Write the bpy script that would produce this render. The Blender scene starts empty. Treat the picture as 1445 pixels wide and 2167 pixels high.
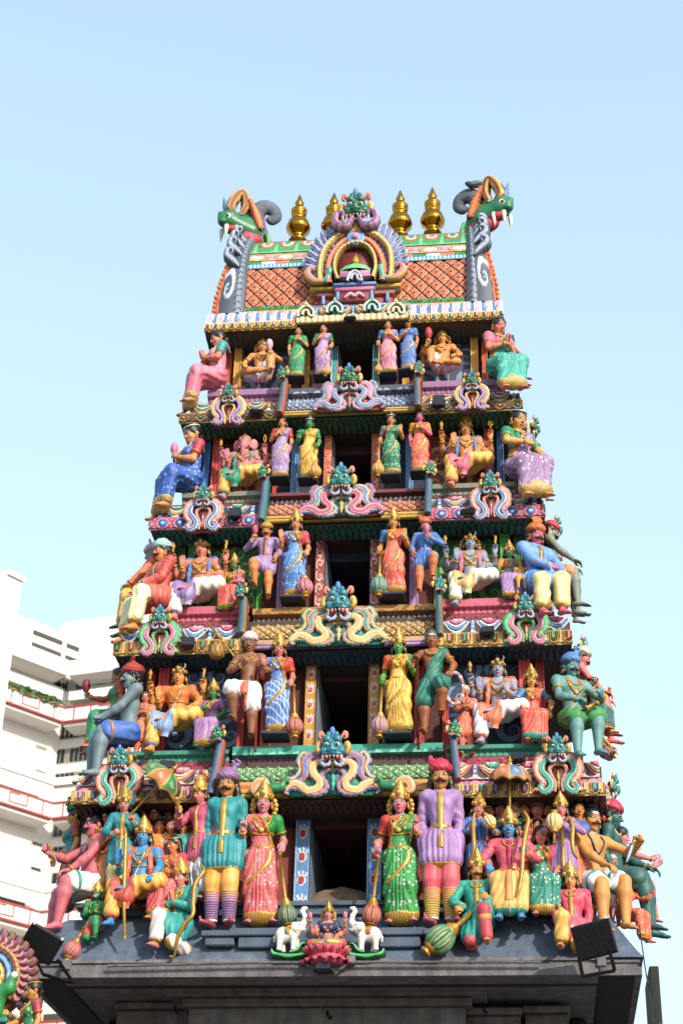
import bpy, math, random
import numpy as np
from mathutils import Vector, Matrix
SC = bpy.context.scene
# ---------------------------------------------------------------- camera
IW, IH, FPX = 1445.0, 2167.0, 3549.119
CAM = np.array([1.83037, -15.0, 1.6])
YAW, PIT, ROL = 0.119670, 0.533530, 0.0267759
def cam_axes():
    cy, sy = math.cos(YAW), math.sin(YAW)
    f = np.array([-sy*math.cos(PIT), cy*math.cos(PIT), math.sin(PIT)])
    r = np.array([cy, sy, 0.0]); u = np.cross(r, f)
    c, s = math.cos(ROL), math.sin(ROL)
    return c*r+s*u, -s*r+c*u, f
RX, UX, FX = cam_axes()
cd = bpy.data.cameras.new('camera'); cam = bpy.data.objects.new('camera', cd); SC.collection.objects.link(cam)
cd.sensor_fit = 'VERTICAL'; cd.sensor_height = 36.0; cd.lens = 36.0*FPX/IH
cd.dof.use_dof = True; cd.dof.focus_distance = 17.2; cd.dof.aperture_fstop = 3.2
cd.clip_start = 0.1; cd.clip_end = 3000
M = Matrix(((RX[0], UX[0], -FX[0], CAM[0]), (RX[1], UX[1], -FX[1], CAM[1]), (RX[2], UX[2], -FX[2], CAM[2]), (0, 0, 0, 1)))
cam.matrix_world = M
SC.camera = cam
# ---------------------------------------------------------------- light
SUN_EL, SUN_AZ = math.radians(27), math.radians(36)     # azimuth measured from the facade normal towards the right
sund = np.array([math.sin(SUN_AZ)*math.cos(SUN_EL), -math.cos(SUN_AZ)*math.cos(SUN_EL), math.sin(SUN_EL)])
W = bpy.data.worlds.new('World'); SC.world = W; W.use_nodes = True
nt = W.node_tree; bg = nt.nodes['Background']
sky = nt.nodes.new('ShaderNodeTexSky'); sky.sky_type = 'NISHITA'; sky.sun_disc = False
sky.sun_elevation = SUN_EL; sky.sun_rotation = math.pi-SUN_AZ
sky.altitude = 0; sky.air_density = 1.0; sky.dust_density = 3.0; sky.ozone_density = 1.5
# thin morning haze that thickens towards the horizon
tcw = nt.nodes.new('ShaderNodeTexCoord'); sx = nt.nodes.new('ShaderNodeSeparateXYZ'); nt.links.new(tcw.outputs['Generated'], sx.inputs[0])
mrw = nt.nodes.new('ShaderNodeMapRange'); nt.links.new(sx.outputs[2], mrw.inputs[0])
for i_, v_ in ((1, .15), (2, .80), (3, .80), (4, .40)): mrw.inputs[i_].default_value = v_
hz = nt.nodes.new('ShaderNodeMix'); hz.data_type = 'RGBA'; hz.inputs[7].default_value = (2.22, 2.86, 3.40, 1); nt.links.new(mrw.outputs[0], hz.inputs[0])
nt.links.new(sky.outputs[0], hz.inputs[6]); nt.links.new(hz.outputs[2], bg.inputs[0]); bg.inputs[1].default_value = 0.15
sl = bpy.data.lights.new('sun', 'SUN'); sl.energy = 2.1; sl.angle = math.radians(1.0); sl.color = (1.0, 0.90, 0.78)
so = bpy.data.objects.new('sun', sl); SC.collection.objects.link(so)
so.rotation_euler = Vector(sund).to_track_quat('Z', 'Y').to_euler()
so.location = (10, -20, 25)
SC.view_settings.view_transform = 'Standard'; SC.view_settings.look = 'None'
SC.view_settings.exposure = 1.4; SC.view_settings.gamma = 1.0
SC.cycles.max_bounces = 6; SC.cycles.diffuse_bounces = 4
SC.render.use_persistent_data = False
# ================================================================ helpers
def at(px, py, Y):
    d = ((px-IW/2)/FPX)*RX - ((py-IH/2)/FPX)*UX + FX
    return CAM + (Y-CAM[1])/d[1]*d
def atz(px, py, Z):
    d = ((px-IW/2)/FPX)*RX - ((py-IH/2)/FPX)*UX + FX
    return CAM + (Z-CAM[2])/d[2]*d
def pxm(P):                       # source pixels per metre at P
    return FPX/((np.asarray(P, float)-CAM) @ FX)
A_ = np.array
def s2l(c): c = np.asarray(c, float); return np.where(c <= .04045, c/12.92, ((c+.055)/1.055)**2.4)
ALB = 0.76
def rgb(h):
    h = h.lstrip('#')
    return s2l([int(h[i:i+2], 16)/255 for i in (0, 2, 4)])*ALB
MATS = {}
def mat(col, kind='paint'):
    """painted cement with faint mottling and grain; kind: paint, gloss, gold, metal, glass, skin, cloth, dots, attr"""
    key = (col, kind)
    if key in MATS: return MATS[key]
    m = bpy.data.materials.new('paint_%s_%s' % (kind, str(col).lstrip('#'))); m.use_nodes = True
    t = m.node_tree; N = t.nodes; L = t.links; b = N['Principled BSDF']
    tc = N.new('ShaderNodeTexCoord')
    n1 = N.new('ShaderNodeTexNoise'); n1.inputs['Scale'].default_value = 5.0; n1.inputs['Detail'].default_value = 6; n1.inputs['Roughness'].default_value = .65
    L.new(tc.outputs['Object'], n1.inputs['Vector'])
    mr = N.new('ShaderNodeMapRange'); mr.inputs[1].default_value = .25; mr.inputs[2].default_value = .75
    lo, hi = {'gold': (.7, 1.1), 'wall': (.72, 1.12), 'stain': (.45, 1.1), 'clean': (.93, 1.03)}.get(kind, (.80, 1.10))
    mr.inputs[3].default_value = lo; mr.inputs[4].default_value = hi
    L.new(n1.outputs[0], mr.inputs[0])
    mul = N.new('ShaderNodeVectorMath'); mul.operation = 'SCALE'
    if kind == 'attr':
        a = N.new('ShaderNodeAttribute'); a.attribute_name = 'Col'; src = a.outputs['Color']
    else:
        c = N.new('ShaderNodeRGB'); c.outputs[0].default_value = (*rgb(col.split('|')[0]), 1); src = c.outputs[0]
    if kind in ('dots', 'fleck'):
        v = N.new('ShaderNodeTexVoronoi'); v.inputs['Scale'].default_value = 27.0 if kind == 'dots' else 34.0; v.inputs['Randomness'].default_value = .7
        L.new(tc.outputs['Object'], v.inputs['Vector'])
        lt = N.new('ShaderNodeMath'); lt.operation = 'LESS_THAN'; lt.inputs[1].default_value = .26 if kind == 'dots' else .22
        L.new(v.outputs['Distance'], lt.inputs[0])
        mx = N.new('ShaderNodeMix'); mx.data_type = 'RGBA'; L.new(lt.outputs[0], mx.inputs[0]); L.new(src, mx.inputs[6])
        mx.inputs[7].default_value = (*rgb(col.split('|')[1]), 1); src = mx.outputs[2]
    if kind == 'check':
        w = N.new('ShaderNodeTexWave'); w.inputs['Scale'].default_value = 9; w.bands_direction = 'DIAGONAL'; L.new(tc.outputs['Object'], w.inputs['Vector'])
        gt = N.new('ShaderNodeMath'); gt.operation = 'GREATER_THAN'; gt.inputs[1].default_value = .86; L.new(w.outputs[1], gt.inputs[0])
        w2 = N.new('ShaderNodeTexWave'); w2.inputs['Scale'].default_value = 9; w2.bands_direction = 'X'; L.new(tc.outputs['Object'], w2.inputs['Vector'])
        g2 = N.new('ShaderNodeMath'); g2.operation = 'GREATER_THAN'; g2.inputs[1].default_value = .9; L.new(w2.outputs[1], g2.inputs[0])
        ad = N.new('ShaderNodeMath'); ad.operation = 'MAXIMUM'; L.new(gt.outputs[0], ad.inputs[0]); L.new(g2.outputs[0], ad.inputs[1])
        mx = N.new('ShaderNodeMix'); mx.data_type = 'RGBA'; L.new(ad.outputs[0], mx.inputs[0]); L.new(src, mx.inputs[6])
        mx.inputs[7].default_value = (*rgb(col.split('|')[1]), 1); src = mx.outputs[2]
    # brushed two-tone paint on cloth and skin, rain streaks on everything
    mp = N.new('ShaderNodeMapping'); mp.inputs['Scale'].default_value = {'wall': (7, 7, .8), 'stain': (9, 9, .7)}.get(kind, (17, 17, 3.5)); L.new(tc.outputs['Object'], mp.inputs[0])
    n3 = N.new('ShaderNodeTexNoise'); n3.inputs['Scale'].default_value = 1.0; n3.inputs['Detail'].default_value = 5; n3.inputs['Roughness'].default_value = .6; L.new(mp.outputs[0], n3.inputs['Vector'])
    m3 = N.new('ShaderNodeMapRange'); m3.inputs[1].default_value = .42; m3.inputs[2].default_value = .68; L.new(n3.outputs[0], m3.inputs[0])
    hs = N.new('ShaderNodeHueSaturation'); L.new(src, hs.inputs['Color'])
    tone = {'cloth': (.515, .80, 1.45, .6), 'dots': (.51, .85, 1.35, .6), 'check': (.5, .9, 1.2, .5), 'skin': (.49, 1.1, .8, .6), 'paint': (.49, 1.08, .74, .7), 'gloss': (.5, 1, .75, .6), 'gold': (.49, 1.1, .60, .8), 'attr': (.5, .95, .70, .75), 'wall': (.5, .8, .66, .85), 'stain': (.5, .6, .52, .9), 'clean': (.5, .9, .9, .4)}.get(kind, (.5, 1, .8, .5))
    hs.inputs['Hue'].default_value, hs.inputs['Saturation'].default_value, hs.inputs['Value'].default_value = tone[:3]
    m4 = N.new('ShaderNodeMath'); m4.operation = 'MULTIPLY'; m4.inputs[1].default_value = tone[3]; L.new(m3.outputs[0], m4.inputs[0])
    mt_ = N.new('ShaderNodeMix'); mt_.data_type = 'RGBA'; L.new(m4.outputs[0], mt_.inputs[0]); L.new(src, mt_.inputs[6]); L.new(hs.outputs[0], mt_.inputs[7]); src = mt_.outputs[2]
    # worn specks
    n4 = N.new('ShaderNodeTexNoise'); n4.inputs['Scale'].default_value = 46 if kind not in ('wall', 'stain') else 24; n4.inputs['Detail'].default_value = 3; L.new(tc.outputs['Object'], n4.inputs['Vector'])
    g4 = N.new('ShaderNodeMapRange'); g4.inputs[1].default_value = .68; g4.inputs[2].default_value = .74; g4.inputs[4].default_value = .45; L.new(n4.outputs[0], g4.inputs[0])
    if kind not in ('brass', 'metal', 'glass', 'clean'):
        m5 = N.new('ShaderNodeMix'); m5.data_type = 'RGBA'; L.new(g4.outputs[0], m5.inputs[0]); L.new(src, m5.inputs[6]); m5.inputs[7].default_value = (.30, .28, .25, 1); src = m5.outputs[2]
    L.new(src, mul.inputs[0]); L.new(mr.outputs[0], mul.inputs['Scale'])
    L.new(mul.outputs[0], b.inputs['Base Color'])
    n2 = N.new('ShaderNodeTexNoise'); n2.inputs['Scale'].default_value = 60 if kind in ('wall', 'stain') else 38; n2.inputs['Detail'].default_value = 4
    L.new(tc.outputs['Object'], n2.inputs['Vector'])
    bp = N.new('ShaderNodeBump'); bp.inputs['Strength'].default_value = .5 if kind in ('wall', 'stain') else .28; bp.inputs['Distance'].default_value = .012
    L.new(n2.outputs[0], bp.inputs['Height']); L.new(bp.outputs[0], b.inputs['Normal'])
    r = {'gloss': .42, 'gold': .38, 'brass': .16, 'metal': .35, 'wall': .8, 'clean': .8, 'stain': .85, 'glass': .08, 'attr': .58}.get(kind, .58)
    b.inputs['Roughness'].default_value = r
    if kind == 'gold': b.inputs['Metallic'].default_value = .35
    if kind == 'brass': b.inputs['Metallic'].default_value = 1.0
    if kind == 'metal': b.inputs['Metallic'].default_value = .3
    MATS[key] = m
    return m
def mk(name, V, F, m=None, parent=None, col=None, smooth=True, coll=None):
    """one mesh object from vertex array V and a list of face arrays (each n x 3 or n x 4)"""
    V = np.asarray(V, np.float32).reshape(-1, 3)
    if isinstance(F, np.ndarray): F = [F]
    F = [np.asarray(f, np.int32) for f in F if len(f)]
    me = bpy.data.meshes.new(name)
    me.vertices.add(len(V)); me.vertices.foreach_set('co', V.ravel())
    loops = np.concatenate([f.ravel() for f in F]); cnt = np.concatenate([np.full(len(f), f.shape[1], np.int32) for f in F])
    st = np.concatenate([[0], np.cumsum(cnt)[:-1]]).astype(np.int32)
    me.loops.add(len(loops)); me.loops.foreach_set('vertex_index', loops)
    me.polygons.add(len(cnt)); me.polygons.foreach_set('loop_start', st); me.polygons.foreach_set('loop_total', cnt)
    me.polygons.foreach_set('use_smooth', np.full(len(cnt), bool(smooth)))
    me.update(calc_edges=True); me.validate()
    if col is not None:
        a = me.color_attributes.new('Col', 'FLOAT_COLOR', 'POINT')
        c = np.ones((len(V), 4), np.float32); c[:, :3] = np.asarray(col, np.float32); a.data.foreach_set('color', c.ravel())
    if m is not None: me.materials.append(m)
    o = bpy.data.objects.new(name, me); SC.collection.objects.link(o)
    if parent is not None: o.parent = parent
    return o
class MB:
    """collects pieces into one mesh"""
    def __init__(s): s.V = []; s.F3 = []; s.F4 = []; s.C = []; s.n = 0
    def add(s, V, F, col=None):
        V = np.asarray(V, float).reshape(-1, 3)
        for f in ([F] if isinstance(F, np.ndarray) else F):
            f = np.asarray(f, int)
            if len(f) == 0: continue
            (s.F4 if f.shape[1] == 4 else s.F3).append(f+s.n)
        s.V.append(V); s.n += len(V)
        if col is not None: s.C.append(np.broadcast_to(np.asarray(col, float), (len(V), 3)))
        return s
    def arr(s):
        F = []
        if s.F4: F.append(np.concatenate(s.F4))
        if s.F3: F.append(np.concatenate(s.F3))
        return np.concatenate(s.V), F
    def build(s, name, m, parent=None, smooth=True):
        V, F = s.arr(); return mk(name, V, F, m, parent, np.concatenate(s.C) if s.C else None, smooth)
def empty(name, loc=(0, 0, 0), rot=(0, 0, 0), sc=1.0):
    o = bpy.data.objects.new(name, None); SC.collection.objects.link(o)
    o.location = [float(v) for v in loc]; o.rotation_euler = rot; o.scale = (sc, sc, sc); o.empty_display_size = .1
    return o
def tag(o, label, cat, group=None, kind=None):
    o['label'] = label; o['category'] = cat
    if group: o['group'] = group
    if kind: o['kind'] = kind
    return o
def kids(o): return [c for c in SC.collection.objects if c.parent == o]
def copy_tree(o, parent=None):
    c = o.copy(); SC.collection.objects.link(c)
    if parent is not None: c.parent = parent; c.matrix_parent_inverse = o.matrix_parent_inverse
    for ch in o.children: copy_tree(ch, c)
    return c
# ---------------------------------------------------------------- simple shapes -> (V, F)
def box(x0, x1, y0, y1, z0, z1, b=.012):
    b = min(b, abs(x1-x0)*.3, abs(y1-y0)*.3, abs(z1-z0)*.3)
    X = [(x0, x0+b), (x1, x1-b)]; Y = [(y0, y0+b), (y1, y1-b)]; Z = [(z0, z0+b), (z1, z1-b)]
    V = []; ix = {}
    for i in (0, 1):
        for j in (0, 1):
            for k in (0, 1):
                for a in range(3):
                    ix[i, j, k, a] = len(V)
                    V.append((X[i][0 if a == 0 else 1], Y[j][0 if a == 1 else 1], Z[k][0 if a == 2 else 1]))
    F4 = []; F3 = []
    def q(*v): F4.append([ix[t] for t in v])
    for i in (0, 1):
        q((i, 0, 0, 0), (i, 1, 0, 0), (i, 1, 1, 0), (i, 0, 1, 0)) if i else q((i, 0, 0, 0), (i, 0, 1, 0), (i, 1, 1, 0), (i, 1, 0, 0))
        q((0, i, 0, 1), (0, i, 1, 1), (1, i, 1, 1), (1, i, 0, 1)) if i else q((0, i, 0, 1), (1, i, 0, 1), (1, i, 1, 1), (0, i, 1, 1))
        q((0, 0, i, 2), (1, 0, i, 2), (1, 1, i, 2), (0, 1, i, 2)) if i else q((0, 0, i, 2), (0, 1, i, 2), (1, 1, i, 2), (1, 0, i, 2))
    for i in (0, 1):
        for j in (0, 1):
            q((i, j, 0, 0), (i, j, 1, 0), (i, j, 1, 1), (i, j, 0, 1)); q((i, 0, j, 0), (i, 1, j, 0), (i, 1, j, 2), (i, 0, j, 2))
            q((0, i, j, 1), (1, i, j, 1), (1, i, j, 2), (0, i, j, 2))
            for k in (0, 1): F3.append([ix[i, j, k, 0], ix[i, j, k, 1], ix[i, j, k, 2]])
    V = A_(V, float); c = V.mean(0)
    def fix(F):
        out = []
        for f in F:
            p = V[f]; n = np.cross(p[1]-p[0], p[2]-p[0])
            out.append(f if n @ (p.mean(0)-c) > 0 else f[::-1])
        return A_(out)
    return V, [fix(F4), fix(F3)]
def grid_faces(nu, nv, cu=False, cv=False):
    i = np.arange(nu if cu else nu-1); j = np.arange(nv if cv else nv-1)
    I, J = np.meshgrid(i, j, indexing='ij'); I = I.ravel(); J = J.ravel(); I2 = (I+1) % nu; J2 = (J+1) % nv
    return np.stack([I*nv+J, I2*nv+J, I2*nv+J2, I*nv+J2], 1)
def lathe(prof, n=24, flute=0, fa=0.0, fz=(-9, 9)):
    """prof: list of (r, z) bottom to top, around z"""
    prof = A_(prof, float); t = np.linspace(0, 2*np.pi, n, endpoint=False)
    r = prof[:, 0][None, :]*np.ones((n, 1))
    if flute:
        on = ((prof[:, 1] > fz[0]) & (prof[:, 1] < fz[1]))[None, :]
        r = r*(1+fa*np.where(on, np.abs(np.cos(flute*t/2))[:, None]-.6, 0))
    V = np.stack([r*np.cos(t)[:, None], r*np.sin(t)[:, None], np.broadcast_to(prof[:, 1], r.shape)], 2).reshape(-1, 3)
    return V, [grid_faces(n, len(prof), cu=True)]
def frame_of(d):
    d = np.asarray(d, float); d = d/np.linalg.norm(d)
    a = A_([0, 0, 1.]) if abs(d[2]) < .9 else A_([0, 1., 0])
    x = np.cross(a, d); x /= np.linalg.norm(x); y = np.cross(d, x)
    return np.stack([x, y, d], 1)                    # columns
def xf(V, R=None, t=(0, 0, 0), s=1.0):
    V = np.asarray(V, float)*s
    if R is not None: V = V @ np.asarray(R).T
    return V+np.asarray(t, float)
def Rx(a): c, s = math.cos(a), math.sin(a); return A_([[1, 0, 0], [0, c, -s], [0, s, c]])
def Ry(a): c, s = math.cos(a), math.sin(a); return A_([[c, 0, s], [0, 1, 0], [-s, 0, c]])
def Rz(a): c, s = math.cos(a), math.sin(a); return A_([[c, -s, 0], [s, c, 0], [0, 0, 1]])
def spline(P, n):
    """Catmull-Rom through P, n samples"""
    P = np.asarray(P, float); m = len(P)
    Q = np.vstack([2*P[0]-P[1], P, 2*P[-1]-P[-2]]); t = np.linspace(0, m-1-1e-9, n); i = t.astype(int); f = (t-i)[:, None]
    a, b, c, d = Q[i], Q[i+1], Q[i+2], Q[i+3]
    return .5*((2*b)+(-a+c)*f+(2*a-5*b+4*c-d)*f*f+(-a+3*b-3*c+d)*f**3)
def tube(P, r, k=8, closed=False, flat=1.0, up=None, caps=True):
    """tube along points P, radius r (scalar or per point); flat squeezes along the second frame axis"""
    P = np.asarray(P, float); n = len(P); r = np.broadcast_to(np.asarray(r, float), (n,))
    T = np.roll(P, -1, 0)-np.roll(P, 1, 0) if closed else np.gradient(P, axis=0)
    T /= np.linalg.norm(T, axis=1, keepdims=True)+1e-12
    X = np.zeros_like(P)
    if up is not None:
        X = np.cross(np.broadcast_to(np.asarray(up, float), P.shape), T)
    else:
        x = frame_of(T[0])[:, 0]
        for i in range(n):
            x = x-(x @ T[i])*T[i]; x /= np.linalg.norm(x)+1e-12; X[i] = x
    X /= np.linalg.norm(X, axis=1, keepdims=True)+1e-12
    Yv = np.cross(T, X); a = np.linspace(0, 2*np.pi, k, endpoint=False)
    V = P[:, None]+(X[:, None]*np.cos(a)[None, :, None]+flat*Yv[:, None]*np.sin(a)[None, :, None])*r[:, None, None]
    F = [grid_faces(n, k, cu=closed, cv=True)]
    V = V.reshape(-1, 3)
    if not closed and caps:
        b = len(V); V = np.vstack([V, P[0], P[-1]]); j = np.arange(k); j2 = (j+1) % k
        F.append(np.concatenate([np.stack([np.full(k, b), j2, j], 1), np.stack([np.full(k, b+1), (n-1)*k+j, (n-1)*k+j2], 1)]))
    return V, F
def ball(c, r, n=12, R=None):
    r = np.broadcast_to(np.asarray(r, float), (3,))
    a = np.linspace(-np.pi/2, np.pi/2, n//2+2); V, F = lathe(np.stack([np.cos(a), np.sin(a)], 1), n)
    return xf(V*r, R, c), F
def extr(P2, d, axis='y'):
    """extrude a closed 2-D outline (x, z) along y by d; triangulated by fan about the centroid (star-shaped outlines)"""
    P2 = np.asarray(P2, float); n = len(P2); c = P2.mean(0)
    V = np.vstack([np.c_[P2[:, 0], np.zeros(n), P2[:, 1]], np.c_[P2[:, 0], np.full(n, d), P2[:, 1]], [c[0], 0, c[1]], [c[0], d, c[1]]])
    i = np.arange(n); j = (i+1) % n
    F4 = np.stack([i, j, j+n, i+n], 1)
    F3 = np.concatenate([np.stack([np.full(n, 2*n), j, i], 1), np.stack([np.full(n, 2*n+1), i+n, j+n], 1)])
    return V, [F4, F3]
# ---------------------------------------------------------------- relief sheets
def sheet(P, pat, U, Vv, disp=1.0):
    """P: nu x nv x 3 surface points, pat(U, V) -> height, colour; returns V, F, col"""
    nu, nv = P.shape[:2]
    Du = np.gradient(P, axis=0); Dv = np.gradient(P, axis=1); Nn = np.cross(Du, Dv); Nn /= np.linalg.norm(Nn, axis=2, keepdims=True)+1e-12
    h, c = pat(U, Vv)
    Q = P+Nn*(h*disp)[..., None]
    return Q.reshape(-1, 3), grid_faces(nu, nv), c.reshape(-1, 3)
def prof_at(prof, n):
    prof = A_(prof, float); s = np.r_[0, np.cumsum(np.linalg.norm(np.diff(prof, axis=0), axis=1))]
    t = np.linspace(0, s[-1], n); return np.stack([np.interp(t, s, prof[:, 0]), np.interp(t, s, prof[:, 1])], 1), s[-1]
def curve_prof(kind, y0, z0, y1, z1, n=9):
    """moulding profile from (y0, z0) bottom to (y1, z1) top"""
    t = np.linspace(0, 1, n)
    if kind == 'kapota':                              # convex roll
        a = t*np.radians(74); a = a; c_, s_ = 1-math.cos(a[-1]), math.sin(a[-1]); return np.stack([y0+(y1-y0)*(1-np.cos(a))/c_, z0+(z1-z0)*np.sin(a)/s_], 1)
        a = t*np.pi/2; return np.stack([y0+(y1-y0)*(1-np.cos(a)), z0+(z1-z0)*np.sin(a)], 1)
    if kind == 'cyma':
        return np.stack([y0+(y1-y0)*(t-np.sin(2*np.pi*t)/(2*np.pi)), z0+(z1-z0)*t], 1)
    return np.stack([y0+(y1-y0)*t, z0+(z1-z0)*t], 1)
def band(mb, x0, x1, prof, pat, du=.009, dv=.009, uo=0.0):
    pr = prof_at(prof, 2)[1]; nv = max(3, int(pr/dv)+1); nu = max(3, int(abs(x1-x0)/du)+1)
    p, Lp = prof_at(prof, nv); x = np.linspace(x0, x1, nu)
    P = np.zeros((nu, nv, 3)); P[..., 0] = x[:, None]; P[..., 1] = p[None, :, 0]; P[..., 2] = p[None, :, 1]
    U, Vv = np.meshgrid(x-uo, np.linspace(0, 1, nv), indexing='ij')
    V, F, c = sheet(P, pat, U, Vv); mb.add(V, F, c)
def panel(mb, o, eu, ev, Lu, Lv, pat, du=.009):
    """flat relief panel: origin o, unit axes eu, ev (normal eu x ev outward)"""
    nu = max(3, int(Lu/du)+1); nv = max(3, int(Lv/du)+1)
    U, Vv = np.meshgrid(np.linspace(0, Lu, nu), np.linspace(0, 1, nv), indexing='ij')
    P = A_(o, float)+U[..., None]*A_(eu, float)+(Vv*Lv)[..., None]*A_(ev, float)
    V, F, c = sheet(P, pat, U, Vv); mb.add(V, F, c)
def ring(mb, hx, y0, y1, prof, cap=True, col=None):
    """moulding all round a rectangle |x|<hx, y0<y<y1; prof: (out, z) from bottom to top"""
    prof = A_(prof, float); n = len(prof); V = []
    for (sx, sy) in ((-1, -1), (1, -1), (1, 1), (-1, 1)):
        for o, z in prof: V.append((sx*(hx+o), (y0-o) if sy < 0 else (y1+o), z))
    F = []
    for c in range(4):
        d = (c+1) % 4
        for i in range(n-1): F.append((c*n+i, d*n+i, d*n+i+1, c*n+i+1))
    F.append((3*n, 2*n, n, 0)); F.append((n-1, 2*n-1, 3*n-1, 4*n-1))
    mb.add(V, A_(F), col)
def smooth01(x): x = np.clip(x, 0, 1); return x*x*(3-2*x)
def pick(idx, *cols):
    C = np.stack([rgb(c) if isinstance(c, str) else c for c in cols]); return C[np.clip(idx, 0, len(cols)-1).astype(int)]
def steps(r, th): 
    """index of ring by thresholds"""
    return np.searchsorted(A_(th), r)
# ---- patterns: functions of (U metres, V 0..1) -> (height, colour)
def p_plain(c, amp=0.0):
    return lambda U, V: (amp*np.sin(V*np.pi), np.broadcast_to(rgb(c), U.shape+(3,)))
def p_bead(c, c2, w):
    def f(U, V):
        x = (U/w) % 1-.5; r = np.hypot(x, (V-.5)*.9); k = r < .36
        return np.where(k, .01*np.sqrt(np.clip(1-(r/.36)**2, 0, 1)), 0), np.where(k[..., None], rgb(c2), rgb(c))
    return f
def p_lattice(w, nrow, dark, edge, fill, core, dot):
    def f(U, V):
        v = V*nrow; a = (U/w+v/1.0); b = (U/w-v/1.0)
        fa = a % 1-.5; fb = b % 1-.5; r = np.maximum(np.abs(fa), np.abs(fb))
        i = steps(r, [.085, .12, .25, .37, .43]); col = pick(i, dot, dark, core, fill, edge, dark)
        h = np.where(r > .43, -.014, .014*(1-r/.43))+np.where(r < .085, .01, 0)
        sc = (np.sin(U/w*60)*np.sin(v*60) > .3) & (r > .29) & (r < .36)
        return h, np.where(sc[..., None], rgb(edge), col)
    return f
def p_u(w, g1, g2, gold, dark, mid, fill=None):
    def f(U, V):
        c = np.floor(U/w); x = U/w-c-.5; v = V
        r = np.where(v > .5, np.abs(x), np.hypot(x, (v-.5)*.85))
        i = steps(r, [.09, .13, .19, .24, .32, .37, .44]); gem = np.where((c % 2 == 0)[..., None], rgb(g1), rgb(g2))
        col = pick(i, gold, dark, mid, dark, gold, dark, gold, gold)
        col = np.where((r < .09)[..., None], gem, col)
        out = (v < .05) | (v > .93); col = np.where(out[..., None], rgb(gold), col)
        h = np.where(out, .008, np.where((i % 2 == 1), -.006, .008))
        return h, col
    return f
def p_diam(w, c1, c2, gold, dark, mid):
    def f(U, V):
        c = np.floor(U/w); x = U/w-c-.5; r = np.abs(x)+np.abs(V-.5)*.95
        i = steps(r, [.13, .18, .24, .28, .36, .40, .5]); gem = np.where((c % 2 == 0)[..., None], rgb(c1), rgb(c2))
        col = pick(i, gold, mid, dark, gold, mid, gold, dark, mid); col = np.where((r < .13)[..., None], gem, col)
        out = (V < .1) | (V > .9); col = np.where(out[..., None], rgb(gold), col)
        return np.where(out, .008, np.where(r < .13, .012, np.where(i % 2 == 0, .005, -.002))), col
    return f
def p_circ(w, bgc, ringc, dome, dark, alt):
    def f(U, V):
        c = np.floor(U/w); x = U/w-c-.5; r = np.hypot(x, (V-.48)*.95)
        i = steps(r, [.08, .25, .29, .37, .40]); col = pick(i, '#cfe4ff', dome, dark, ringc, dark, bgc)
        b = np.hypot(np.abs(x)-.5, (V-.48)*1.3); col = np.where(((b < .12))[..., None], rgb(alt), col)
        b2 = np.hypot(np.abs(x)-.5, np.abs(V-.48)-.28); col = np.where((b2 < .07)[..., None], rgb(ringc), col)
        out = (V < .1) | (V > .9); col = np.where(out[..., None], rgb(ringc), col)
        return np.where(out, .008, np.where(r < .25, .018*np.sqrt(np.clip(1-(r/.25)**2, 0, 1)), np.where(r < .40, .006, 0))), col
    return f
def p_leaf(w, cols, leafs, colbg, coldot, trim):
    """kapota: hanging nested arcs with a curled leaf in each, studded columns between, wavy trim below"""
    def f(U, V):
        c = np.floor(U/w); x = U/w-c-.5; ax = np.abs(x); y = (1.0-V)*.50
        r = np.maximum(np.hypot(ax, y*.9), ax*1.02)
        i = steps(r, [.235, .255, .30, .315, .365, .38, .42]); col = pick(i, leafs[0], '#4a3a34', cols[0], '#4a3a34', cols[1], '#4a3a34', cols[2], '#4a3a34')
        lf = np.where((c % 2 == 0)[..., None], rgb(leafs[0]), rgb(leafs[1]))
        xx = np.where(c % 2 == 0, x, -x); th = np.arctan2(y-.10, xx); rr = np.hypot(xx, y-.10)
        sp = np.sin(th+np.log(rr+.015)*4.5) > .35
        lf = np.where((sp & (rr < .2))[..., None], lf*.5+rgb('#ffffff')*.5, lf)
        col = np.where((r < .235)[..., None], lf, col)
        pil = ax > .43; d = np.hypot((ax-.5)*1.0, ((V*4.5) % 1-.5)*.13)
        col = np.where(pil[..., None], np.where((d < .032)[..., None], rgb(coldot), rgb(colbg)), col)
        e = .07+.055*np.cos(U/w*2*np.pi*2); wv = V < e; ed = np.abs(V-e) < .028
        col = np.where(wv[..., None], rgb(trim), col); col = np.where(ed[..., None], rgb('#e9efe0'), col)
        h = np.where(wv, .014, np.where(pil, .014, np.where(r < .235, .022+.010*sp, np.where(i % 2 == 1, -.008, .010))))
        return h, col
    return f
def p_petal(w, c1, c2, colp, dark):
    def f(U, V):
        c = np.floor(U/w); x = U/w-c-.5; ax = np.abs(x)
        r = np.maximum(ax, 0)*1.0+.0*V
        i = steps(ax+.1*np.abs(V-.5), [.21, .225, .36, .385]); col = pick(i, c1, dark, c2, dark, colp)
        d = np.hypot(x, (V-.62)*.5) < .035; col = np.where(d[..., None], rgb(dark), col)
        out = V < .08; col = np.where(out[..., None], rgb('#e8d9b0'), col)
        return np.where(ax < .32, .014*np.cos(ax*3), -.002)+.006*np.sin(V*np.pi), col
    return f
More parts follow.
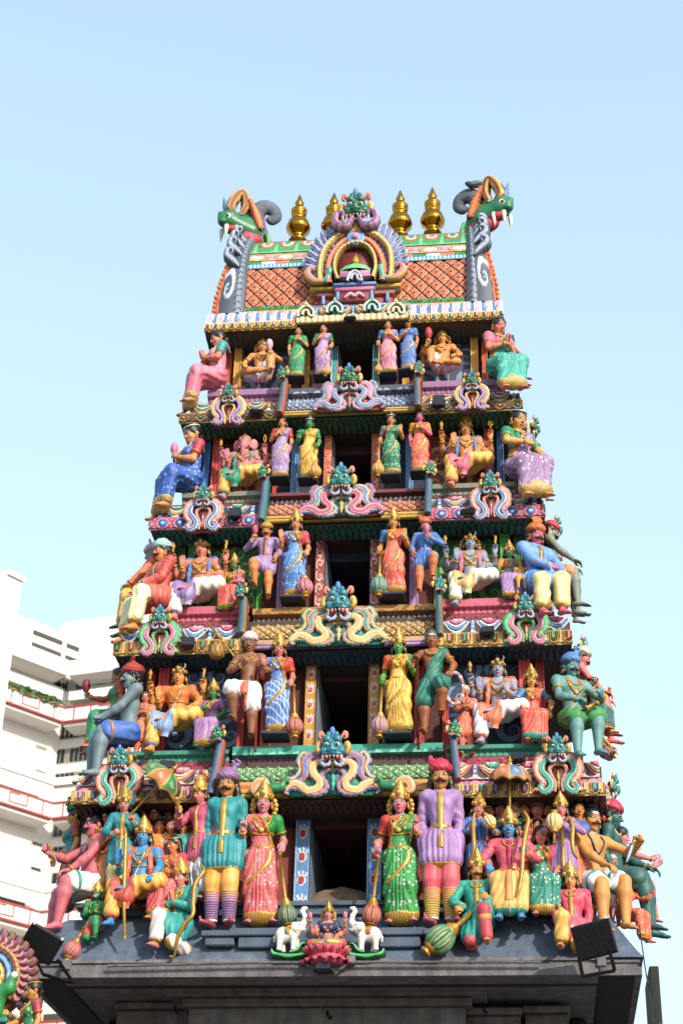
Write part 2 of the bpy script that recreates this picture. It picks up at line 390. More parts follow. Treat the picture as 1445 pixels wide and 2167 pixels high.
def p_curl(w, bgc, fgc, asp=1.0, tw=5.0, hh=.008):
    """rows of scroll curls"""
    def f(U, V):
        nv = max(1, round(asp)); v = V*nv; rv = np.floor(v); c = np.floor(U/w+.5*(rv % 2)); x = (U/w+.5*(rv % 2))-c-.5; y = v-rv-.5
        x = np.where(c % 2 == 0, x, -x)
        th = np.arctan2(y, x); r = np.hypot(x, y)+1e-4
        s = np.sin(th+np.log(r)*tw); k = (s > .05) & (r < .47) & (r > .05)
        k2 = (np.abs(y-.42*np.sin(x*6.283)) < .06)
        k = k | k2
        return np.where(k, hh, 0), np.where(k[..., None], rgb(fgc), rgb(bgc))
    return f
def p_tree(bgc, fgc, w, h):
    """scroll-branch relief on a niche panel: spirals either side of a stem"""
    def f(U, V):
        x = (U-w/2)/h; y = V; k = np.zeros(U.shape, bool)
        for (cx, cy, R, s) in ((.25, .3, .17, 1), (.22, .62, .15, -1), (.42, .48, .12, 1), (.12, .88, .12, 1), (.38, .82, .13, -1), (.5, .2, .11, -1), (.56, .68, .1, 1)):
            for sg in (-1, 1):
                dx = (x-sg*cx)*sg*s; dy = y-cy; r = np.hypot(dx, dy)/R+1e-4; th = np.arctan2(dy, dx)
                k |= (np.sin(th+np.log(r)*4.2) > .35) & (r < 1) & (r > .06)
        k |= (np.abs(x) < .03+.02*np.cos(y*9)) & (y < .7)
        return np.where(k, .006, 0), np.where(k[..., None], rgb(fgc), rgb(bgc))
    return f
def p_lotus(w, c, cd):
    def f(U, V):
        x = (U/w) % 1-.5; r = np.hypot(x, V*.5); k = r < .44
        return np.where(k, .02*(1-r/.44)**.5+.004*np.sin(r*40), -.004), np.where((np.abs(r-.44) < .035)[..., None], rgb(cd), np.where((np.sin(r*34) > .6)[..., None], rgb(c)*1.35, rgb(c)))
    return f
def p_stripes(cols, edges):
    """stripes across V"""
    def f(U, V):
        i = steps(V, edges); return np.where(i % 2 == 0, .006, .0), pick(i, *cols)
    return f
def p_peacock(w, bgc, c1, c2, c3):
    def f(U, V):
        c = np.floor(U/w); x = U/w-c-.5; y = (V-.5)
        r = np.hypot((x+.18)*1.5, y*1.1); th = np.arctan2(y, x+.35); rr = np.hypot(x+.35, y*.8)
        fan = (rr < .58) & (np.sin(th*11) > -.3) & (x > -.05); fan2 = (rr < .38)
        col = np.where(fan[..., None], np.where(fan2[..., None], rgb(c1), rgb('#cfe6f5')), rgb(bgc))
        e = r < .25; e2 = r < .34; col = np.where(e2[..., None], rgb('#f2eee0'), col); col = np.where(e[..., None], rgb(c2), col)
        out = np.abs(y) > .42; col = np.where(out[..., None], rgb(c3), col)
        return np.where(e, .012, np.where(fan, .006, 0))+np.where(out, .006, 0), col
    return f
def rot_uv(p):
    """swap so that the pattern runs along V (vertical strips): U across 0..w, V along"""
    return lambda w, L: (lambda U, V: p(V*L, U/w))
# ================================================================ implicit shapes
class Sdf:
    def __init__(s): s.p = []
    def cone(s, a, b, ra, rb, k=.02, op=0):
        a = A_(a, float); b = A_(b, float); lo = np.minimum(a-ra, b-rb); hi = np.maximum(a+ra, b+rb)
        ab = b-a; L2 = ab @ ab+1e-12
        def d(P):
            t = np.clip(((P-a) @ ab)/L2, 0, 1)
            return np.linalg.norm(P-a-t[..., None]*ab, axis=-1)-(ra+(rb-ra)*t)
        s.p.append((d, lo, hi, k, op)); return s
    def ell(s, c, r, k=.02, R=None, op=0):
        c = A_(c, float); r = np.broadcast_to(A_(r, float), (3,)); m = r.max() if R is not None else r
        def d(P):
            q = P-c
            if R is not None: q = q @ R
            k0 = np.linalg.norm(q/r, axis=-1); k1 = np.linalg.norm(q/(r*r), axis=-1)+1e-9
            return k0*(k0-1)/k1
        s.p.append((d, c-m, c+m, k, op)); return s
    def ext(s, q, off):
        for (d, lo, hi, k, op) in q.p: s.p.append(((lambda P, d=d: d(P)-off), lo-off, hi+off, k, op))
        return s
    def poly(s, pts, r, k=.02):
        pts = A_(pts, float); r = np.broadcast_to(A_(r, float), (len(pts),))
        for i in range(len(pts)-1): s.cone(pts[i], pts[i+1], r[i], r[i+1], k)
        return s
    def __call__(s, P):
        P = np.asarray(P, float); D = np.full(P.shape[:-1], 1e3)
        for (d, lo, hi, k, op) in s.p: D = comb(D, d(P), k, op)
        return D
    def box(s, pad=0): 
        ad = [q for q in s.p if q[4] == 0]
        return np.min([q[1] for q in ad], 0)-pad, np.max([q[2] for q in ad], 0)+pad
    def nets(s, h, post=None, lo=None, hi=None):
        b0, b1 = s.box(2.5*h+.004)
        lo = b0 if lo is None else np.maximum(lo, b0); hi = b1 if hi is None else np.minimum(hi, b1)
        n = np.maximum(np.ceil((hi-lo)/h).astype(int)+1, 2)
        ax = [lo[i]+h*np.arange(n[i]) for i in range(3)]
        D = np.full(n, 1e3, np.float32)
        for (d, plo, phi, k, op) in s.p:
            pad = k+2.2*h
            i0 = np.clip(np.floor((plo-pad-lo)/h).astype(int), 0, n); i1 = np.clip(np.ceil((phi+pad-lo)/h).astype(int)+1, 0, n)
            if (i1 <= i0).any(): continue
            sl = tuple(slice(i0[i], i1[i]) for i in range(3))
            G = np.stack(np.meshgrid(*[ax[i][sl[i]] for i in range(3)], indexing='ij'), -1)
            D[sl] = comb(D[sl], d(G), k, op)
        if post is not None:
            m = np.abs(D) < 6*h+.03
            idx = np.nonzero(m); P = np.stack([ax[i][idx[i]] for i in range(3)], -1)
            D[idx] = post(P, D[idx])
        return surf_nets(D, lo, h)
def comb(a, d, k, op):
    if op == 1: d = -d; return np.maximum(a, d) if k <= 0 else -smin(-a, -d, k)
    return smin(a, d, k)
def smin(a, b, k):
    if k <= 1e-6: return np.minimum(a, b)
    h = np.maximum(k-np.abs(a-b), 0)/k
    return np.minimum(a, b)-h*h*k*.25
_C8 = A_([(i, j, k) for i in (0, 1) for j in (0, 1) for k in (0, 1)])
_E12 = [(a, b) for a in range(8) for b in range(a+1, 8) if np.abs(_C8[a]-_C8[b]).sum() == 1]
def surf_nets(D, org, h):
    S = D < 0; nx, ny, nz = D.shape
    cnt = np.zeros((nx-1, ny-1, nz-1), np.int8)
    for (i, j, k) in _C8: cnt += S[i:nx-1+i, j:ny-1+j, k:nz-1+k]
    act = (cnt > 0) & (cnt < 8); ids = np.nonzero(act); n = len(ids[0])
    if n == 0: return np.zeros((0, 3)), [np.zeros((0, 4), int)]
    idx = np.full(act.shape, -1, np.int64); idx[ids] = np.arange(n)
    vals = np.stack([D[ids[0]+c[0], ids[1]+c[1], ids[2]+c[2]] for c in _C8], 1)
    vals = np.clip(vals, -4*h, 4*h)
    acc = np.zeros((n, 3)); w = np.zeros(n)
    for a, b in _E12:
        va, vb = vals[:, a], vals[:, b]; x = (va < 0) != (vb < 0); t = np.where(x, va/(va-vb+1e-20), 0)
        acc += np.where(x[:, None], _C8[a]+t[:, None]*(_C8[b]-_C8[a]), 0); w += x
    V = (np.stack(ids, 1)+acc/w[:, None])*h+org
    Q = []
    for ax in range(3):
        o1, o2 = [(1, 2), (2, 0), (0, 1)][ax]
        sl0 = [slice(None)]*3; sl1 = [slice(None)]*3; sl0[ax] = slice(0, -1); sl1[ax] = slice(1, None)
        a, b = S[tuple(sl0)], S[tuple(sl1)]; e = np.stack(np.nonzero(a != b), 1)
        ok = (e[:, o1] > 0) & (e[:, o2] > 0) & (e[:, o1] < D.shape[o1]-1) & (e[:, o2] < D.shape[o2]-1); e = e[ok]
        s = a[tuple(e.T)]
        u = np.zeros(3, int); u[o1] = 1; v = np.zeros(3, int); v[o2] = 1
        q = np.stack([idx[tuple((e-u-v).T)], idx[tuple((e-v).T)], idx[tuple(e.T)], idx[tuple((e-u).T)]], 1)
        q[~s] = q[~s][:, ::-1]; Q.append(q)
    Q = np.concatenate(Q); Q = Q[(Q >= 0).all(1)]
    return V, [Q]
def march_front(f, X, Z, y0=-1.2, y1=.6, dirv=None):
    """first hit of +y rays with field f (nan when missed)"""
    P = np.stack([X, np.full_like(X, y0), Z], -1); hit = np.zeros(X.shape, bool)
    for _ in range(48):
        d = f(P); P[..., 1] += np.clip(d, -.02, .2)*.9
    d = f(P); P[np.abs(d) > .01] = np.nan
    return P
def ribbon(f, pts, w, th=.006, n=40, off=.004, y0=-1.2, dropnan=True):
    """flat band draped on the front of field f along (x, z) points"""
    C = spline(A_([(p[0], 0, p[1]) for p in pts]), n); T = np.gradient(C, axis=0); T /= np.linalg.norm(T, axis=1, keepdims=True)
    S = np.stack([-T[:, 2], 0*T[:, 0], T[:, 0]], 1)
    ws = np.broadcast_to(A_(w, float), (n,)) if np.ndim(w) == 0 else np.interp(np.linspace(0, 1, n), np.linspace(0, 1, len(w)), w)
    R = []
    for s in (-1, -.4, .4, 1): R.append(C+S*(ws*s*.5)[:, None])
    G = np.stack(R, 1); P = march_front(f, G[..., 0].copy(), G[..., 2].copy(), y0)
    y = P[..., 1]
    for j in range(y.shape[1]):
        ok = ~np.isnan(y[:, j])
        if ok.sum() < 2: return None
        y[:, j] = np.interp(np.arange(n), np.nonzero(ok)[0], y[ok, j])
    P = np.stack([G[..., 0], y, G[..., 2]], -1)
    # closed strip: front row offset outwards, back row sunk in
    prof = [(0, .006), (0, -off*.6), (1, -off-th*.5), (2, -off-th*.5), (3, -off*.6), (3, .006)]
    V = np.stack([P[:, j]+A_([0, o, 0]) for j, o in prof], 1).reshape(-1, 3)
    F = grid_faces(n, 6, cv=True)[:, ::-1]
    return V, [F]
# ================================================================ ornaments
SW = [1.0]
def strip2(pts, wd, th, cols, n=60, k=13, scal=0, edge='#2b2018', y=0.0, tilt=0.0):
    """rounded relief strip along 2-D points (x, z): coloured bands across its width, optional scalloped ribs"""
    C = spline(A_([(p[0], 0, p[1]) for p in pts]), n); T = np.gradient(C, axis=0); T /= np.linalg.norm(T, axis=1, keepdims=True)+1e-12
    S = np.stack([-T[:, 2], 0*T[:, 0], T[:, 0]], 1); L = np.r_[0, np.cumsum(np.linalg.norm(np.diff(C, axis=0), axis=1))]
    w = (np.interp(np.linspace(0, 1, n), np.linspace(0, 1, len(wd)), wd) if np.ndim(wd) else np.full(n, wd))*SW[0]
    a = np.linspace(-1, 1, k); prof = np.sqrt(np.clip(1-a**2, 0, 1))**.7
    rib = 1+(.22*np.abs(np.sin(L[:, None]*scal)) if scal else 0)
    V = C[:, None]+S[:, None]*(a[None, :, None]*w[:, None, None]*.5)
    V[..., 1] = y-th*prof[None, :]*rib*np.minimum(1, w/np.max(w)+.4)[:, None]
    V[:, 0, 1] = y+.02; V[:, -1, 1] = y+.02
    nb = len(cols); ia = np.clip(((a+1)/2*nb), 0, nb-1e-6); ci = np.floor(ia).astype(int); fr = ia-ci
    col = np.broadcast_to(np.stack([rgb(c) for c in cols])[ci], (n, k, 3)).copy()
    aa = np.abs(a); dk = aa > .95
    if k >= 11:
        fr = L*(scal*1.5 if scal else 70/max(L[-1], .2)); bead = (np.sin(fr*2) > -.35)
        ed = (aa > .78) & ~dk; m = bead[:, None] & ed[None]; col[m] = col[m]*.45+rgb('#f0dcb8')*.55
        m = ~bead[:, None] & ed[None]; col[m] = col[m]*.45
        gr = (aa > .68) & (aa <= .78); col[:, gr] = col[:, gr]*.25
        V[..., 1] += np.where(gr, th*.22, 0)[None]-np.where(m, -th*.12, 0)
    elif scal:
        r = np.sin(L*scal)**2 < .12; m = r[:, None] & (aa > .35)[None]; col[m] = col[m]*.35
    col[:, dk] = rgb(edge)
    f = [grid_faces(n, k)[:, ::-1]]
    return V.reshape(-1, 3), f, col.reshape(-1, 3)
def mir(V): V = np.asarray(V, float).copy(); V[:, 0] *= -1; return V
def mirF(F): return [f[:, ::-1] for f in F]
def both(mb, V, F, col=None):
    mb.add(V, F, col); mb.add(mir(V), mirF(F), col)
# --- lion mask, about 1 wide, centred on x = 0, back at y = 0, facing -y
def mask_arrays():
    A = {}
    g = Sdf()
    g.ell((0, -.16, .50), (.36, .24, .34), .08)
    for s in (-1, 1):
        g.ell((s*.17, -.30, .74), (.15, .15, .16), .05); g.ell((s*.27, -.26, .36), (.17, .16, .15), .06)
        g.ell((s*.12, -.24, .92), (.10, .10, .12), .04)
        g.ell((s*.10, -.46, .36), (.085, .07, .07), .03)
    g.ell((0, -.40, .46), (.10, .14, .20), .05); g.ell((0, -.48, .37), (.09, .08, .08), .03)
    g.cone((-.26, -.36, .24), (0, -.46, .27), .055, .06, .03); g.cone((.26, -.36, .24), (0, -.46, .27), .055, .06, .03)
    for s in (-1, 1): g.ell((s*.18, -.43, .56), (.105, .07, .10), .02, op=1)
    A['mask_face'] = g.nets(.034)
    fg = MB(); mo = MB()
    for s in (-1, 1):
        m = MB(); pm = MB(); er = MB(); cr = MB(); q_ = 'ab'[s > 0]
        m.add(*ball((s*.18, -.385, .56), (.074, .065, .070), 12)); pm.add(*ball((s*.175, -.440, .55), (.042, .022, .042), 10))
        mo.add(*ball((s*.20, -.30, .16), (.17, .10, .10), 12))
        for (x, h) in ((.30, .20), (.17, .11), (.06, .09)):
            V, F = lathe([(.001, -h), (.02, -h*.6), (.045, -h*.1), (.045, 0)], 8); fg.add(V+A_([s*x, -.42+.25*x, .20]), F)
        V, F, c = strip2([(.36, .52), (.46, .66), (.50, .50), (.46, .34), (.40, .30)], [.06, .2, .22, .14, .05], .10, ['#e6c15a', '#b06a3a', '#e6c15a'], 20, 9, y=-.10)
        V = V*A_([s, 1, 1]); er.add(V, F if s > 0 else mirF(F))
        V, F, c = strip2([(.26, .84), (.40, 1.02), (.44, .88), (.36, .80)], [.10, .16, .12, .04], .08, ['#e9a08c'], 16, 9, y=-.10)
        V = V*A_([s, 1, 1]); cr.add(V, F if s > 0 else mirF(F))
        A['eyeball'+q_] = m.arr(); A['pupil'+q_] = pm.arr(); A['ear'+q_] = er.arr(); A['horn'+q_] = cr.arr()
    A['fangs'] = fg.arr(); A['mouth'] = mo.arr()
    b = MB(); b.add(*ball((0, -.30, 1.02), (.09, .06, .16), 12)); b.add(*ball((0, -.30, .84), (.05, .05, .05), 8)); A['crest'] = b.arr()
    # white curled lips that hang from the jaw
    w = MB()
    for s in (-1, 1):
        V, F, c = strip2([(.04, .14), (.12, -.06), (.27, -.10), (.36, .02), (.30, .13), (.22, .08), (.24, .02)], [.08, .12, .15, .14, .10, .07, .04], .09, ['#e8e8f2', '#9fb6df', '#e8e8f2'], 28, 9, scal=30, y=-.20)
        w.add(V*A_([s, 1, 1]), F if s > 0 else mirF(F), c)
    A['lip_curl'] = (*w.arr(), np.concatenate(w.C))
    return A
MASK = mask_arrays()
MASKC = {'mask_face': ('#1f7d55', 'gloss'), 'eyeball': ('#f4efe2', 'gloss'), 'pupil': ('#14110f', 'gloss'), 'fangs': ('#f4ecd8', 'gloss'),
         'mouth': ('#c2303a', 'paint'), 'ear': ('#d8b25a', 'gold'), 'horn': ('#e08c78', 'paint'), 'crest': ('#5a86c8', 'paint')}
MESHC = {}
def mask_parts(root, sc, loc, R=None, face='#1f7d55', curl=True, skip=(), horn=None):
    mp = None
    for kk, arr in MASK.items():
        if kk in skip or (kk == 'lip_curl' and not curl): continue
        V = xf(arr[0], R, loc, sc)
        if kk == 'lip_curl': o = mk(kk, V, arr[1], mat('#808080', 'attr'), mp or root, arr[2])
        else:
            nm = kk[:-1] if kk not in MASKC else kk; c, kd = MASKC[nm]; c = face if nm == 'mask_face' else c
            if nm == 'horn' and horn: c = horn
            o = mk(nm, V, arr[1], mat(c, kd), mp or root)
        if kk == 'mask_face': mp = o
    return mp
def arch_ornament(loc, w, h, style, label, face, big=False, yaw=0.0, group=None, sub=None):
    """lion-mask horseshoe arch; loc = bottom centre on the surface it stands against"""
    root = empty('lion_mask_arch', loc, (0, 0, yaw))
    c1, c2, c3, c4, cin, cpen = style
    m = MB(); m2 = MB(); m3 = MB(); SW[0] = 1.28 if not big else 1.22
    if not big:
        S = lambda p: [(x*w*1.04, z*h*.80) for x, z in p]
        V, F, c = strip2(S([(.02, .66), (.22, .69), (.40, .60), (.47, .44), (.42, .28), (.33, .20), (.36, .10), (.43, .05), (.52, .06)]), [w*.12, w*.16, w*.17, w*.16, w*.14, w*.13, w*.13, w*.12, w*.05], .032*h, [c1, c4, c1], 110, 19, scal=26/h, y=-.02)
        both(m, V, F, c)
        V, F, c = strip2(S([(.10, .58), (.24, .60), (.34, .50), (.34, .38), (.24, .28), (.16, .16), (.20, .05), (.33, .00), (.41, .08), (.34, .16), (.27, .12)]), [w*.07, w*.10, w*.12, w*.12, w*.12, w*.12, w*.12, w*.11, w*.09, w*.06, w*.03], .038*h, [c3, c2, c3], 110, 19, scal=0, y=-.03)
        both(m2, V, F, c)
        V, F, c = strip2(S([(.00, .52), (.10, .51), (.18, .45), (.17, .36), (.12, .27), (.07, .15), (.09, .0)]), [w*.06, w*.07, w*.07, w*.07, w*.06, w*.07, w*.04], .03*h, [c4, c1, c4], 80, 15, scal=40/h, y=-.02)
        both(m3, V, F, c)
        ms = .52*w; mz = .47*h
    else:
        S = lambda p: [(x*w, z*h*.74) for x, z in p]
        V, F, c = strip2(S([(.04, .62), (.20, .74), (.28, .62), (.27, .44), (.30, .30), (.38, .26)]), [w*.05, w*.07, w*.09, w*.08, w*.05, w*.02], .032*h, [c1, c4, c1], 100, 19, scal=20/h, y=-.02)
        both(m, V, F, c)
        V, F, c = strip2(S([(.05, .52), (.14, .60), (.20, .52), (.19, .38), (.13, .24), (.15, .10), (.25, .06), (.32, .16), (.40, .20), (.47, .10), (.50, .06)]), [w*.04, w*.06, w*.08, w*.08, w*.07, w*.08, w*.08, w*.08, w*.07, w*.05, w*.015], .04*h, [c3, c2, c3], 140, 19, scal=0, y=-.03)
        both(m2, V, F, c)
        V, F, c = strip2(S([(.00, .46), (.07, .45), (.11, .38), (.10, .28), (.06, .18), (.08, .06), (.16, .0), (.26, .02), (.33, .10), (.42, .12), (.47, .04), (.43, .0)]), [w*.04, w*.05, w*.05, w*.05, w*.045, w*.05, w*.05, w*.05, w*.05, w*.05, w*.035, w*.02], .03*h, [c4, c1, c4], 140, 15, scal=30/h, y=-.02)
        both(m3, V, F, c)
        V, F, c = strip2(S([(.24, .66), (.30, .80), (.35, .66), (.33, .50), (.36, .36), (.42, .30), (.46, .36)]), [w*.02, w*.05, w*.06, w*.05, w*.05, w*.05, w*.015], .03*h, [c4, c2, c4], 90, 15, scal=24/h, y=-.01)
        both(m, V, F, c)
        ms = .305*w; mz = .42*h
    SW[0] = 1.0; at_ = mat('#808080', 'attr')
    a1 = m.build('outer_scroll', at_, root); m2.build('inner_scroll', at_, root); m3.build('arch_rim', at_, root)
    hw = .17 if not big else .10
    pl = [(0, .76), (-.22, .74), (-.42, .64), (-.49, .44), (-.44, .25), (-.40, .14), (-.48, .06), (-.40, -.02), (-.2, -.02), (0, .0)] if not big else [(0, .80), (-.14, .76), (-.26, .72), (-.33, .76), (-.36, .60), (-.35, .42), (-.41, .27), (-.49, .12), (-.44, -.01), (-.2, -.02), (0, 0)]
    pl = pl+[(-x, z) for x, z in pl[-2:0:-1]]; mk('back_plaque', *extr(A_(pl)*A_([w, h*(.80 if not big else .74)]), .05), mat(cin), root)
    mk('arch_recess', *extr(A_([(-hw*.6, 0), (hw*.6, 0), (hw*.7, .15), (hw, .35), (hw*.8, .47), (0, .52), (-hw*.8, .47), (-hw, .35), (-hw*.7, .15)])*A_([w, h*.78])+A_([0, .002]), .04), mat('#5a1f1c' if not big else '#2a5a52'), root).location = (0, -.015, 0)
    V, F = lathe([(.0, .0), (.018, .02), (.012, .08), (.03, .16), (.012, .22), (.035, .28), (.02, .36), (.0, .44)], 10); mk('motif', V*A_([w*.9, w*.5, h*.66])+A_([0, -.02, .04*h]), F, mat(cpen, 'gold'), root)
    V, F = lathe([(0, 0), (.045, .05), (.07, .11), (.05, .16), (.03, .18), (.05, .2)], 12, 8, .1)
    mk('pendant', V*A_([w*(.9 if not big else .5), w*.5, h*.8])+A_([0, -.07*h, mz-.09*h]), F, mat('#d9b45c', 'gold'), root)
    mask_parts(root, ms, (0, -.03, mz), Rx(math.radians(8)), face)
    tag(root, label, 'ornament', group)
    return root
# ================================================================ the gate tower
YMID = 2.0
LV = {'base': (2.8049, 0.0, 5.6309), 'c5': (2.5850, .1759, 7.4246), 'c4': (2.3618, .3545, 9.0989), 'c3': (2.1520, .5223, 10.6932), 'c2': (1.9567, .6786, 12.1694), 'c1': (1.7936, .8090, 13.5843)}
AT = mat('#808080', 'attr')
tower = empty('temple_gate_tower', (0, YMID, 0))
tag(tower, 'tall pyramid shaped temple gate tower crowded with painted statues, five storeys under a barrel roof', 'tower')
def tp(mb, name, m=None, smooth=False, parent=None):
    """a part of the tower, given in world coordinates"""
    p = parent or tower
    V, F = mb.arr(); V = V-A_([0, YMID, 0])
    return mk(name, V, F, m or AT, p, np.concatenate(mb.C) if mb.C else None, smooth)
WALLC = '#6e3a33'
OUT = '#2a1a16'
ST = {}   # storey data for later
# per storey: upper cornice, lower cornice, colour scheme and measured rows (centre axis, side bays)
STOREYS = [
 dict(n='S1', up='c1', lo='c2', ax=745, cr=[803, 817, 824, 857, 864, 866, 876], sr=[800, 824, 835, 865, 884], lin=705,
      ledge='#4d5563', ledge2='#a9b4c2', lat=('#22304f', '#c7d3e6', '#5b79b0', '#8fa8d2', '#e8e2c8'), strip='#e2a0b8', red='#c2553c', fas='#c9a24a', jamb='p1', pil='#d9a23c', npil='#d9a23c', rpil='#d9602f',
      nbg='#46536a', nfg='#8ea2bd', sledge='#9a6a96', terr=('#a4583c', '#d89f74'), kap=(('#f0ede2', '#8a7a58', '#c9b98f'), ('#3aa088', '#c8605a'), '#7d6a44', '#d8d0b0', '#2f8a76'),
      fasp=lambda: p_diam(.20, '#d98a7c', '#3f9f8f', '#cfae58', '#2a1f1c', '#6b4a36'), wall='#4a2630', undc='#2f6f57'),
 dict(n='S2', up='c2', lo='c3', ax=735, cr=[1024, 1034, 1045, 1080, 1086, 1088, 1101], sr=[1018, 1040, 1052, 1086, 1110], lin=908,
      ledge='#6e2f33', ledge2='#6e2f33', lat=('#5a1f1a', '#e9b49a', '#c8553c', '#e08a62', '#f0d9a0'), strip='#9cc6d8', red='#b8862f', fas='#cfa63f', jamb='p2', pil='#6b9bd0', npil='#c8403c', rpil='#4a78b8',
      nbg='#7d342f', nfg='#d79a68', sledge='#7f8272', terr=('#6e2f33', '#7d3a3a'), kap=(('#f3efdf', '#c8a45a', '#5c9bd0'), ('#3d9d74', '#e07a96'), '#3f7fc0', '#e9f0f5', '#2f9a80'),
      fasp=lambda: p_circ(.19, '#a94a5c', '#d98ca0', '#2f62b0', '#3a1620', '#c05a6a'), wall='#2c3448', undc='#2f7570'),
 dict(n='S3', up='c3', lo='c4', ax=725, cr=[1270, 1286, 1300, 1342, 1353, 1356, 1370], sr=[1262, 1292, 1310, 1350, 1377], lin=1135,
      ledge='#b88638', ledge2='#8a5f24', lat=('#2a1a10', '#e8c890', '#a8762f', '#d9ab5a', '#fff0c0'), strip='#dd9cc4', red='#2f9f90', fas='#b98fb8', jamb='p3', pil='#b78cc0', npil='#4aa340', rpil='#2f7a4a',
      nbg='#2f6b38', nfg='#86c06a', sledge='#c2566a', terr=('#7d2f3c', '#8d3a46'), kap=(('#f6f4ee', '#5f94d6', '#e9e4d2'), ('#d94f80', '#e07aa0'), '#5a8fd8', '#f4f4ff', '#58b089'),
      fasp=lambda: p_u(.15, '#3f9f6a', '#d9806c', '#d9b46c', '#6e4a26', '#8a6a3a'), wall='#5c2622', undc='#28506a'),
 dict(n='S4', up='c4', lo='c5', ax=713, cr=[1564, 1586, 1604, 1644, 1660, 1666, 1687], sr=[1570, 1594, 1614, 1655, 1668, 1693], lin=1392,
      ledge='#34a08a', ledge2='#7fd0b8', lat=('#123a1c', '#d9ecc8', '#2f8a44', '#6ab86a', '#c8e0a0'), strip='#dd9cc4', red='#c8584c', fas='#cfa63f', jamb='p4', pil='#d84a44', npil='#d84a44', rpil='#b83030',
      nbg='#3a4a66', nfg='#86a6d0', sledge='#2f8a72', terr=('#8d2f3c', '#a83a50'), kap=(('#f3e8d0', '#d9b46c', '#c86a7a'), ('#3fa88c', '#e2708a'), '#7a6a8a', '#f0d9e0', '#d990a8'),
      fasp=lambda: p_u(.135, '#3f9f8a', '#d98aa0', '#d9b46c', '#6e4a26', '#6a7aa8'), wall='#5c2622', undc='#5c3a2a'),
]
def jamb_pat(k, w, L):
    if k == 'p1': return lambda U, V: p_stripes(['#e6f2ec', '#2f9f96', '#2f9f96', '#2f9f96', '#d9a0a8'], [.14, .3, .6, .86])(U*0, U/w)
    if k == 'p2': return rot_uv(p_curl(.09, '#d9603f', '#f0b090', 1))(w, L)
    if k == 'p3': return rot_uv(p_curl(.15, '#9c3a34', '#e8bcae', 1, 4))(w, L)
    if k == 'p4': return rot_uv(p_peacock(.17, '#c98f2f', '#e8cf80', '#c85a48', '#b87a28'))(w, L)
    return rot_uv(p_peacock(.235, '#5b8fc8', '#e8dc9a', '#b8283c', '#9cc4e8'))(w, L)
def gstripe(c, w):
    """pilaster face: body colour with a lighter channel"""
    a = rgb(c)
    def f(U, V):
        x = U/w; e = (x < .16) | (x > .84); g = np.abs(np.abs(x-.5)-.2) < .05
        return np.where(e, .01, np.where(g, -.008, 0)), np.where(e[..., None], a*1.25, np.where(g[..., None], a*.55, a))
    return f
def axz(row, ax, y): return at(ax, row, y)[2]
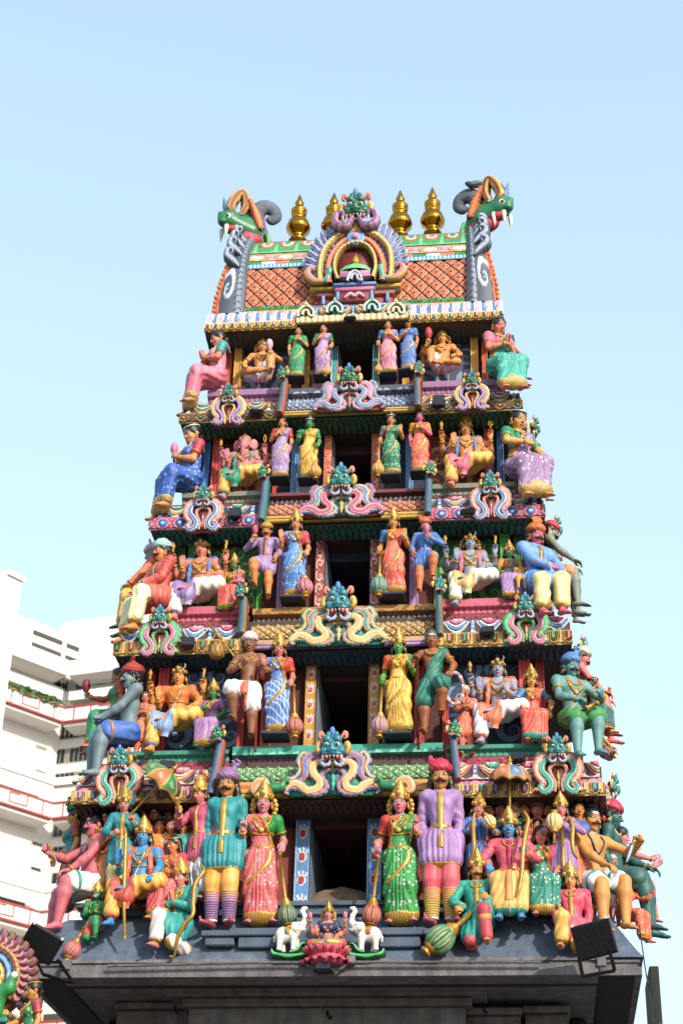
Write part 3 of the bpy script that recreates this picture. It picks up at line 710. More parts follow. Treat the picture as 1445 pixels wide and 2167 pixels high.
def storey(d):
    wu, yu, zu = LV[d['up']]; w, y, z = LV[d['lo']]
    ax = d['ax']; yw = y+.62; hw = .80*w; ybk = 2*YMID-yw
    cz = [axz(r, ax, y+.10) for r in d['cr']]; sz = [axz(r, ax, y+.05) for r in d['sr']]
    ztop = zu+.06
    z0 = min(cz[0], sz[0])-.08
    jo, ji, xc, n0, n1, p1 = .150*w, .104*w, .405*w, .415*w, .70*w, .745*w
    zl = at(ax, d['lin'], yw-.08)[2]
    zd = at(ax, d['cr'][0]-6, yw)[2]
    d.update(yw=yw, y=y, w=w, zplat=cz[0], zside=sz[0], zl=zl, jo=jo, ji=ji, xc=xc, n0=n0, n1=n1, p1=p1, wu=wu, yu=yu)
    # --- core walls with a real opening through the middle
    mb = MB(); c = rgb(d['wall'])
    for s in (-1, 1):
        x = sorted((s*ji, s*hw)); V, F = box(x[0], x[1], yw, ybk, z0-.6, ztop); mb.add(V, F)
    V, F = box(-ji, ji, yw+.02, ybk, zl+.04, ztop); mb.add(V, F)
    V, F = box(-ji, ji, yw+.01, ybk, z0-.6, cz[0]-.003); mb.add(V, F)
    tp(mb, 'storey_wall', mat(d['wall'], 'wall'))
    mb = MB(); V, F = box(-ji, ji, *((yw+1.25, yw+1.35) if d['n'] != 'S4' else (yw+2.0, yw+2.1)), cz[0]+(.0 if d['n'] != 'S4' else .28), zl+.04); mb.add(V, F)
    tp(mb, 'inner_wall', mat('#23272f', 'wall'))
    # reveal of the opening
    mb = MB()
    for s in (-1, 1):
        x = sorted((s*ji, s*(ji-.008))); V, F = box(x[0], x[1], yw-.02, yw+(1.2 if d['n'] != 'S4' else 2.4), cz[0], zl+.05, .003); mb.add(V, F)
    tp(mb, 'door_reveal', mat('#7f8d9e', 'wall'))
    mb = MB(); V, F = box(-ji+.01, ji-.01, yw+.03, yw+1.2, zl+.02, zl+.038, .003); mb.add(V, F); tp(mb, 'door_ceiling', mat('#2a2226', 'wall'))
    V, F = lathe([(0, 0), (.05, .006), (.06, -.008), (.11, .004), (.13, -.01), (.2, 0)], 28, 14, .12); mb = MB(); mb.add(V*A_([1, 1, -1])*A_([w*.09/.2]*2+[1])+A_([0, yw+.22, zl+.016]), F)
    tp(mb, 'ceiling_rosette', mat('#7a6a4a', 'paint'), True)
    # jambs and lintel
    for s in (-1, 1):
        x0, x1 = sorted((s*ji, s*jo)); L = zl-cz[0]
        mb = MB(); V, F = box(x0, x1, yw-.09, yw+.02, cz[0], zl); mb.add(V, F, rgb('#2a2024'))
        panel(mb, (x0+.004, yw-.093, cz[0]), (1, 0, 0), (0, 0, 1), x1-x0-.008, L, jamb_pat(d['jamb'], x1-x0-.008, L), .008)
        tp(mb, 'door_jamb', AT)
    mb = MB(); band(mb, -jo-.05, jo+.05, [(yw-.10, zl), (yw-.12, zl+.05), (yw-.16, zl+.06)], p_plain({'S1': '#5f8fc8', 'S2': '#cfa63f', 'S3': '#d9683c', 'S4': '#34a08a'}[d['n']]))
    V, F = box(-jo-.05, jo+.05, yw-.09, yw, zl+.001, zl+.062, .004); mb.add(V, F, rgb('#5a3a2a')); tp(mb, 'lintel', AT)
    # pilasters between the standing figures, at the niche ends and in the recesses
    for s in (-1, 1):
        for nm, xa, xb, dep, cc, kd in (('inner_pilaster', .285*w, .325*w, .06, d['pil'], 0), ('niche_pilaster', n1, p1, .13, d['npil'], 1), ('recess_pilaster', .765*w, .80*w, .05, d['rpil'], 0), ('recess_post', n0-.02*w, n0+.005*w, .03, d['npil'], 0)):
            x0, x1 = sorted((s*xa, s*xb)); zb = cz[0] if xb < xc else sz[0]
            mb = MB(); V, F = box(x0, x1, yw-dep, yw+.02, zb-.05, zl+.02); mb.add(V, F, rgb(cc)*.8)
            panel(mb, (x0+.003, yw-dep-.003, zb-.05), (1, 0, 0), (0, 0, 1), x1-x0-.006, zl+.06-zb, gstripe(cc, x1-x0-.006), .008)
            tp(mb, nm, AT)
        x0, x1 = sorted((s*(n0+.006*w), s*(n1-.001*w))); L = zl-sz[0]
        mb = MB(); panel(mb, (x0, yw-.012, sz[0]-.02), (1, 0, 0), (0, 0, 1), x1-x0, L, p_tree(d['nbg'], d['nfg'], x1-x0, L), .008); tp(mb, 'niche_panel', AT)
        mb = MB(); band(mb, min(s*n0, s*p1), max(s*n0, s*p1), [(yw-.14, zl-.01), (yw-.17, zl+.03)], p_stripes(['#7a4a30', '#c08a50', '#3a241a'], [.3, .7]))
        V, F = box(min(s*n0, s*p1), max(s*n0, s*p1), yw-.135, yw, zl-.008, zl+.04, .004); mb.add(V, F, rgb('#4a2a20')); tp(mb, 'niche_lintel', AT)
    # --- lotus mouldings under the cornice above
    mb = MB(); band(mb, -.84*w, .84*w, curve_prof('cyma', yw-.03, zl+.065, yw-.22, ztop-.02), p_lotus(.085, d['undc'], '#0f1a16'))
    tp(mb, 'lotus_moulding', AT)
    # --- side-bay ledge, terracotta, kapota, fascia
    nside = len(sz)
    for s in (-1, 1):
        def side(nm, prof, pat, xa=xc+.03, xb=w, **k):
            x0, x1 = sorted((s*xa, s*xb)); mb = MB(); band(mb, x0, x1, prof, pat, **k); return tp(mb, nm, AT)
        xe = .86*w
        side('niche_ledge', [(y+.30, sz[1]), (y+.22, sz[1]+.01), (y+.22, sz[1]+.05), (y+.17, sz[1]+.07), (y+.17, sz[0]-.005), (y+.2, sz[0]), (yw, sz[0])],
             lambda U, V: (p_lotus(.06, d['sledge'], OUT)(U, np.clip((V-.10)*6, 0, 1))[0]*.35*((V > .1) & (V < .25)), np.broadcast_to(rgb(d['sledge']), U.shape+(3,))), xb=xe)
        side('scroll_frieze', [(y+.20, sz[2]-.02), (y+.22, sz[1]+.005)], p_curl(.11, *d['terr']), xb=.93*w)
        k0 = sz[3] if nside == 5 else sz[3]
        side('leaf_eave', curve_prof('kapota', y+.04, k0-.005, y+.19, sz[2]), p_leaf(.34 if d['n'] != 'S1' else .31, d['kap'][0], d['kap'][1], d['kap'][2], d['kap'][3], d['kap'][4]), xb=.985*w)
        if nside == 6: side('bud_strip', [(y+.035, sz[4]), (y+.05, k0)], p_lotus(.16, '#d98aa8', '#7a2a3c'), xb=.99*w)
        zf = sz[4] if nside == 6 else k0
        side('cornice_fascia', [(y+.03, sz[-1]), (y, sz[-1]+.012), (y, zf-.012), (y+.02, zf)], d['fasp'](), uo=s*.0)
    k0_ = sz[3]
    # structure of the cornice all round (side and back faces plain)
    zb, zt = sz[-1], sz[1]
    mb = MB(); ring(mb, w-.30, y+.30, 2*YMID-y-.30, [(0, zb-.02), (.12, zb), (.14, zb+.005), (.14, sz[-2]-.01), (.08, k0_), (.06, zt-.005), (-.2, zt-.004)])
    sc_ = mat({'S1': '#4a3c30', 'S2': '#4c3038', 'S3': '#4a3c30', 'S4': '#4a3c30'}[d['n']], 'wall')
    tp(mb, 'cornice_slab', sc_)
    for s in (-1, 1):
        x0, x1 = sorted((s*(xc+.032), s*(w-.008))); mb = MB(); mb.add(*box(x0, x1, y+.032, 2*YMID-y-.03, zb+.004, sz[-2]-.012, .006)); mb.add(*box(x0+.004, x1-.004, y+.205, 2*YMID-y-.2, sz[-2]-.01, sz[2]-.025, .006)); tp(mb, 'cornice_block', sc_)
    mb = MB(); band(mb, -.99*w, .99*w, [(yw-.28, zb-.012), (y+.04, zb-.006)], p_lotus(.07, d['undc'], '#10201c'), du=.012); tp(mb, 'cornice_soffit', AT)
    # --- centre bay: platform, strips, lattice roof, fascia
    y0_ = y; y = y+.10; yc = y-.02
    mb = MB(); band(mb, -xc, xc, [(y+.21, cz[1]), (y+.12, cz[1]+.01), (y+.12, cz[0]-.01), (y+.14, cz[0]), (yw, cz[0]+.002)],
        (lambda U, V: p_curl(.16, d['ledge'], d['ledge2'], 1)(U, np.clip(V*5, 0, 1)) if False else (0*U, np.where(((V < .22) & (p_curl(.12, d['ledge'], d['ledge2'])(U, np.clip(V*4.5, 0, 1))[0] > 0))[..., None], rgb(d['ledge2']), rgb(d['ledge'])))))
    tp(mb, 'door_ledge', AT)
    mb = MB(); band(mb, -xc, xc, [(y+.21, cz[2]), (y+.205, cz[1]+.004)], p_bead(d['strip'], '#f2e2ea' if d['n'] != 'S4' else '#8d2f6a', .055)); tp(mb, 'bead_strip', AT)
    mb = MB(); band(mb, -xc, xc, curve_prof('kapota', y+.06, cz[3], y+.205, cz[2]), p_lattice(.105 if d['n'] != 'S1' else .085, 3.0 if d['n'] in ('S3', 'S4') else 3.0, *d['lat']), .007, .007); tp(mb, 'lattice_roof', AT)
    mb = MB(); band(mb, -xc, xc, [(y+.03, cz[5]), (y+.06, cz[5]+.01), (y+.03, (cz[4]+cz[5])/2), (y+.06, cz[4]), (y+.06, cz[3]+.002)], p_stripes([d['red'], OUT, d['red'], '#c9a24a', OUT], [.3, .4, .7, .93])); tp(mb, 'red_strip', AT)
    mb = MB(); band(mb, -xc-.03, xc+.03, [(y+.02, cz[6]), (yc, cz[6]+.008), (yc, cz[5]-.004), (yc+.04, cz[5]+.003)], p_stripes([d['fas'], d['fas'], '#5a4220', d['fas']], [.2, .45, .52])); tp(mb, 'centre_fascia', AT)
    if d['n'] == 'S3': pass
    mb = MB(); V, F = box(-xc, xc, y+.205, yw+.1, cz[6]+.02, cz[0]-.004); mb.add(V, F); V, F = box(-xc+.01, xc-.01, y+.125, y+.3, cz[1]+.012, cz[0]-.012); mb.add(V, F); V, F = box(-xc-.02, xc+.02, y+.03, yw, cz[6]+.004, cz[5]-.006); mb.add(V, F); tp(mb, 'centre_slab', mat('#6a4a30', 'wall'))
for d in STOREYS: storey(d); ST[d['n']] = d
# --- ground storey (S5) --------------------------------------------------
def ground_storey():
    w, y, z = LV['base']; wu, yu, zu = LV['c5']; ax = 708; yw = .80; hw = .80*w
    r = lambda v, Y: at(ax, v, Y)[2]
    ji, jo = .100*w, .152*w
    zplat = r(1918, .55); zl = r(1716, yw-.08); zt = zu+.06; ybk = 2*YMID-yw
    ST['S5'] = dict(yw=yw, y=y, w=w, zplat=zplat, zside=zplat, zl=zl, ji=ji, jo=jo)
    mb = MB()
    for s in (-1, 1):
        x = sorted((s*ji, s*hw)); mb.add(*box(x[0], x[1], yw, ybk, zplat-.6, zt))
    mb.add(*box(-ji, ji, yw+.02, ybk, zl+.04, zt)); tp(mb, 'storey_wall', mat('#8a3f34', 'wall'))
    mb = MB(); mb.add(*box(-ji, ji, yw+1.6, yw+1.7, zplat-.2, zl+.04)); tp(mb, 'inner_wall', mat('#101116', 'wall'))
    mb = MB()
    for s in (-1, 1):
        x = sorted((s*ji, s*(ji-.008))); mb.add(*box(x[0], x[1], yw-.02, yw+1.5, zplat-.02, zl+.05, .003))
    tp(mb, 'door_reveal', mat('#74869a', 'wall'))
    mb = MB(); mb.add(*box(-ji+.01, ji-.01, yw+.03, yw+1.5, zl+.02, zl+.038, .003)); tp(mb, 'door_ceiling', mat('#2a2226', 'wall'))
    V, F = lathe([(0, 0), (.05, .006), (.06, -.008), (.11, .004), (.13, -.01), (.2, 0)], 28, 14, .12); mb = MB(); mb.add(V*A_([1.15, 1.15, -1])+A_([0, yw+.30, zl+.016]), F); tp(mb, 'ceiling_rosette', mat('#5a3a3f', 'paint'), True)
    # mortar heap on the sill
    mb = MB(); n = 26; X, Yg = np.meshgrid(np.linspace(-ji+.01, ji-.01, n), np.linspace(yw-.28, yw+1.4, 40), indexing='ij')
    Z = zplat-.02+.36*smooth01((Yg-yw+.25)/.50)*(.75+.25*np.cos(X*5))+.012*np.sin(X*31+Yg*17)*np.cos(Yg*23)
    mb.add(np.stack([X, Yg, Z], 2).reshape(-1, 3), grid_faces(n, 40)); tp(mb, 'rough_sill', mat('#8a7458', 'stain'), True)
    for s in (-1, 1):
        x0, x1 = sorted((s*ji, s*jo)); L = zl-zplat
        mb = MB(); V, F = box(x0, x1, yw-.10, yw+.02, zplat, zl); mb.add(V, F, rgb('#3a5a80'))
        panel(mb, (x0+.004, yw-.103, zplat), (1, 0, 0), (0, 0, 1), x1-x0-.008, L, jamb_pat('p5', x1-x0-.008, L), .007); tp(mb, 'door_jamb', AT)
    mb = MB(); band(mb, -jo-.06, jo+.06, [(yw-.11, zl), (yw-.14, zl+.02), (yw-.14, zl+.06), (yw-.18, zl+.075)], p_stripes(['#c99f2f', '#8a6a1a', '#cfa63f'], [.2, .3])); V, F = box(-jo-.06, jo+.06, yw-.10, yw, zl+.001, zl+.074, .004); mb.add(V, F, rgb('#6a4a1a')); tp(mb, 'lintel', AT)
    for s in (-1, 1):
        a, b = sorted((s*(jo+.06), s*.43*w)); mb = MB(); band(mb, a, b, [(yw-.04, zl-.03), (yw-.06, zl-.02), (yw-.06, zl+.04), (yw-.1, zl+.05)], p_stripes(['#c99f2f', '#8a6a1a', '#cfa63f'], [.2, .3])); V, F = box(a, b, yw-.035, yw, zl-.028, zl+.045, .004); mb.add(V, F, rgb('#6a4a1a')); tp(mb, 'wall_band', AT)
    mb = MB(); band(mb, -.84*w, .84*w, curve_prof('cyma', yw-.03, zl+.08, yw-.25, zt-.02), p_lotus(.075, '#6a2f28', '#180c0a')); tp(mb, 'lotus_moulding', AT)
    # stepped blue-grey plinth under the figures
    z1, z2, z3 = r(1945, .35), r(2018, .06), r(2030, .0)
    zc = r(2055, 0.0)
    BL = '#5d7086'
    pr = [(-.02, z3-.002), (.03, z2), (.24, z1-.05), (.30, z1), (.42, z1+.02), (.42, z1+.04), (.38, z1+.06), (.38, zplat-.06), (.34, zplat-.05), (.34, zplat-.01), (.38, zplat), (yw+.1, zplat+.002)]
    mb = MB(); ring(mb, w-.30, .30, 2*YMID-.30, [(.30-p, zz) for p, zz in pr]); tp(mb, 'sloped_plinth', mat(BL, 'stain'))
    G = '#7b797b'
    # eave: two levels, the middle bay stands forward
    zb = zc-.02
    x2 = 2.42
    mb = MB(); ring(mb, w-.30, .30, 2*YMID-.30, [(-.2, zb-.03), (.24, zb-.03), (.30, zb-.03), (.30, z3-.09), (.27, z3-.07), (.27, z3-.05), (.29, z3-.04), (.29, z3-.012), (.26, z3-.004)]); tp(mb, 'eave_fascia', mat(G, 'stain'))
    mb = MB(); prf = [(.2, zb-.05), (-.09, zb-.05), (-.09, zb+.05), (-.07, z3-.09), (-.05, z3-.07), (-.05, z3-.05), (-.07, z3-.04), (-.06, z3-.008), (.05, z3)]
    n = len(prf); V = [(sx*x2, p, q) for sx in (-1, 1) for p, q in prf]; F = [(i, i+1, n+i+1, n+i) for i in range(n-1)]
    mb.add(V, A_(F)[:, ::-1]); 
    for o, fl in ((0, 1), (n, -1)):
        c = len(V); mb.add([V[o+i] for i in range(n)]+[(V[o][0], .1, (zb+z3)/2)], A_([(i, i+1, n) for i in range(n-1)])[:, ::fl])
    tp(mb, 'eave_centre', mat(G, 'stain'))
    # underside, lower mouldings and the grey gate walls
    zd = r(2110, .5)
    mb = MB(); ring(mb, w-1.02, 1.0, 2*YMID-1.0, [(.0, zd-.02), (.12, zd), (.16, zd+.1), (.22, zd+.12), (.30, zd+.16), (.66, zb-.04), (.96, zb-.034), (.4, zb+.05)]); tp(mb, 'eave_underside', mat('#0e0f12', 'stain'))  # dark grey paint blackened further to carry the shade under the eave
    mb = MB(); mb.add(*box(-1.55, 1.42, .48, 1.1, zd+.02, zd+.10)); mb.add(*box(-1.62, 1.48, .40, 1.1, zd+.11, zd+.16)); mb.add(*box(-1.42, 1.28, .56, 1.1, zd-.06, zd+.015)); tp(mb, 'gate_moulding', mat('#7d7771', 'stain'))
    mb = MB(); mb.add(*box(-1.36, 1.22, .62, 3.2, .0, zd-.062)); tp(mb, 'gate_block', mat('#7c7772', 'stain'))
    for a, b, yy, zt_ in ((-2.10, -1.36, .86, zd-.02), (1.222, 1.72, .84, zd-.09), (1.76, 2.16, .90, zd-.06)):
        mb = MB(); mb.add(*box(a, b, yy, 3.4, .0, zt_)); pr_ = tp(mb, 'gate_pier', mat('#75706c', 'stain'))
        mb = MB(); mb.add(*box(a-.02, b+.02, yy-.06, 1.2, zt_+.005, zt_+.065)); tp(mb, 'pier_capital', mat('#827a73', 'stain'), parent=pr_)
    for a in (2.2, -2.34):
        mb = MB(); mb.add(*box(a, a+.14, 1.5, 3.9, zd-.8, zb-.045)); tp(mb, 'side_beam', mat('#2a2a2b', 'stain'))
    P = at(1372, 2044, 5.2); Q = at(1389, 2044, 5.2); mb = MB(); mb.add(*box(P[0], Q[0]+.02, 5.2, 6.2, 0, P[2])); tp(mb, 'rear_wall', mat('#262823', 'stain'))
    return z1, z2, z3, zb, zd, zc
G5 = ground_storey()
# ================================================================ barrel roof with dragon gables, dormer and finials
def prj(P):
    d = np.asarray(P, float)-CAM; z = d @ FX
    return np.stack([IW/2+FPX*(d @ RX)/z, IH/2-FPX*(d @ UX)/z], -1)
def roof():
    w, y, z = LV['c1']; ax = 750
    r = lambda v, Y: at(ax, v, Y)[2]
    zf = r(671, y); zk = r(653, y+.2); y0 = y+.24; z0 = r(641, y0); aa = YMID-y0; bb = (r(510, y0+.62*aa)-z0)/.92
    # cornice under the roof
    mb = MB(); ring(mb, w-.30, y+.30, 2*YMID-y-.30, [(0, z-.02), (.26, z), (.27, z+.005), (.27, zf-.01), (.22, zf), (.0, zk-.03), (-.1, zk-.02)]); tp(mb, 'cornice_slab', mat('#5a4632', 'wall'))
    mb = MB(); band(mb, -.99*w, .99*w, [(y+.45, z-.012), (y+.04, z-.001)], p_lotus(.07, '#2f5c4f', '#10201c'), du=.012); tp(mb, 'cornice_soffit', AT)
    mb = MB(); band(mb, -.99*w, -.66, [(y+.03, z), (y, z+.012), (y, zf-.01), (y+.02, zf)], p_u(.10, '#c8607a', '#4a78b8', '#d9b45c', '#3a2414', '#e8dcb0')); tp(mb, 'roof_fascia', AT)
    mb = MB(); band(mb, .66, .99*w, [(y+.03, z), (y, z+.012), (y, zf-.01), (y+.02, zf)], p_u(.10, '#c8607a', '#4a78b8', '#d9b45c', '#3a2414', '#e8dcb0')); tp(mb, 'roof_fascia', AT)
    mb = MB(); band(mb, -.66, .66, [(y+.0, z+.02), (y-.03, z+.03), (y-.03, zf+.02), (y+.0, zf+.03)], p_bead('#c9a850', '#efe3b8', .07)); tp(mb, 'centre_fascia', AT)
    mb = MB(); V, F = box(-.658, .658, y-.01, y+.3, z+.015, zf+.02); mb.add(V, F); tp(mb, 'centre_slab', mat('#5a4632', 'wall'))
    mb = MB(); band(mb, -.66, .66, curve_prof('kapota', y+.02, zf+.03, y+.14, zk-.03), p_leaf(.22, ('#f6f0e4', '#e8a04a', '#e8c88a'), ('#e87a3a', '#3a8ad0'), '#4a90d0', '#ffffff', '#d9b45c')); tp(mb, 'leaf_eave', AT)
    for s in (-1, 1):
        a, b = sorted((s*.66, s*.985*w)); mb = MB(); band(mb, a, b, curve_prof('kapota', y+.03, zf, y+.22, zk), p_petal(.128, '#e8b4c6', '#efe6e0', '#5a88c4', '#3a3a50')); tp(mb, 'petal_eave', AT)
    mb = MB(); band(mb, -1.36, 1.36, [(y+.20, zk-.03), (y+.19, zk+.0), (y+.19, r(648, y+.19)), (y0+.0, r(648, y+.19)+.004)], p_plain('#d9a52f')); tp(mb, 'gold_strip', AT)
    mb = MB(); band(mb, -1.36, 1.36, [(y+.215, r(648, y+.19)), (y+.225, z0)], p_curl(.12, '#1f5c38', '#4aa060')); tp(mb, 'vine_strip', AT)
    # vault: split by rows into lattice / strips
    T = np.linspace(0, math.radians(96), 400); yy = y0+aa*(1-np.cos(T)); zz = z0+bb*np.sin(T)
    rows = prj(np.stack([0*T+.0, yy, zz], 1))[:, 1]
    lim = np.argmin(rows); tt = lambda row: np.interp(-row, -rows[:lim], T[:lim])
    def arc(ta, tb, off=0, n=40):
        t = np.linspace(ta, tb, n); N = np.stack([-np.cos(t)*bb, np.sin(t)*aa], 1); N /= np.linalg.norm(N, axis=1, keepdims=True)
        return np.stack([y0+aa*(1-np.cos(t)), z0+bb*np.sin(t)], 1)+N*off
    xe = 1.36
    t1, t2, t3, t4 = tt(561), tt(552), tt(546), tt(532)
    mb = MB(); band(mb, -xe, xe, arc(0, t1), p_lattice(.178, 3.0, '#4a1812', '#f0b088', '#dd4424', '#f07a40', '#4a8a5a'), .008, .008); tp(mb, 'tiled_vault', AT)
    mb = MB(); band(mb, -xe, xe, arc(t1, t2, .02, 8), p_bead('#3f8fb0', '#bfe6ea', .05)); tp(mb, 'bead_strip', AT)
    mb = MB(); band(mb, -xe, xe, arc(t2, t3, .015, 8), lambda U, V: (0*U+.004, pick((np.floor(U/.17) % 3), '#e0805a', '#3f8a4a', '#d8c8e0'))); tp(mb, 'ridge_strip', AT)
    mb = MB(); band(mb, -xe, xe, arc(t3, t4, .02, 12), p_circ(.36, '#c8a0c0', '#d9b45c', '#f0f0f4', '#3a2a20', '#b888b0')); tp(mb, 'medallion_strip', AT)
    def ridge(U, V):
        x = (U/.26) % 1-.5; c = np.floor(U/.26) % 2; rr = np.hypot(x*1.0, (V-.85)*.9)
        i = steps(rr, [.14, .17, .27, .30, .38, .41]); col = pick(i, '#e8708a', '#f8e8e0', '#f2e2c8', '#5a3a20', '#d9803a', '#2a4a2a', '#3a9a5a')
        col = np.where(((rr < .14) & (c == 0))[..., None], rgb('#2f9a6a'), col); lf = (np.abs(np.abs(x)-.5) < .12*(1-V)) | (V < .1); col = np.where(lf[..., None], rgb('#7ac08a'), col)
        return np.where(i % 2 == 1, -.006, .012), col
    mb = MB(); band(mb, -xe, xe, arc(t4, tt(511.5), .03, 20), ridge); tp(mb, 'ridge_band', AT)
    mb = MB(); band(mb, -xe, xe, arc(tt(511.5), math.radians(96), .032, 12), p_plain('#6a7a58'), .1); tp(mb, 'ridge_cap', AT)
    mb = MB(); t = np.linspace(0, math.pi, 40); n = 40
    P = np.stack([y0+.03+(aa-.03)*(1-np.cos(t)), z0+(bb-.03)*np.sin(t)], 1); V = [(sx*xe, p, q) for sx in (-1, 1) for p, q in P]
    mb.add(V, grid_faces(2, n)); V2 = [(sx*xe, 2*YMID-y0-.03 if 0 else p, q) for sx in (-1, 1) for p, q in P]
    for sx in (-1, 1): mb.add([(sx*xe, p, q) for p, q in P]+[(sx*xe, YMID, z0)], A_([(i, i+1, n) for i in range(n-1)])[:, ::sx])
    tp(mb, 'vault_core', mat('#7a4a3a', 'wall'), True)
    ztop = z0+bb
    # --- gable bands with scales and scrolls
    for s in (-1, 1):
        g = empty('roof_gable', (s*1.5, y+.2, zk)); 
        n = 90; t = np.linspace(-.10, math.radians(70), n); A = np.zeros((n, 2)); 
        A[:, 0] = y0-.05+aa*(1-np.cos(np.maximum(t, 0)))-.02; A[:, 1] = z0+bb*np.sin(t)
        rw = np.linspace(0, 1, n)
        xi = np.interp(rw, [0, .5, 1], [1.34, 1.36, 1.33]); xo = np.interp(rw, [0, .12, .40, .52, .8, 1], [1.70, 1.69, 1.60, 1.56, 1.55, 1.50])
        k = 34; u = np.linspace(0, 1, k)
        X = xi[:, None]+(xo-xi)[:, None]*u[None]; lift = .05*np.sin(u*np.pi)[None]+np.zeros((n, 1)); L = rw*2.2
        col = np.broadcast_to(rgb('#4d5866'), (n, k, 3)).copy(); hgt = lift*1.0
        roll = (u > .10) & (u < .34); rib = np.abs(np.sin(L[:, None]*30+u[None]*6)) ; col[:, roll] = np.where((rib[:, roll] < .35)[..., None], rgb('#20262e'), rgb('#8a98a8')); hgt[:, roll] += .03*np.sin((u[roll]-.10)/.24*np.pi)[None]
        edge = u > .90; up = rw > .42
        sc = (L[:, None]*2.6) % 1; ssh = (u[None] > .46) & (u[None] < .90) & up[:, None]; d2 = np.hypot((u[None]-.86)*1.0, (sc-.25)*.55)
        leaf = ssh & (d2 < .34); col[leaf] = rgb('#7f90a4'); hgt += np.where(leaf, .035*(1-d2/.34), 0); col[ssh & (np.abs(d2-.34) < .03)] = rgb('#1c222a')
        cur = (~up[:, None]) & (u[None] > .40) & (u[None] < .9); xx = (u[None]-.66)/.28; yv = (L[:, None]-.42)/.30; th = np.arctan2(yv, xx); rr = np.hypot(xx, yv)+1e-4; cc = cur & (np.sin(th+np.log(rr)*4) > .4) & (rr < 1.2)
        col[cc] = rgb('#c8d4e0'); hgt += np.where(cc, .012, 0)
        col[:, edge] = rgb('#d98a2f'); col[(~up)] = np.where(edge[None, :, None], rgb('#d9602f'), col[(~up)]); hgt[:, edge] += .02*np.abs(np.sin(L*16))[:, None]
        N = np.stack([-np.cos(np.maximum(t, 0))*bb, np.sin(np.maximum(t, 0))*aa], 1); N /= np.linalg.norm(N, axis=1, keepdims=True)
        P = np.zeros((n, k+4, 3)); q = A[:, None]+N[:, None]*hgt[..., None]
        P[:, 1:k+1, 0] = X; P[:, 1:k+1, 1] = q[..., 0]; P[:, 1:k+1, 2] = q[..., 1]
        bk = A-N*.30
        for j, xx_ in ((0, xi), (k+1, xo), (k+2, xo), (k+3, xi)):
            src = A if j in (0, k+1) else bk
            if j == 0: src = bk
            P[:, j, 0] = xx_; P[:, j, 1] = (bk if j != k+1 else A-N*.02)[:, 0]; P[:, j, 2] = (bk if j != k+1 else A-N*.02)[:, 1]
        c2 = np.concatenate([col[:, :1], col, col[:, -1:], col[:, :1], col[:, :1]], 1)
        P[..., 0] *= s; F = grid_faces(n, k+4, cv=True)
        if s < 0: F = F[:, ::-1]
        V = P.reshape(-1, 3)-A_(g.location)
        mk('gable_band', V, [F], AT, g, c2.reshape(-1, 3)); 
        for end in (0, -1):
            pass
        # curled scale leaves and a toothed edge in real relief
        lf = MB(); tj = MB()
        for i in range(4):
            j = int(n*(.44+.13*i)); c_ = A_([xo[j]*.35+xi[j]*.65+.06, q[j, k//2, 0]-.015, q[j, k//2, 1]])
            V, F, cc = strip2([(-.05, -.10), (.02, -.03), (.09, .03), (.075, .09), (.03, .08), (.045, .04)], [.04, .10, .10, .07, .05, .02], .05, ['#5d6c80', '#a8b6c6', '#5d6c80'], 24, 9, scal=60); lf.add((V*A_([1.15, 1.3, 1.5])+c_)*A_([s, 1, 1]), F if s > 0 else mirF(F), cc)
        for i in range(26):
            j = int(3+i*(n-8)/25); V, F = ball((xo[j]+.012, q[j, -1, 0]+.01, q[j, -1, 1]), (.028, .03, .034), 8); tj.add(V*A_([s, 1, 1]), F if s > 0 else mirF(F))
        V, F = lf.arr(); mk('scale_leaves', V-A_(g.location), F, AT, g, np.concatenate(lf.C)); V, F = tj.arr(); mk('toothed_edge', V-A_(g.location), F, mat('#d9782f'), g)
        # dragon head, in a local frame: +x outward, z up, facing outward and forward
        piv = A_([1.50 if s < 0 else 1.60, A[-1, 0]-.10, A[-1, 1]+.02]); sg = A_([s, 1, 1])
        def put(nm, V, F, m, col=None, parent=g):
            V = xf(V, Rz(-.35 if s < 0 else -.30) @ Rx(.15), s=1.30)+piv; V = V*sg-A_(g.location)
            return mk(nm, V, F if s > 0 else mirF(F), m, parent, col)
        hd = Sdf(); U = .0014
        hd.cone((-.05, 0, .05), (.16, -.02, .12), .11, .09, .05); hd.cone((.16, -.02, .12), (.23, -.03, .13), .08, .055, .05); hd.cone((.23, -.03, .13), (.265, -.03, .19), .05, .028, .03); hd.ell((.24, -.05, .09), (.045, .05, .035), .02)
        hd.ell((.17, -.02, .19), (.07, .08, .055), .04); hd.cone((.10, 0, .17), (-.05, .0, .15), .07, .08, .04)
        hd.cone((-.10, 0, .06), (-.19, 0, -.05), .07, .05, .04); hd.cone((-.19, 0, -.05), (-.16, 0, -.16), .05, .045, .03); hd.cone((-.16, 0, -.16), (-.07, 0, -.19), .045, .03, .03)
        V, F = hd.nets(.012); h = put('dragon_head', V, F, mat('#237a4c', 'gloss'))
        V, F = MB().add(*ball((-.02, -.04, -.04), (.16, .07, .085), 14)).add(*ball((.12, -.05, .02), (.10, .06, .05), 12)).arr(); put('mouth', V, F, mat('#c23a44'), parent=h)
        m = MB()
        for sy in (-1, 1): m.add(*ball((.19, sy*.075-.02, .14), (.035, .025, .035), 10))
        V, F = m.arr(); put('eyes', V, F, mat('#f2ede0', 'gloss'), parent=h)
        m = MB()
        for sy in (-1, 1): m.add(*ball((.205, sy*.095-.02, .138), (.017, .012, .017), 8))
        V, F = m.arr(); put('pupils', V, F, mat('#14110f', 'gloss'), parent=h)
        m = MB()
        for (x, yy_) in ((.20, -.07), (.23, .04), (.10, -.08)):
            V, F = lathe([(.001, -.13), (.015, -.07), (.026, -.01), (.022, .02)], 8); m.add(V+A_([x, yy_-.01, .03]), F)
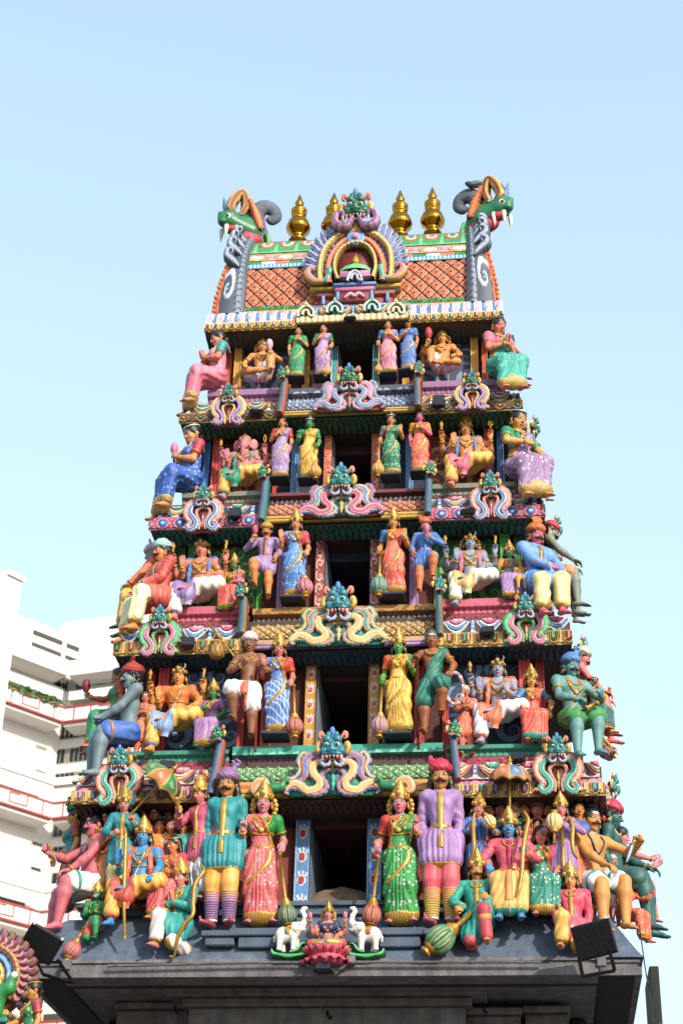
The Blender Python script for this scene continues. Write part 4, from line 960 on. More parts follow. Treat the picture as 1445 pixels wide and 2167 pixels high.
        V, F = m.arr(); put('fangs', V, F, mat('#f4ecd8', 'gloss'), parent=h)
        V, F, c = strip2([(.06, .20), (.02, .34), (.07, .46), (.14, .38), (.17, .26), (.12, .20)], [.05, .11, .08, .11, .10, .04], .06, ['#d9a23c', '#7a3a30', '#d9a23c'], 30, 11, y=-.04); put('ear', V, F, AT, c, h)
        V, F, c = strip2([(-.14, .06), (-.08, .22), (-.01, .36), (.0, .38)], [.10, .11, .07, .02], .08, ['#d9682f', '#e8884a', '#d9682f'], 26, 9, scal=70, y=-.03); put('mane', V, F, AT, c, h)
        V, F = lathe([(.04, 0), (.035, .08), (.02, .14), (.001, .20)], 10); put('horn', V @ Ry(.3).T+A_([.19, 0, .22]), F, mat('#5a80b0'), parent=h)
        V, F, c = strip2([(-.20, .02), (-.23, -.08), (-.19, -.19), (-.09, -.22), (-.06, -.16), (-.10, -.13)], [.05, .07, .07, .06, .05, .03], .06, ['#2f9a4a', '#7ac07a', '#2f9a4a'], 30, 9, y=-.05); put('jaw_scroll', V, F, AT, c, h)
        # grey tail scroll over the head
        pts = [(-.62, .22, -.28), (-.40, .20, -.12), (-.20, .18, .08), (-.12, .16, .26), (-.12, .14, .38), (-.19, .12, .45), (-.28, .12, .43), (-.31, .12, .36), (-.27, .12, .31), (-.23, .12, .34)]
        C = spline(pts, 60); V, F = tube(C, np.interp(np.linspace(0, 1, 60), [0, .25, .5, .8, 1], [.03, .11, .085, .06, .035]), 12, flat=.8, up=(0, 1, 0)); put('tail_scroll', V, F, mat('#66717e', 'wall'))
        tag(g, 'scaled dragon-head gable at the %s end of the roof, %s' % (('left', 'facing away from the bird') if s < 0 else ('right', 'under the perched bird')), 'gable ornament', 'dragon gables')
    return ztop, y, zk, z0
RF = roof()
def finials():
    prof = [(0, 0), (95, 0), (88, 22), (66, 40), (60, 62), (66, 72), (112, 110), (121, 138), (112, 165), (96, 186), (98, 194), (66, 206), (58, 232), (72, 246), (76, 262), (60, 272), (78, 288), (80, 306), (62, 318), (42, 332), (40, 356), (46, 376), (36, 394), (30, 402), (22, 425), (8, 458), (0, 468)]
    k = .00136; V, F = lathe([(r*k, z*k*1.32) for r, z in prof], 28)
    lab = ['polished gold pot finial at the far left of the roof ridge', 'polished gold finial just left of the green lion mask, half hidden', 'polished gold finial just right of the green lion mask, half hidden', 'polished gold pot finial nearest the right dragon gable']
    proto = None
    for i, (px, row) in enumerate(((630, 512), (704, 508), (846, 503), (915, 497))):
        P = at(px, row, YMID)
        if proto is None: o = proto = mk('roof_finial', V, F, mat('#c98d2a', 'brass'))
        else: o = proto.copy(); SC.collection.objects.link(o)
        o.location = P-A_([0, 0, .02]); tag(o, lab[i], 'finial', 'gold finials along the roof ridge')
finials()
def dormer():
    Y = .93; c0 = at(752, 600, Y)
    root = empty('roof_dormer', c0)
    sx, sz = 1/176.0, 1/143.0
    D = lambda p: [((a-752)*sx, (600-b)*sz) for a, b in p]
    # stepped pedestal (rows 600-650) 
    for nm, x, r0, r1, dy, c in (('pedestal_gold', 97, 612, 604, -.02, '#c99a3a'), ('pedestal_blue', 88, 619, 612, .02, '#34486e'), ('pedestal_coral', 84, 624, 619, 0, '#c8603c'), ('pedestal_wall', 78, 643, 624, .05, '#8d4038'), ('pedestal_lilac', 92, 650, 643, .0, '#a8709c'), ('pedestal_teal', 118, 659, 650, -.04, '#3a9a8c')):
        mb = MB(); mb.add(*box(-x*sx, x*sx, dy, .5, (600-r0)*sz+.002, (600-r1)*sz)); mk(nm, *mb.arr(), mat(c), root)
    mb = MB(); mb.add(*box(-46*sx, 46*sx, -.09, .3, (600-613)*sz, (600-606)*sz)); mk('step_blue', *mb.arr(), mat('#5a84c0'), root)
    mb = MB(); mb.add(*box(-43*sx, 43*sx, -.07, .3, (600-622)*sz, (600-613)*sz-.003)); mk('step_pink', *mb.arr(), mat('#c8708c'), root)
    mb = MB(); mb.add(*box(-40*sx, 40*sx, -.05, .3, (600-643)*sz, (600-622)*sz-.003)); mk('step_front', *mb.arr(), mat('#8a3a38'), root)
    for s in (-1, 1):
        for a in (36, 68):
            mb = MB(); mb.add(*box(s*a*sx-.02, s*a*sx+.02, -.08 if a < 40 else -.01, .2, (600-642)*sz, (600-623)*sz)); mk('small_post', *mb.arr(), mat('#6f9ed0'), root)
    V, F, c = strip2([(-.12, 0), (-.05, .06), (0, .02), (.05, .06), (.12, 0)], [.03, .07, .05, .07, .03], .03, ['#d97a94', '#eab0c0'], 24, 7, y=-.055); mk('lotus_relief', V+A_([0, 0, (600-638)*sz]), F, AT, root, c)
    # back plate and cavity
    t = np.linspace(-.35, math.pi+.35, 40); mk('back_plate', *extr(np.stack([.50*np.cos(t), .46*np.sin(t)+.34], 1), .18), mat('#26304a'), root).location = (0, .03, 0)
    mb = MB()
    V, F, c = strip2(D([(678, 600), (676, 570), (684, 530), (712, 500), (752, 490), (792, 500), (822, 530), (829, 570), (826, 600)]), .085, .09, ['#cfa54a', '#e8cf80', '#cfa54a'], 90, 11, scal=46, y=-.0); mb.add(V, F, c); mb.build('gold_arch', AT, root)
    mb = MB(); V, F, c = strip2(D([(696, 604), (694, 575), (700, 545), (722, 516), (752, 506), (782, 516), (804, 545), (812, 575), (810, 604)]), .10, .08, ['#c84a30', '#e8906a', '#d9603c'], 80, 11, y=-.02); mb.add(V, F, c); mb.build('coral_arch', AT, root)
    mb = MB(); V, F, c = strip2(D([(716, 600), (708, 575), (712, 548), (728, 528), (752, 521), (776, 528), (791, 548), (796, 575), (790, 600)]), .06, .09, ['#cfa54a', '#e8cf80', '#cfa54a'], 80, 9, scal=56, y=-.03); mb.add(V, F, c); mb.build('inner_gold_arch', AT, root)
    mk('recess', *extr(A_(D([(716, 598), (790, 598), (792, 560), (778, 533), (752, 524), (726, 533), (712, 560)])), .04), mat('#7a342f'), root).location = (0, -.02, 0)
    # little shrine in the cavity
    mb = MB(); mb.add(*box(-.20, .20, -.10, .02, .03, .06)); mb.add(*box(-.185, .185, -.09, .02, .061, .14)); mk('shrine_base', *mb.arr(), mat('#c088b0'), root)
    V, F = lathe([(.19, 0), (.20, .03), (.15, .05), (.16, .07), (.10, .10), (.05, .13), (0, .14)], 20); mk('shrine_dome', V*A_([1, .5, 1])+A_([0, -.03, .141]), F, mat('#7ac08a'), root)
    V, F = lathe([(.03, 0), (.055, .04), (.03, .07), (.035, .09), (.012, .12), (0, .17)], 14); mk('shrine_pot', V+A_([0, -.03, .27]), F, mat('#d9b23c', 'gold'), root)
    V, F, c = strip2([(-.09, -.05), (-.06, .05), (0, .10), (.06, .05), (.09, -.05), (.04, -.03), (.03, .02), (0, .05), (-.03, .02), (-.04, -.03)], .035, .03, ['#e8eef0', '#b8c4cc'], 40, 7, y=-.11); mk('white_scroll', V+A_([0, 0, .0]), F, AT, root, c)
    # flames
    for s in (-1, 1):
        fl = MB()
        for j, (r0, r1, n) in enumerate(((.50, .70, 9), (.46, .58, 8))):
            for i in range(n):
                a = math.radians(np.linspace(-12, 60, n)[i]+ (4 if j else 0)); ca, sa = math.cos(a), math.sin(a)
                R2 = lambda r, tn: (ca*r*.88-sa*tn, .29+sa*r*1.0+ca*tn)
                V, F, c = strip2([R2(r0-.06, -.02), R2((r0*2+r1)/3, -.015), R2((r0+2*r1)/3, .02), R2(r1-.02, .03), R2(r1, .055), R2(r1-.03, .065)], [.05, .075, .075, .06, .04, .02], .05, ['#dfe8f2', '#3f66a8', '#6fa0d8', '#e8b0c8'], 22, 9, y=.0+.02*j)
                fl.add(V*A_([s, 1, 1]), F if s > 0 else mirF(F), c)
        fl.build('flame_fan', AT, root)
    # gold scroll tails, teal birds, pedestal side
    for s in (-1, 1):
        V, F, c = strip2([(.38, -.01), (.50, .02), (.58, .12), (.55, .20), (.48, .17)], [.05, .10, .11, .07, .03], .07, ['#d9b45c', '#e07a9a', '#d9b45c'], 26, 9, y=-.04); mk('tail_scroll', V*A_([s, 1, 1]), F if s > 0 else mirF(F), AT, root, c)
        b = Sdf(); b.cone((.34, -.05, .03), (.46, -.05, .0), .05, .025, .03); b.cone((.33, -.06, .05), (.31, -.08, .12), .035, .035, .03); b.cone((.31, -.08, .12), (.31, -.09, .17), .03, .035, .02); b.cone((.31, -.09, .17), (.28, -.11, .14), .02, .006, .01); b.cone((.31, -.06, .18), (.36, -.05, .20), .02, .015, .02)
        V, F = b.nets(.009); mk('teal_bird', V*A_([s, 1, 1]), F if s > 0 else mirF(F), mat('#4aa896', 'gloss'), root)
    # mask, curls, neck, medallion
    mb = MB()
    for s in (-1, 1):
        V, F, c = strip2(D([(758, 470), (768, 488), (786, 490), (797, 478), (792, 463), (780, 462), (780, 472)]), [.05, .09, .11, .10, .08, .06, .04], .09, ['#d9a8c8', '#8a5a8a', '#d9a8c8'], 34, 9, scal=60, y=-.12); mb.add(V*A_([s, 1, 1]), F if s > 0 else mirF(F), c)
    mb.build('lilac_curls', AT, root)
    V, F = lathe([(.12, 0), (.10, .06), (.07, .14), (.06, .2)], 24, 16, .16); mk('pleated_neck', V*A_([1, .6, 1.1])+A_([0, -.05, (600-497)*sz]), F, mat('#d9a848', 'gold'), root)
    V, F = lathe([(0, .05), (.03, .05), (.045, .03), (.06, .035), (.08, .02), (.10, .028), (.125, .0), (.1, -.02)], 24, 14, .10); mk('blue_medallion', xf(V, Rx(math.pi/2))+A_([0, -.09, (600-510)*sz]), F, mat('#7a9ccc', 'gloss'), root)
    mk('medallion_stone', *ball((0, -.14, (600-510)*sz), (.04, .02, .04), 12), mat('#d98aa8', 'gloss'), root)
    mask_parts(root, .37, (0, -.02, (600-470)*sz), Rx(math.radians(14)), '#1f6b4a', curl=False, horn='#d9806c')
    tag(root, 'arched roof dormer with blue flame fan and a green lion mask on top', 'dormer')
    # small kudu ornaments on the eave
    for px, row, c in ((647, 672, '#d8c890'), (708, 664, '#6fc0b0'), (787, 660, '#6fc0b0'), (838, 666, '#d8c890')):
        P = at(px, row, .79); o = MB()
        V, F, cc = strip2([(-.09, 0), (-.085, .09), (0, .16), (.085, .09), (.09, 0), (.04, .02), (.03, .07), (0, .09), (-.03, .07), (-.04, .02)], .045, .04, [c, '#f4efe0', c], 44, 7, y=0); o.add(V, F, cc)
        V, F = lathe([(.03, 0), (.02, .04), (.0, .08)], 8); o.add(V+A_([0, -.02, .16]), F, rgb(c))
        q = o.build('eave_finial', AT); q.location = P
        tag(q, {647: 'small cream scroll ornament at the left end of the centre eave', 708: 'small teal scroll ornament left of the black lamp on the top eave', 787: 'small teal scroll ornament right of the black lamp on the top eave', 838: 'small cream scroll ornament at the right end of the centre eave'}[px], 'ornament', 'scroll ornaments on the top eave')
dormer()
def arches():
    small = {
     'S1': (('#e3cf9a', '#e07a9a', '#4a80c4', '#d8a24a'), '#8a4a3c', '#b86a4a', '#1f6b4a', ((482, 899, 802, 66), (999, 868, 780, 66))),
     'S2': (('#e0807a', '#2f62b0', '#b8d0ea', '#e8b0a0'), '#a84a5c', '#d98ca0', '#1f7d6a', ((428, 1123, 1014, 76), (1039, 1098, 986, 78))),
     'S3': (('#3f9f5a', '#d05a80', '#e8a0b8', '#6fc08a'), '#2f5a38', '#d9b45c', '#2a7d78', ((336, 1386, 1270, 80), (1114, 1362, 1248, 86))),
     'S4': (('#e27a62', '#2f8f80', '#7ac8b4', '#f0b8a0'), '#a83a30', '#d9a24a', '#2a7d78', ((249, 1702, 1560, 90), (1182, 1678, 1538, 94)))}
    nm = {'S1': 'topmost', 'S2': 'second', 'S3': 'third', 'S4': 'lowest'}; desc = {'S1': 'cream, pink and blue', 'S2': 'coral and deep blue', 'S3': 'green and pink', 'S4': 'salmon and teal'}
    for k, (st, cin, cp, face, pos) in small.items():
        d = ST[k]; Y = d['y']-.035
        for i, (px, r0, r1, wd) in enumerate(pos):
            P = at(px, r0, Y); T = at(px, r1, Y); w_ = wd/pxm(P)
            arch_ornament(P, w_*1.0, (T[2]-P[2])*1.0, (*st, cin, cp), '%s lion-mask arch, %s side of the %s cornice' % (desc[k], ('left', 'right')[i], nm[k]), face, group='lion-mask arches on the side bays')
    for k, (st, cin, cp, face, pos) in small.items():
        d = ST[k]; zb_ = at(pos[1][0], pos[1][1], d['y']-.035)[2]; zt_ = at(pos[1][0], pos[1][2], d['y']-.035)[2]
        for yy in (d['y']+.95, 2*YMID-d['y']-.95): arch_ornament((d['w']+.035, yy, zb_), .44, zt_-zb_, (*st, cin, cp), '%s lion-mask arch, right flank of the %s cornice, %s' % (desc[k], nm[k], 'front end' if yy < YMID else 'back end'), face, yaw=math.pi/2, group='lion-mask arches on the right flank')
    big = {'S1': (('#e8a08c', '#4aa0a8', '#c8a0d0', '#b890c8'), '#b0604a', '#d9806c', '#1f6b4a', (739, 868, 772, 158)),
           'S2': (('#d8b878', '#c8506a', '#e8a0b0', '#5a8fd0'), '#8a3038', '#e0b85a', '#2a8078', (722, 1092, 988, 186)),
           'S3': (('#e8907a', '#d9b86c', '#f0d0a0', '#3fa090'), '#2f9a88', '#e0c880', '#2a7d8a', (716, 1364, 1240, 214)),
           'S4': (('#e07a5c', '#d9b86c', '#f0c8a0', '#4a80c8'), '#2f9a80', '#3fa898', '#2a7d8a', (704, 1682, 1534, 214))}
    for k, (st, cin, cp, face, (px, r0, r1, wd)) in big.items():
        d = ST[k]; Y = d['y']+.03; P = at(px, r0, Y); T = at(px, r1, Y); w_ = wd/pxm(P)
        o = arch_ornament(P, w_, T[2]-P[2], (*st, cin, cp), 'wide wave-tailed lion-mask ornament over the centre of the %s cornice' % nm[k], face, True, group='wide lion-mask ornaments on the centre axis')
        if k == 'S4':
            for s in (-1, 1):
                b = Sdf(); b.cone((.47, -.06, .06), (.56, -.07, .05), .045, .05, .03); b.cone((.47, -.07, .08), (.42, -.08, .15), .035, .02, .02); b.cone((.42, -.08, .15), (.40, -.08, .10), .02, .012, .01)
                b.cone((.55, -.06, .09), (.58, -.06, .15), .03, .02, .02); V, F = b.nets(.009); V = (V-A_([.5, 0, 0]))*1.0+A_([.52, 0, 0]); mk('dragon_tail_head', V*A_([s, 1, 1]), F if s > 0 else mirF(F), mat('#2f7d4a', 'gloss'), o)
                V, F, c = strip2([(.60, .0), (.64, .10), (.72, .12), (.76, .04), (.70, .0), (.66, .04)], [.05, .09, .11, .1, .07, .03], .05, ['#f0c0a0', '#e8945a', '#f0c0a0'], 26, 9, y=-.03); mk('peach_tail', V*A_([s, 1, 1]), F if s > 0 else mirF(F), AT, o, c)
    # dragon brackets at the edges of the centre bay
    br = {'S1': ((603, 806, 592, 876), (882, 796, 884, 862), '#d9683c', '#48606c'), 'S2': ((563, 1015, 553, 1102), (907, 1008, 905, 1088), '#2f9a88', '#4a5a78'), 'S3': ((516, 1266, 511, 1342), (927, 1253, 930, 1345), '#b8862f', '#2f5a68'), 'S4': ((469, 1568, 446, 1682), (958, 1558, 968, 1650), '#d9682f', '#3a6080')}
    for k, (L, R, ce, cs) in br.items():
        d = ST[k]
        for s, (ax_, ar, bx, brw) in ((-1, L), (1, R)):
            A0 = at(ax_, ar, d['y']+.08); B0 = at(bx, brw, d['y']-.02)
            root = empty('dragon_bracket', B0); H = A0[2]-B0[2]; dx = A0[0]-B0[0]
            n = 30; t = np.linspace(0, 1, n); yy = -.05*np.sin(t*np.pi*1.0)+.10*t-.03*np.cos(t*6); th = .036
            V = []; xs = dx*t
            for j, (ox, oy) in enumerate(((-th, 0), (-th*.6, -.03), (th*.6, -.03), (th, 0), (th, .22), (-th, .22))): V.append(np.stack([xs+ox, yy+oy, H*t], 1))
            V = np.stack(V, 1); F = grid_faces(n, 6, cv=True)
            cc = np.broadcast_to(rgb(cs), (n, 6, 3)).copy(); cc[:, 3:4] = rgb(ce); cc[:, 0] = rgb(ce)
            nc = len(V.reshape(-1, 3)); mk('bracket_body', V.reshape(-1, 3), [F, A_([[0, 5, 4, 3], [0, 3, 2, 1]]), A_([[nc-6, nc-5, nc-4, nc-3], [nc-6, nc-3, nc-2, nc-1]])], AT, root, cc.reshape(-1, 3))
            mask_parts(root, .155, (dx, .02, H-.055), Rz(s*.55) @ Rx(.1), '#237a4c' if k != 'S3' else '#1f8070', curl=False)
            tag(root, 'slim %s dragon bracket, %s of the centre bay, %s storey' % ({'S1': 'orange-edged', 'S2': 'teal-edged', 'S3': 'gold-edged', 'S4': 'orange and blue'}[k], 'left' if s < 0 else 'right', {'S1': 'first', 'S2': 'second', 'S3': 'third', 'S4': 'fourth'}[k]), 'bracket', 'dragon brackets beside the centre bay')
arches()
# ================================================================ statue builder (standing height = 1, faces -y, soles or seat at z = 0)
HH = .170                                             # head height
def lerp(a, b, t): return A_(a, float)*(1-t)+A_(b, float)*t
def unit(v): v = A_(v, float); return v/(np.linalg.norm(v)+1e-12)
# ---- heads (unit: head height 1, centre at origin)
def patch(f, pts, off=.012, n=9):
    """filled outline given as (x, zlow, zhigh) rows, laid on the front of f"""
    x = np.interp(np.linspace(0, 1, n), np.linspace(0, 1, len(pts)), [p[0] for p in pts]); lo = np.interp(np.linspace(0, 1, n), np.linspace(0, 1, len(pts)), [p[1] for p in pts]); hi = np.interp(np.linspace(0, 1, n), np.linspace(0, 1, len(pts)), [p[2] for p in pts])
    v = np.linspace(0, 1, 7); X = np.repeat(x[:, None], 7, 1); Z = lo[:, None]+(hi-lo)[:, None]*v
    P = march_front(f, X.copy(), Z.copy(), -1.0); y = P[..., 1]; y[np.isnan(y)] = np.nanmax(y)
    E = np.ones((n, 7)); E[0] = E[-1] = -.6; E[:, 0] = E[:, -1] = -.6
    Q = np.stack([X, y-off*E, Z], -1); return Q.reshape(-1, 3), [grid_faces(n, 7)]
def head_arrays(kind):
    g = Sdf(); fem = kind == 'f'
    g.ell((0, .07, .13), (.34, .41, .37), .05); g.ell((0, -.08, -.10), (.285 if not fem else .275, .30, .36), .08)
    jw = .18 if not fem else .15
    g.ell((0, -.13, -.33), (jw, .19, .14), .08); g.ell((0, -.25, -.425), (.075, .06, .06), .06)
    for s in (-1, 1):
        g.ell((s*.16, -.22, -.11), (.11, .10, .11), .08); g.ell((s*.345, .05, -.03), (.035, .09, .135), .03)
        g.ell((s*.14, -.42, .035), (.085, .07, .05), .05, op=1)
        g.ell((s*.14, -.315, .03), (.085, .055, .052), .015)
    g.cone((0, -.34, .08), (0, -.445, -.10), .032, .052, .05); g.ell((.045, -.40, -.12), (.04, .045, .03), .03); g.ell((-.045, -.40, -.12), (.04, .045, .03), .03)
    g.cone((-.19, -.31, .115), (.19, -.31, .115), .035, .035, .06)
    g.ell((0, -.355, -.238), (.092, .05, .026), .02); g.ell((0, -.345, -.288), (.07, .05, .03), .02)
    if kind == 'monkey': g.ell((0, -.38, -.24), (.19, .17, .16), .06)
    g.cone((0, .08, -.25), (0, .10, -.66), .185 if not fem else .165, .20 if not fem else .17, .08)
    A = {'skin': g.nets(.034)}
    if kind == 'monkey':
        m = Sdf(); m.ell((.075, -.50, -.20), (.085, .07, .075), .03); m.ell((-.075, -.50, -.20), (.085, .07, .075), .03); m.ell((0, -.50, -.29), (.09, .07, .05), .03); A['lips'] = m.nets(.03)
    else:
        A['lips'] = patch(g, [(-.095, -.262, -.256), (-.05, -.288, -.226), (0, -.298, -.236), (.05, -.288, -.226), (.095, -.262, -.256)], .010, 11)
    for s, nm in ((-1, 'eye0'), (1, 'eye1')):
        m = MB(); c = s*.14
        V, F = patch(g, [(c-.090, .028, .034), (c-.05, .008, .056), (c, .0, .064), (c+.05, .008, .056), (c+.090, .028, .034)], .010, 11); m.add(V, F, rgb('#f6f1e8'))
        V, F = patch(g, [(c-.042, .018, .046), (c-.028, .004, .062), (c, -.001, .068), (c+.028, .004, .062), (c+.042, .018, .046)], .016, 7); m.add(V, F, rgb('#120d0b'))
        r = ribbon(g, [(c-.108, .030), (c-.055, .078), (c, .088), (c+.055, .078), (c+.108, .030)], .022, .004, 12, .012)
        if r: m.add(*r, rgb('#120d0b'))
        A[nm] = (*m.arr(), np.concatenate(m.C))
        A['brow%d' % (s > 0)] = ribbon(g, [(s*.05, .128), (s*.13, .168), (s*.24, .115)], [.034, .034, .016], .008, 12, .008)
    A['tilak'] = ribbon(g, [(0, .125), (0, .19)], .045, .008, 5, .008)
    A['ash'] = patch(g, [(-.2, .2, .30), (0, .19, .33), (.2, .2, .30)], .010, 9)
    A['field'] = g
    return A
HEADS = {k: head_arrays(k) for k in ('m', 'f', 'monkey')}
def mous():
    m = Sdf()
    for s in (-1, 1): m.poly([(0, -.43, -.185), (s*.09, -.41, -.20), (s*.19, -.35, -.215), (s*.25, -.31, -.17)], [.035, .05, .035, .012], .02)
    return m.nets(.025)
MOUS = mous()
def beard():
    m = Sdf(); m.ell((0, -.20, -.36), (.25, .22, .20), .05); m.cone((0, -.26, -.40), (0, -.26, -.72), .19, .08, .06)
    for s in (-1, 1): m.cone((s*.27, -.05, -.02), (s*.22, -.18, -.3), .07, .09, .05)
    m.ell((0, -.42, -.27), (.10, .07, .035), .02, op=1)
    return m.nets(.035)
BEARD = beard()
def hair(kind):
    m = Sdf(); m.ell((0, .09, .15), (.385, .43, .40), .03)
    m.ell((0, -.36, -.20), (.285, .36, .44), .03, op=1)
    if kind in ('long', 'bunlong', 'under'):
        for s in (-1, 1): m.poly([(s*.30, .12, .08), (s*.36, .12, -.25), (s*.40, .10, -.52), (s*.46, .06, -.72)], [.13, .13, .12, .05], .05)
        m.poly([(0, .30, .1), (0, .36, -.4), (0, .34, -.75)], [.26, .22, .12], .06)
    if kind in ('bun', 'bunlong'): m.ell((0, .12, .58), (.21, .22, .17), .04); m.ell((0, .10, .74), (.12, .13, .10), .04)
    if kind == 'knot': m.ell((0, .42, -.12), (.22, .19, .20), .05); m.poly([(0, .3, 0), (0, .40, -.5), (.05, .36, -.95)], [.2, .12, .07], .06)
    if kind == 'curly':
        for s in (-1, 1):
            for i in range(5): m.ell((s*(.34+.05*(i % 2)), .10+.05*(i % 3), .05-.13*i), .11, .03)
        for i in range(4): m.ell((.2-.13*i, .33, -.35), .13, .03)
    post = None
    if kind in ('long', 'bunlong', 'bun', 'knot'): post = lambda P, D: D+.010*np.sin(np.arctan2(P[:, 0], P[:, 2]+.35)*26)
    return m.nets(.042, post)
HAIR = {k: hair(k) for k in ('cap', 'long', 'bunlong', 'bun', 'knot', 'curly', 'under')}
def turban(tail):
    m = Sdf(); m.ell((0, .07, .32), (.45, .50, .27), .04); m.ell((0, .07, .40), (.36, .40, .30), .04)
    m.ell((0, -.20, -.18), (.30, .34, .33), .03, op=1)
    if tail == 'puff':
        m.cone((.22, .05, .55), (.30, .08, .74), .08, .10, .04)
        for i in range(5): m.ell((.30+.13*math.cos(i*1.3), .08, .84+.10*math.sin(i*1.3)), .08, .02)
    if tail == 'roll': m.ell((-.32, -.02, .56), (.16, .15, .14), .04); m.ell((-.36, .05, .70), .10, .03); m.poly([(.2, .4, .2), (.34, .34, -.3), (.30, .30, -.6)], [.12, .11, .06], .04)
    if tail == 'fan':
        for i in range(7): a = -0.9+i*.3; m.cone((0, .05, .60), (.34*math.sin(a), .05, .60+.30*math.cos(a)), .05, .06, .02)
    if tail == 'hang': m.poly([(.2, .4, .2), (.36, .36, -.3), (.34, .30, -.75), (.38, .22, -1.0)], [.15, .14, .10, .07], .04)
    post = lambda P, D: D+.014*np.sin((P[:, 2]*1.0+P[:, 0]*.45+.15*np.sin(P[:, 0]*4))*34)
    return m.nets(.042, post)
TURB = {k: turban(k) for k in ('plain', 'puff', 'roll', 'fan', 'hang')}
def crown_arr(kind):
    m = MB()
    if kind == 'kirita':
        V, F = lathe([(.37, .12), (.42, .14), (.43, .22), (.40, .25), (.41, .38), (.38, .44), (.40, .48), (.33, .53), (.35, .58), (.28, .64), (.30, .68), (.22, .74), (.24, .78), (.15, .84), (.165, .88), (.09, .93), (.11, .97), (.05, 1.02), (.02, 1.12), (0, 1.13)], 26, 13, .05, (.2, .8)); m.add(V*A_([1, 1.08, 1])+A_([0, .07, 0]), F)
        m.add(*ball((0, -.40, .38), (.13, .06, .17), 12)); m.add(*ball((0, -.37, .60), (.07, .05, .09), 10))
        for s in (-1, 1): m.add(*ball((s*.26, -.28, .30), (.11, .07, .12), 10)); m.add(*ball((s*.40, .0, .28), (.05, .12, .13), 10)); m.add(*ball((s*.37, -.04, -.20), (.05, .05, .10), 8))
    if kind == 'tall':
        V, F = lathe([(.37, .12), (.42, .14), (.42, .24), (.37, .28), (.33, .55), (.28, .74), (.30, .78), (.26, .80), (.22, .9), (.12, .98), (0, 1.0)], 24, 12, .05, (.25, .75)); m.add(V*A_([1, 1.08, 1])+A_([0, .07, 0]), F)
        m.add(*ball((0, -.40, .34), (.10, .06, .14), 12))
        for s in (-1, 1): m.add(*ball((s*.24, -.30, .27), (.09, .06, .09), 10)); m.add(*ball((s*.37, -.04, -.20), (.05, .05, .10), 8))
    if kind == 'cap':
        V, F = lathe([(.39, .10), (.43, .13), (.43, .20), (.41, .22), (.38, .40), (.28, .54), (.14, .62), (.10, .66), (.11, .70), (.0, .78)], 24, 12, .05, (.2, .5)); m.add(V*A_([1, 1.1, 1])+A_([0, .07, 0]), F); m.add(*ball((0, -.40, .25), (.09, .06, .12), 12))
        for s in (-1, 1): m.add(*ball((s*.37, -.04, -.20), (.05, .05, .10), 8))
    if kind == 'band':
        V, F = lathe([(.38, .20), (.42, .22), (.42, .30), (.39, .33)], 24); m.add(V*A_([1, 1.08, 1])+A_([0, .07, 0]), F); m.add(*ball((0, -.40, .31), (.08, .05, .13), 10))
        for s in (-1, 1): m.add(*ball((s*.37, -.04, -.20), (.05, .05, .10), 8))
    if kind == 'jata':                                     # matted hair piled up, with a gold diadem
        V, F = lathe([(.37, .12), (.42, .14), (.43, .24), (.40, .30), (.34, .36)], 26, 13, .05); m.add(V*A_([1, 1.08, 1])+A_([0, .07, 0]), F); m.add(*ball((0, -.40, .34), (.12, .06, .17), 12))
        for s in (-1, 1): m.add(*ball((s*.24, -.30, .28), (.10, .06, .11), 10)); m.add(*ball((s*.37, -.04, -.20), (.05, .05, .10), 8))
    return m.arr()
CROWN = {k: crown_arr(k) for k in ('kirita', 'tall', 'cap', 'band', 'jata')}
def jata_hair():
    m = Sdf(); m.ell((0, .08, .42), (.30, .33, .22), .05); m.ell((0, .08, .66), (.20, .21, .15), .05); m.ell((0, .06, .82), (.11, .12, .09), .04)
    return m.nets(.04, lambda P, D: D+.012*np.sin(P[:, 2]*44+P[:, 0]*12))
JATA = jata_hair()
def side_wings():
    m = MB()                                               # gold lobed side pieces behind the ears
    for (x, z, r) in ((.44, .10, .14), (.50, -.08, .14), (.50, -.27, .13), (.45, -.45, .12), (.42, -.60, .08)): 
        V, F = lathe([(0, .05), (r*.5, .05), (r*.6, .02), (r*.8, .035), (r, 0), (r*.8, -.03), (0, -.03)], 12); m.add(xf(V, Rx(math.pi/2), (x, .16, z)), F)
    return m.arr()
WING = side_wings()
# ---- elephant head
def elephant_arr():
    g = Sdf(); g.ell((0, .05, .08), (.40, .42, .42), .05); g.ell((.17, -.1, .28), (.22, .24, .22), .08); g.ell((-.17, -.1, .28), (.22, .24, .22), .08)
    g.poly([(0, -.30, .05), (0, -.46, -.25), (-.02, -.48, -.62), (-.02, -.50, -.95), (.10, -.58, -1.08), (.22, -.62, -1.0)], [.24, .18, .13, .10, .085, .06], .06)
    for s in (-1, 1): g.ell((s*.56, .10, -.02), (.26, .06, .36), .05, Rz(s*.45)); g.ell((s*.2, -.25, -.1), (.15, .15, .16), .06)
    g.cone((0, .08, -.25), (0, .10, -.66), .22, .24, .08)
    A = {'skin': g.nets(.036, lambda P, D: D+.008*np.sin(P[:, 2]*60)*((P[:, 1] < -.36) & (P[:, 2] < -.1)))}
    m = MB()
    for s in (-1, 1): m.add(*tube(spline([(s*.17, -.38, -.26), (s*.25, -.52, -.33), (s*.27, -.60, -.28)], 12), np.linspace(.05, .012, 12), 8))
    A['tusk'] = m.arr()
    for s in (-1, 1):
        m = MB(); m.add(*ball((s*.26, -.30, .05), (.07, .05, .045), 10), rgb('#f4efe2')); m.add(*ball((s*.265, -.335, .05), (.03, .03, .03), 8), rgb('#14110f')); A['eye%d' % (s > 0)] = (*m.arr(), np.concatenate(m.C))
        A['brow%d' % (s > 0)] = None
    A['field'] = g
    return A
HEADS['elephant'] = elephant_arr()
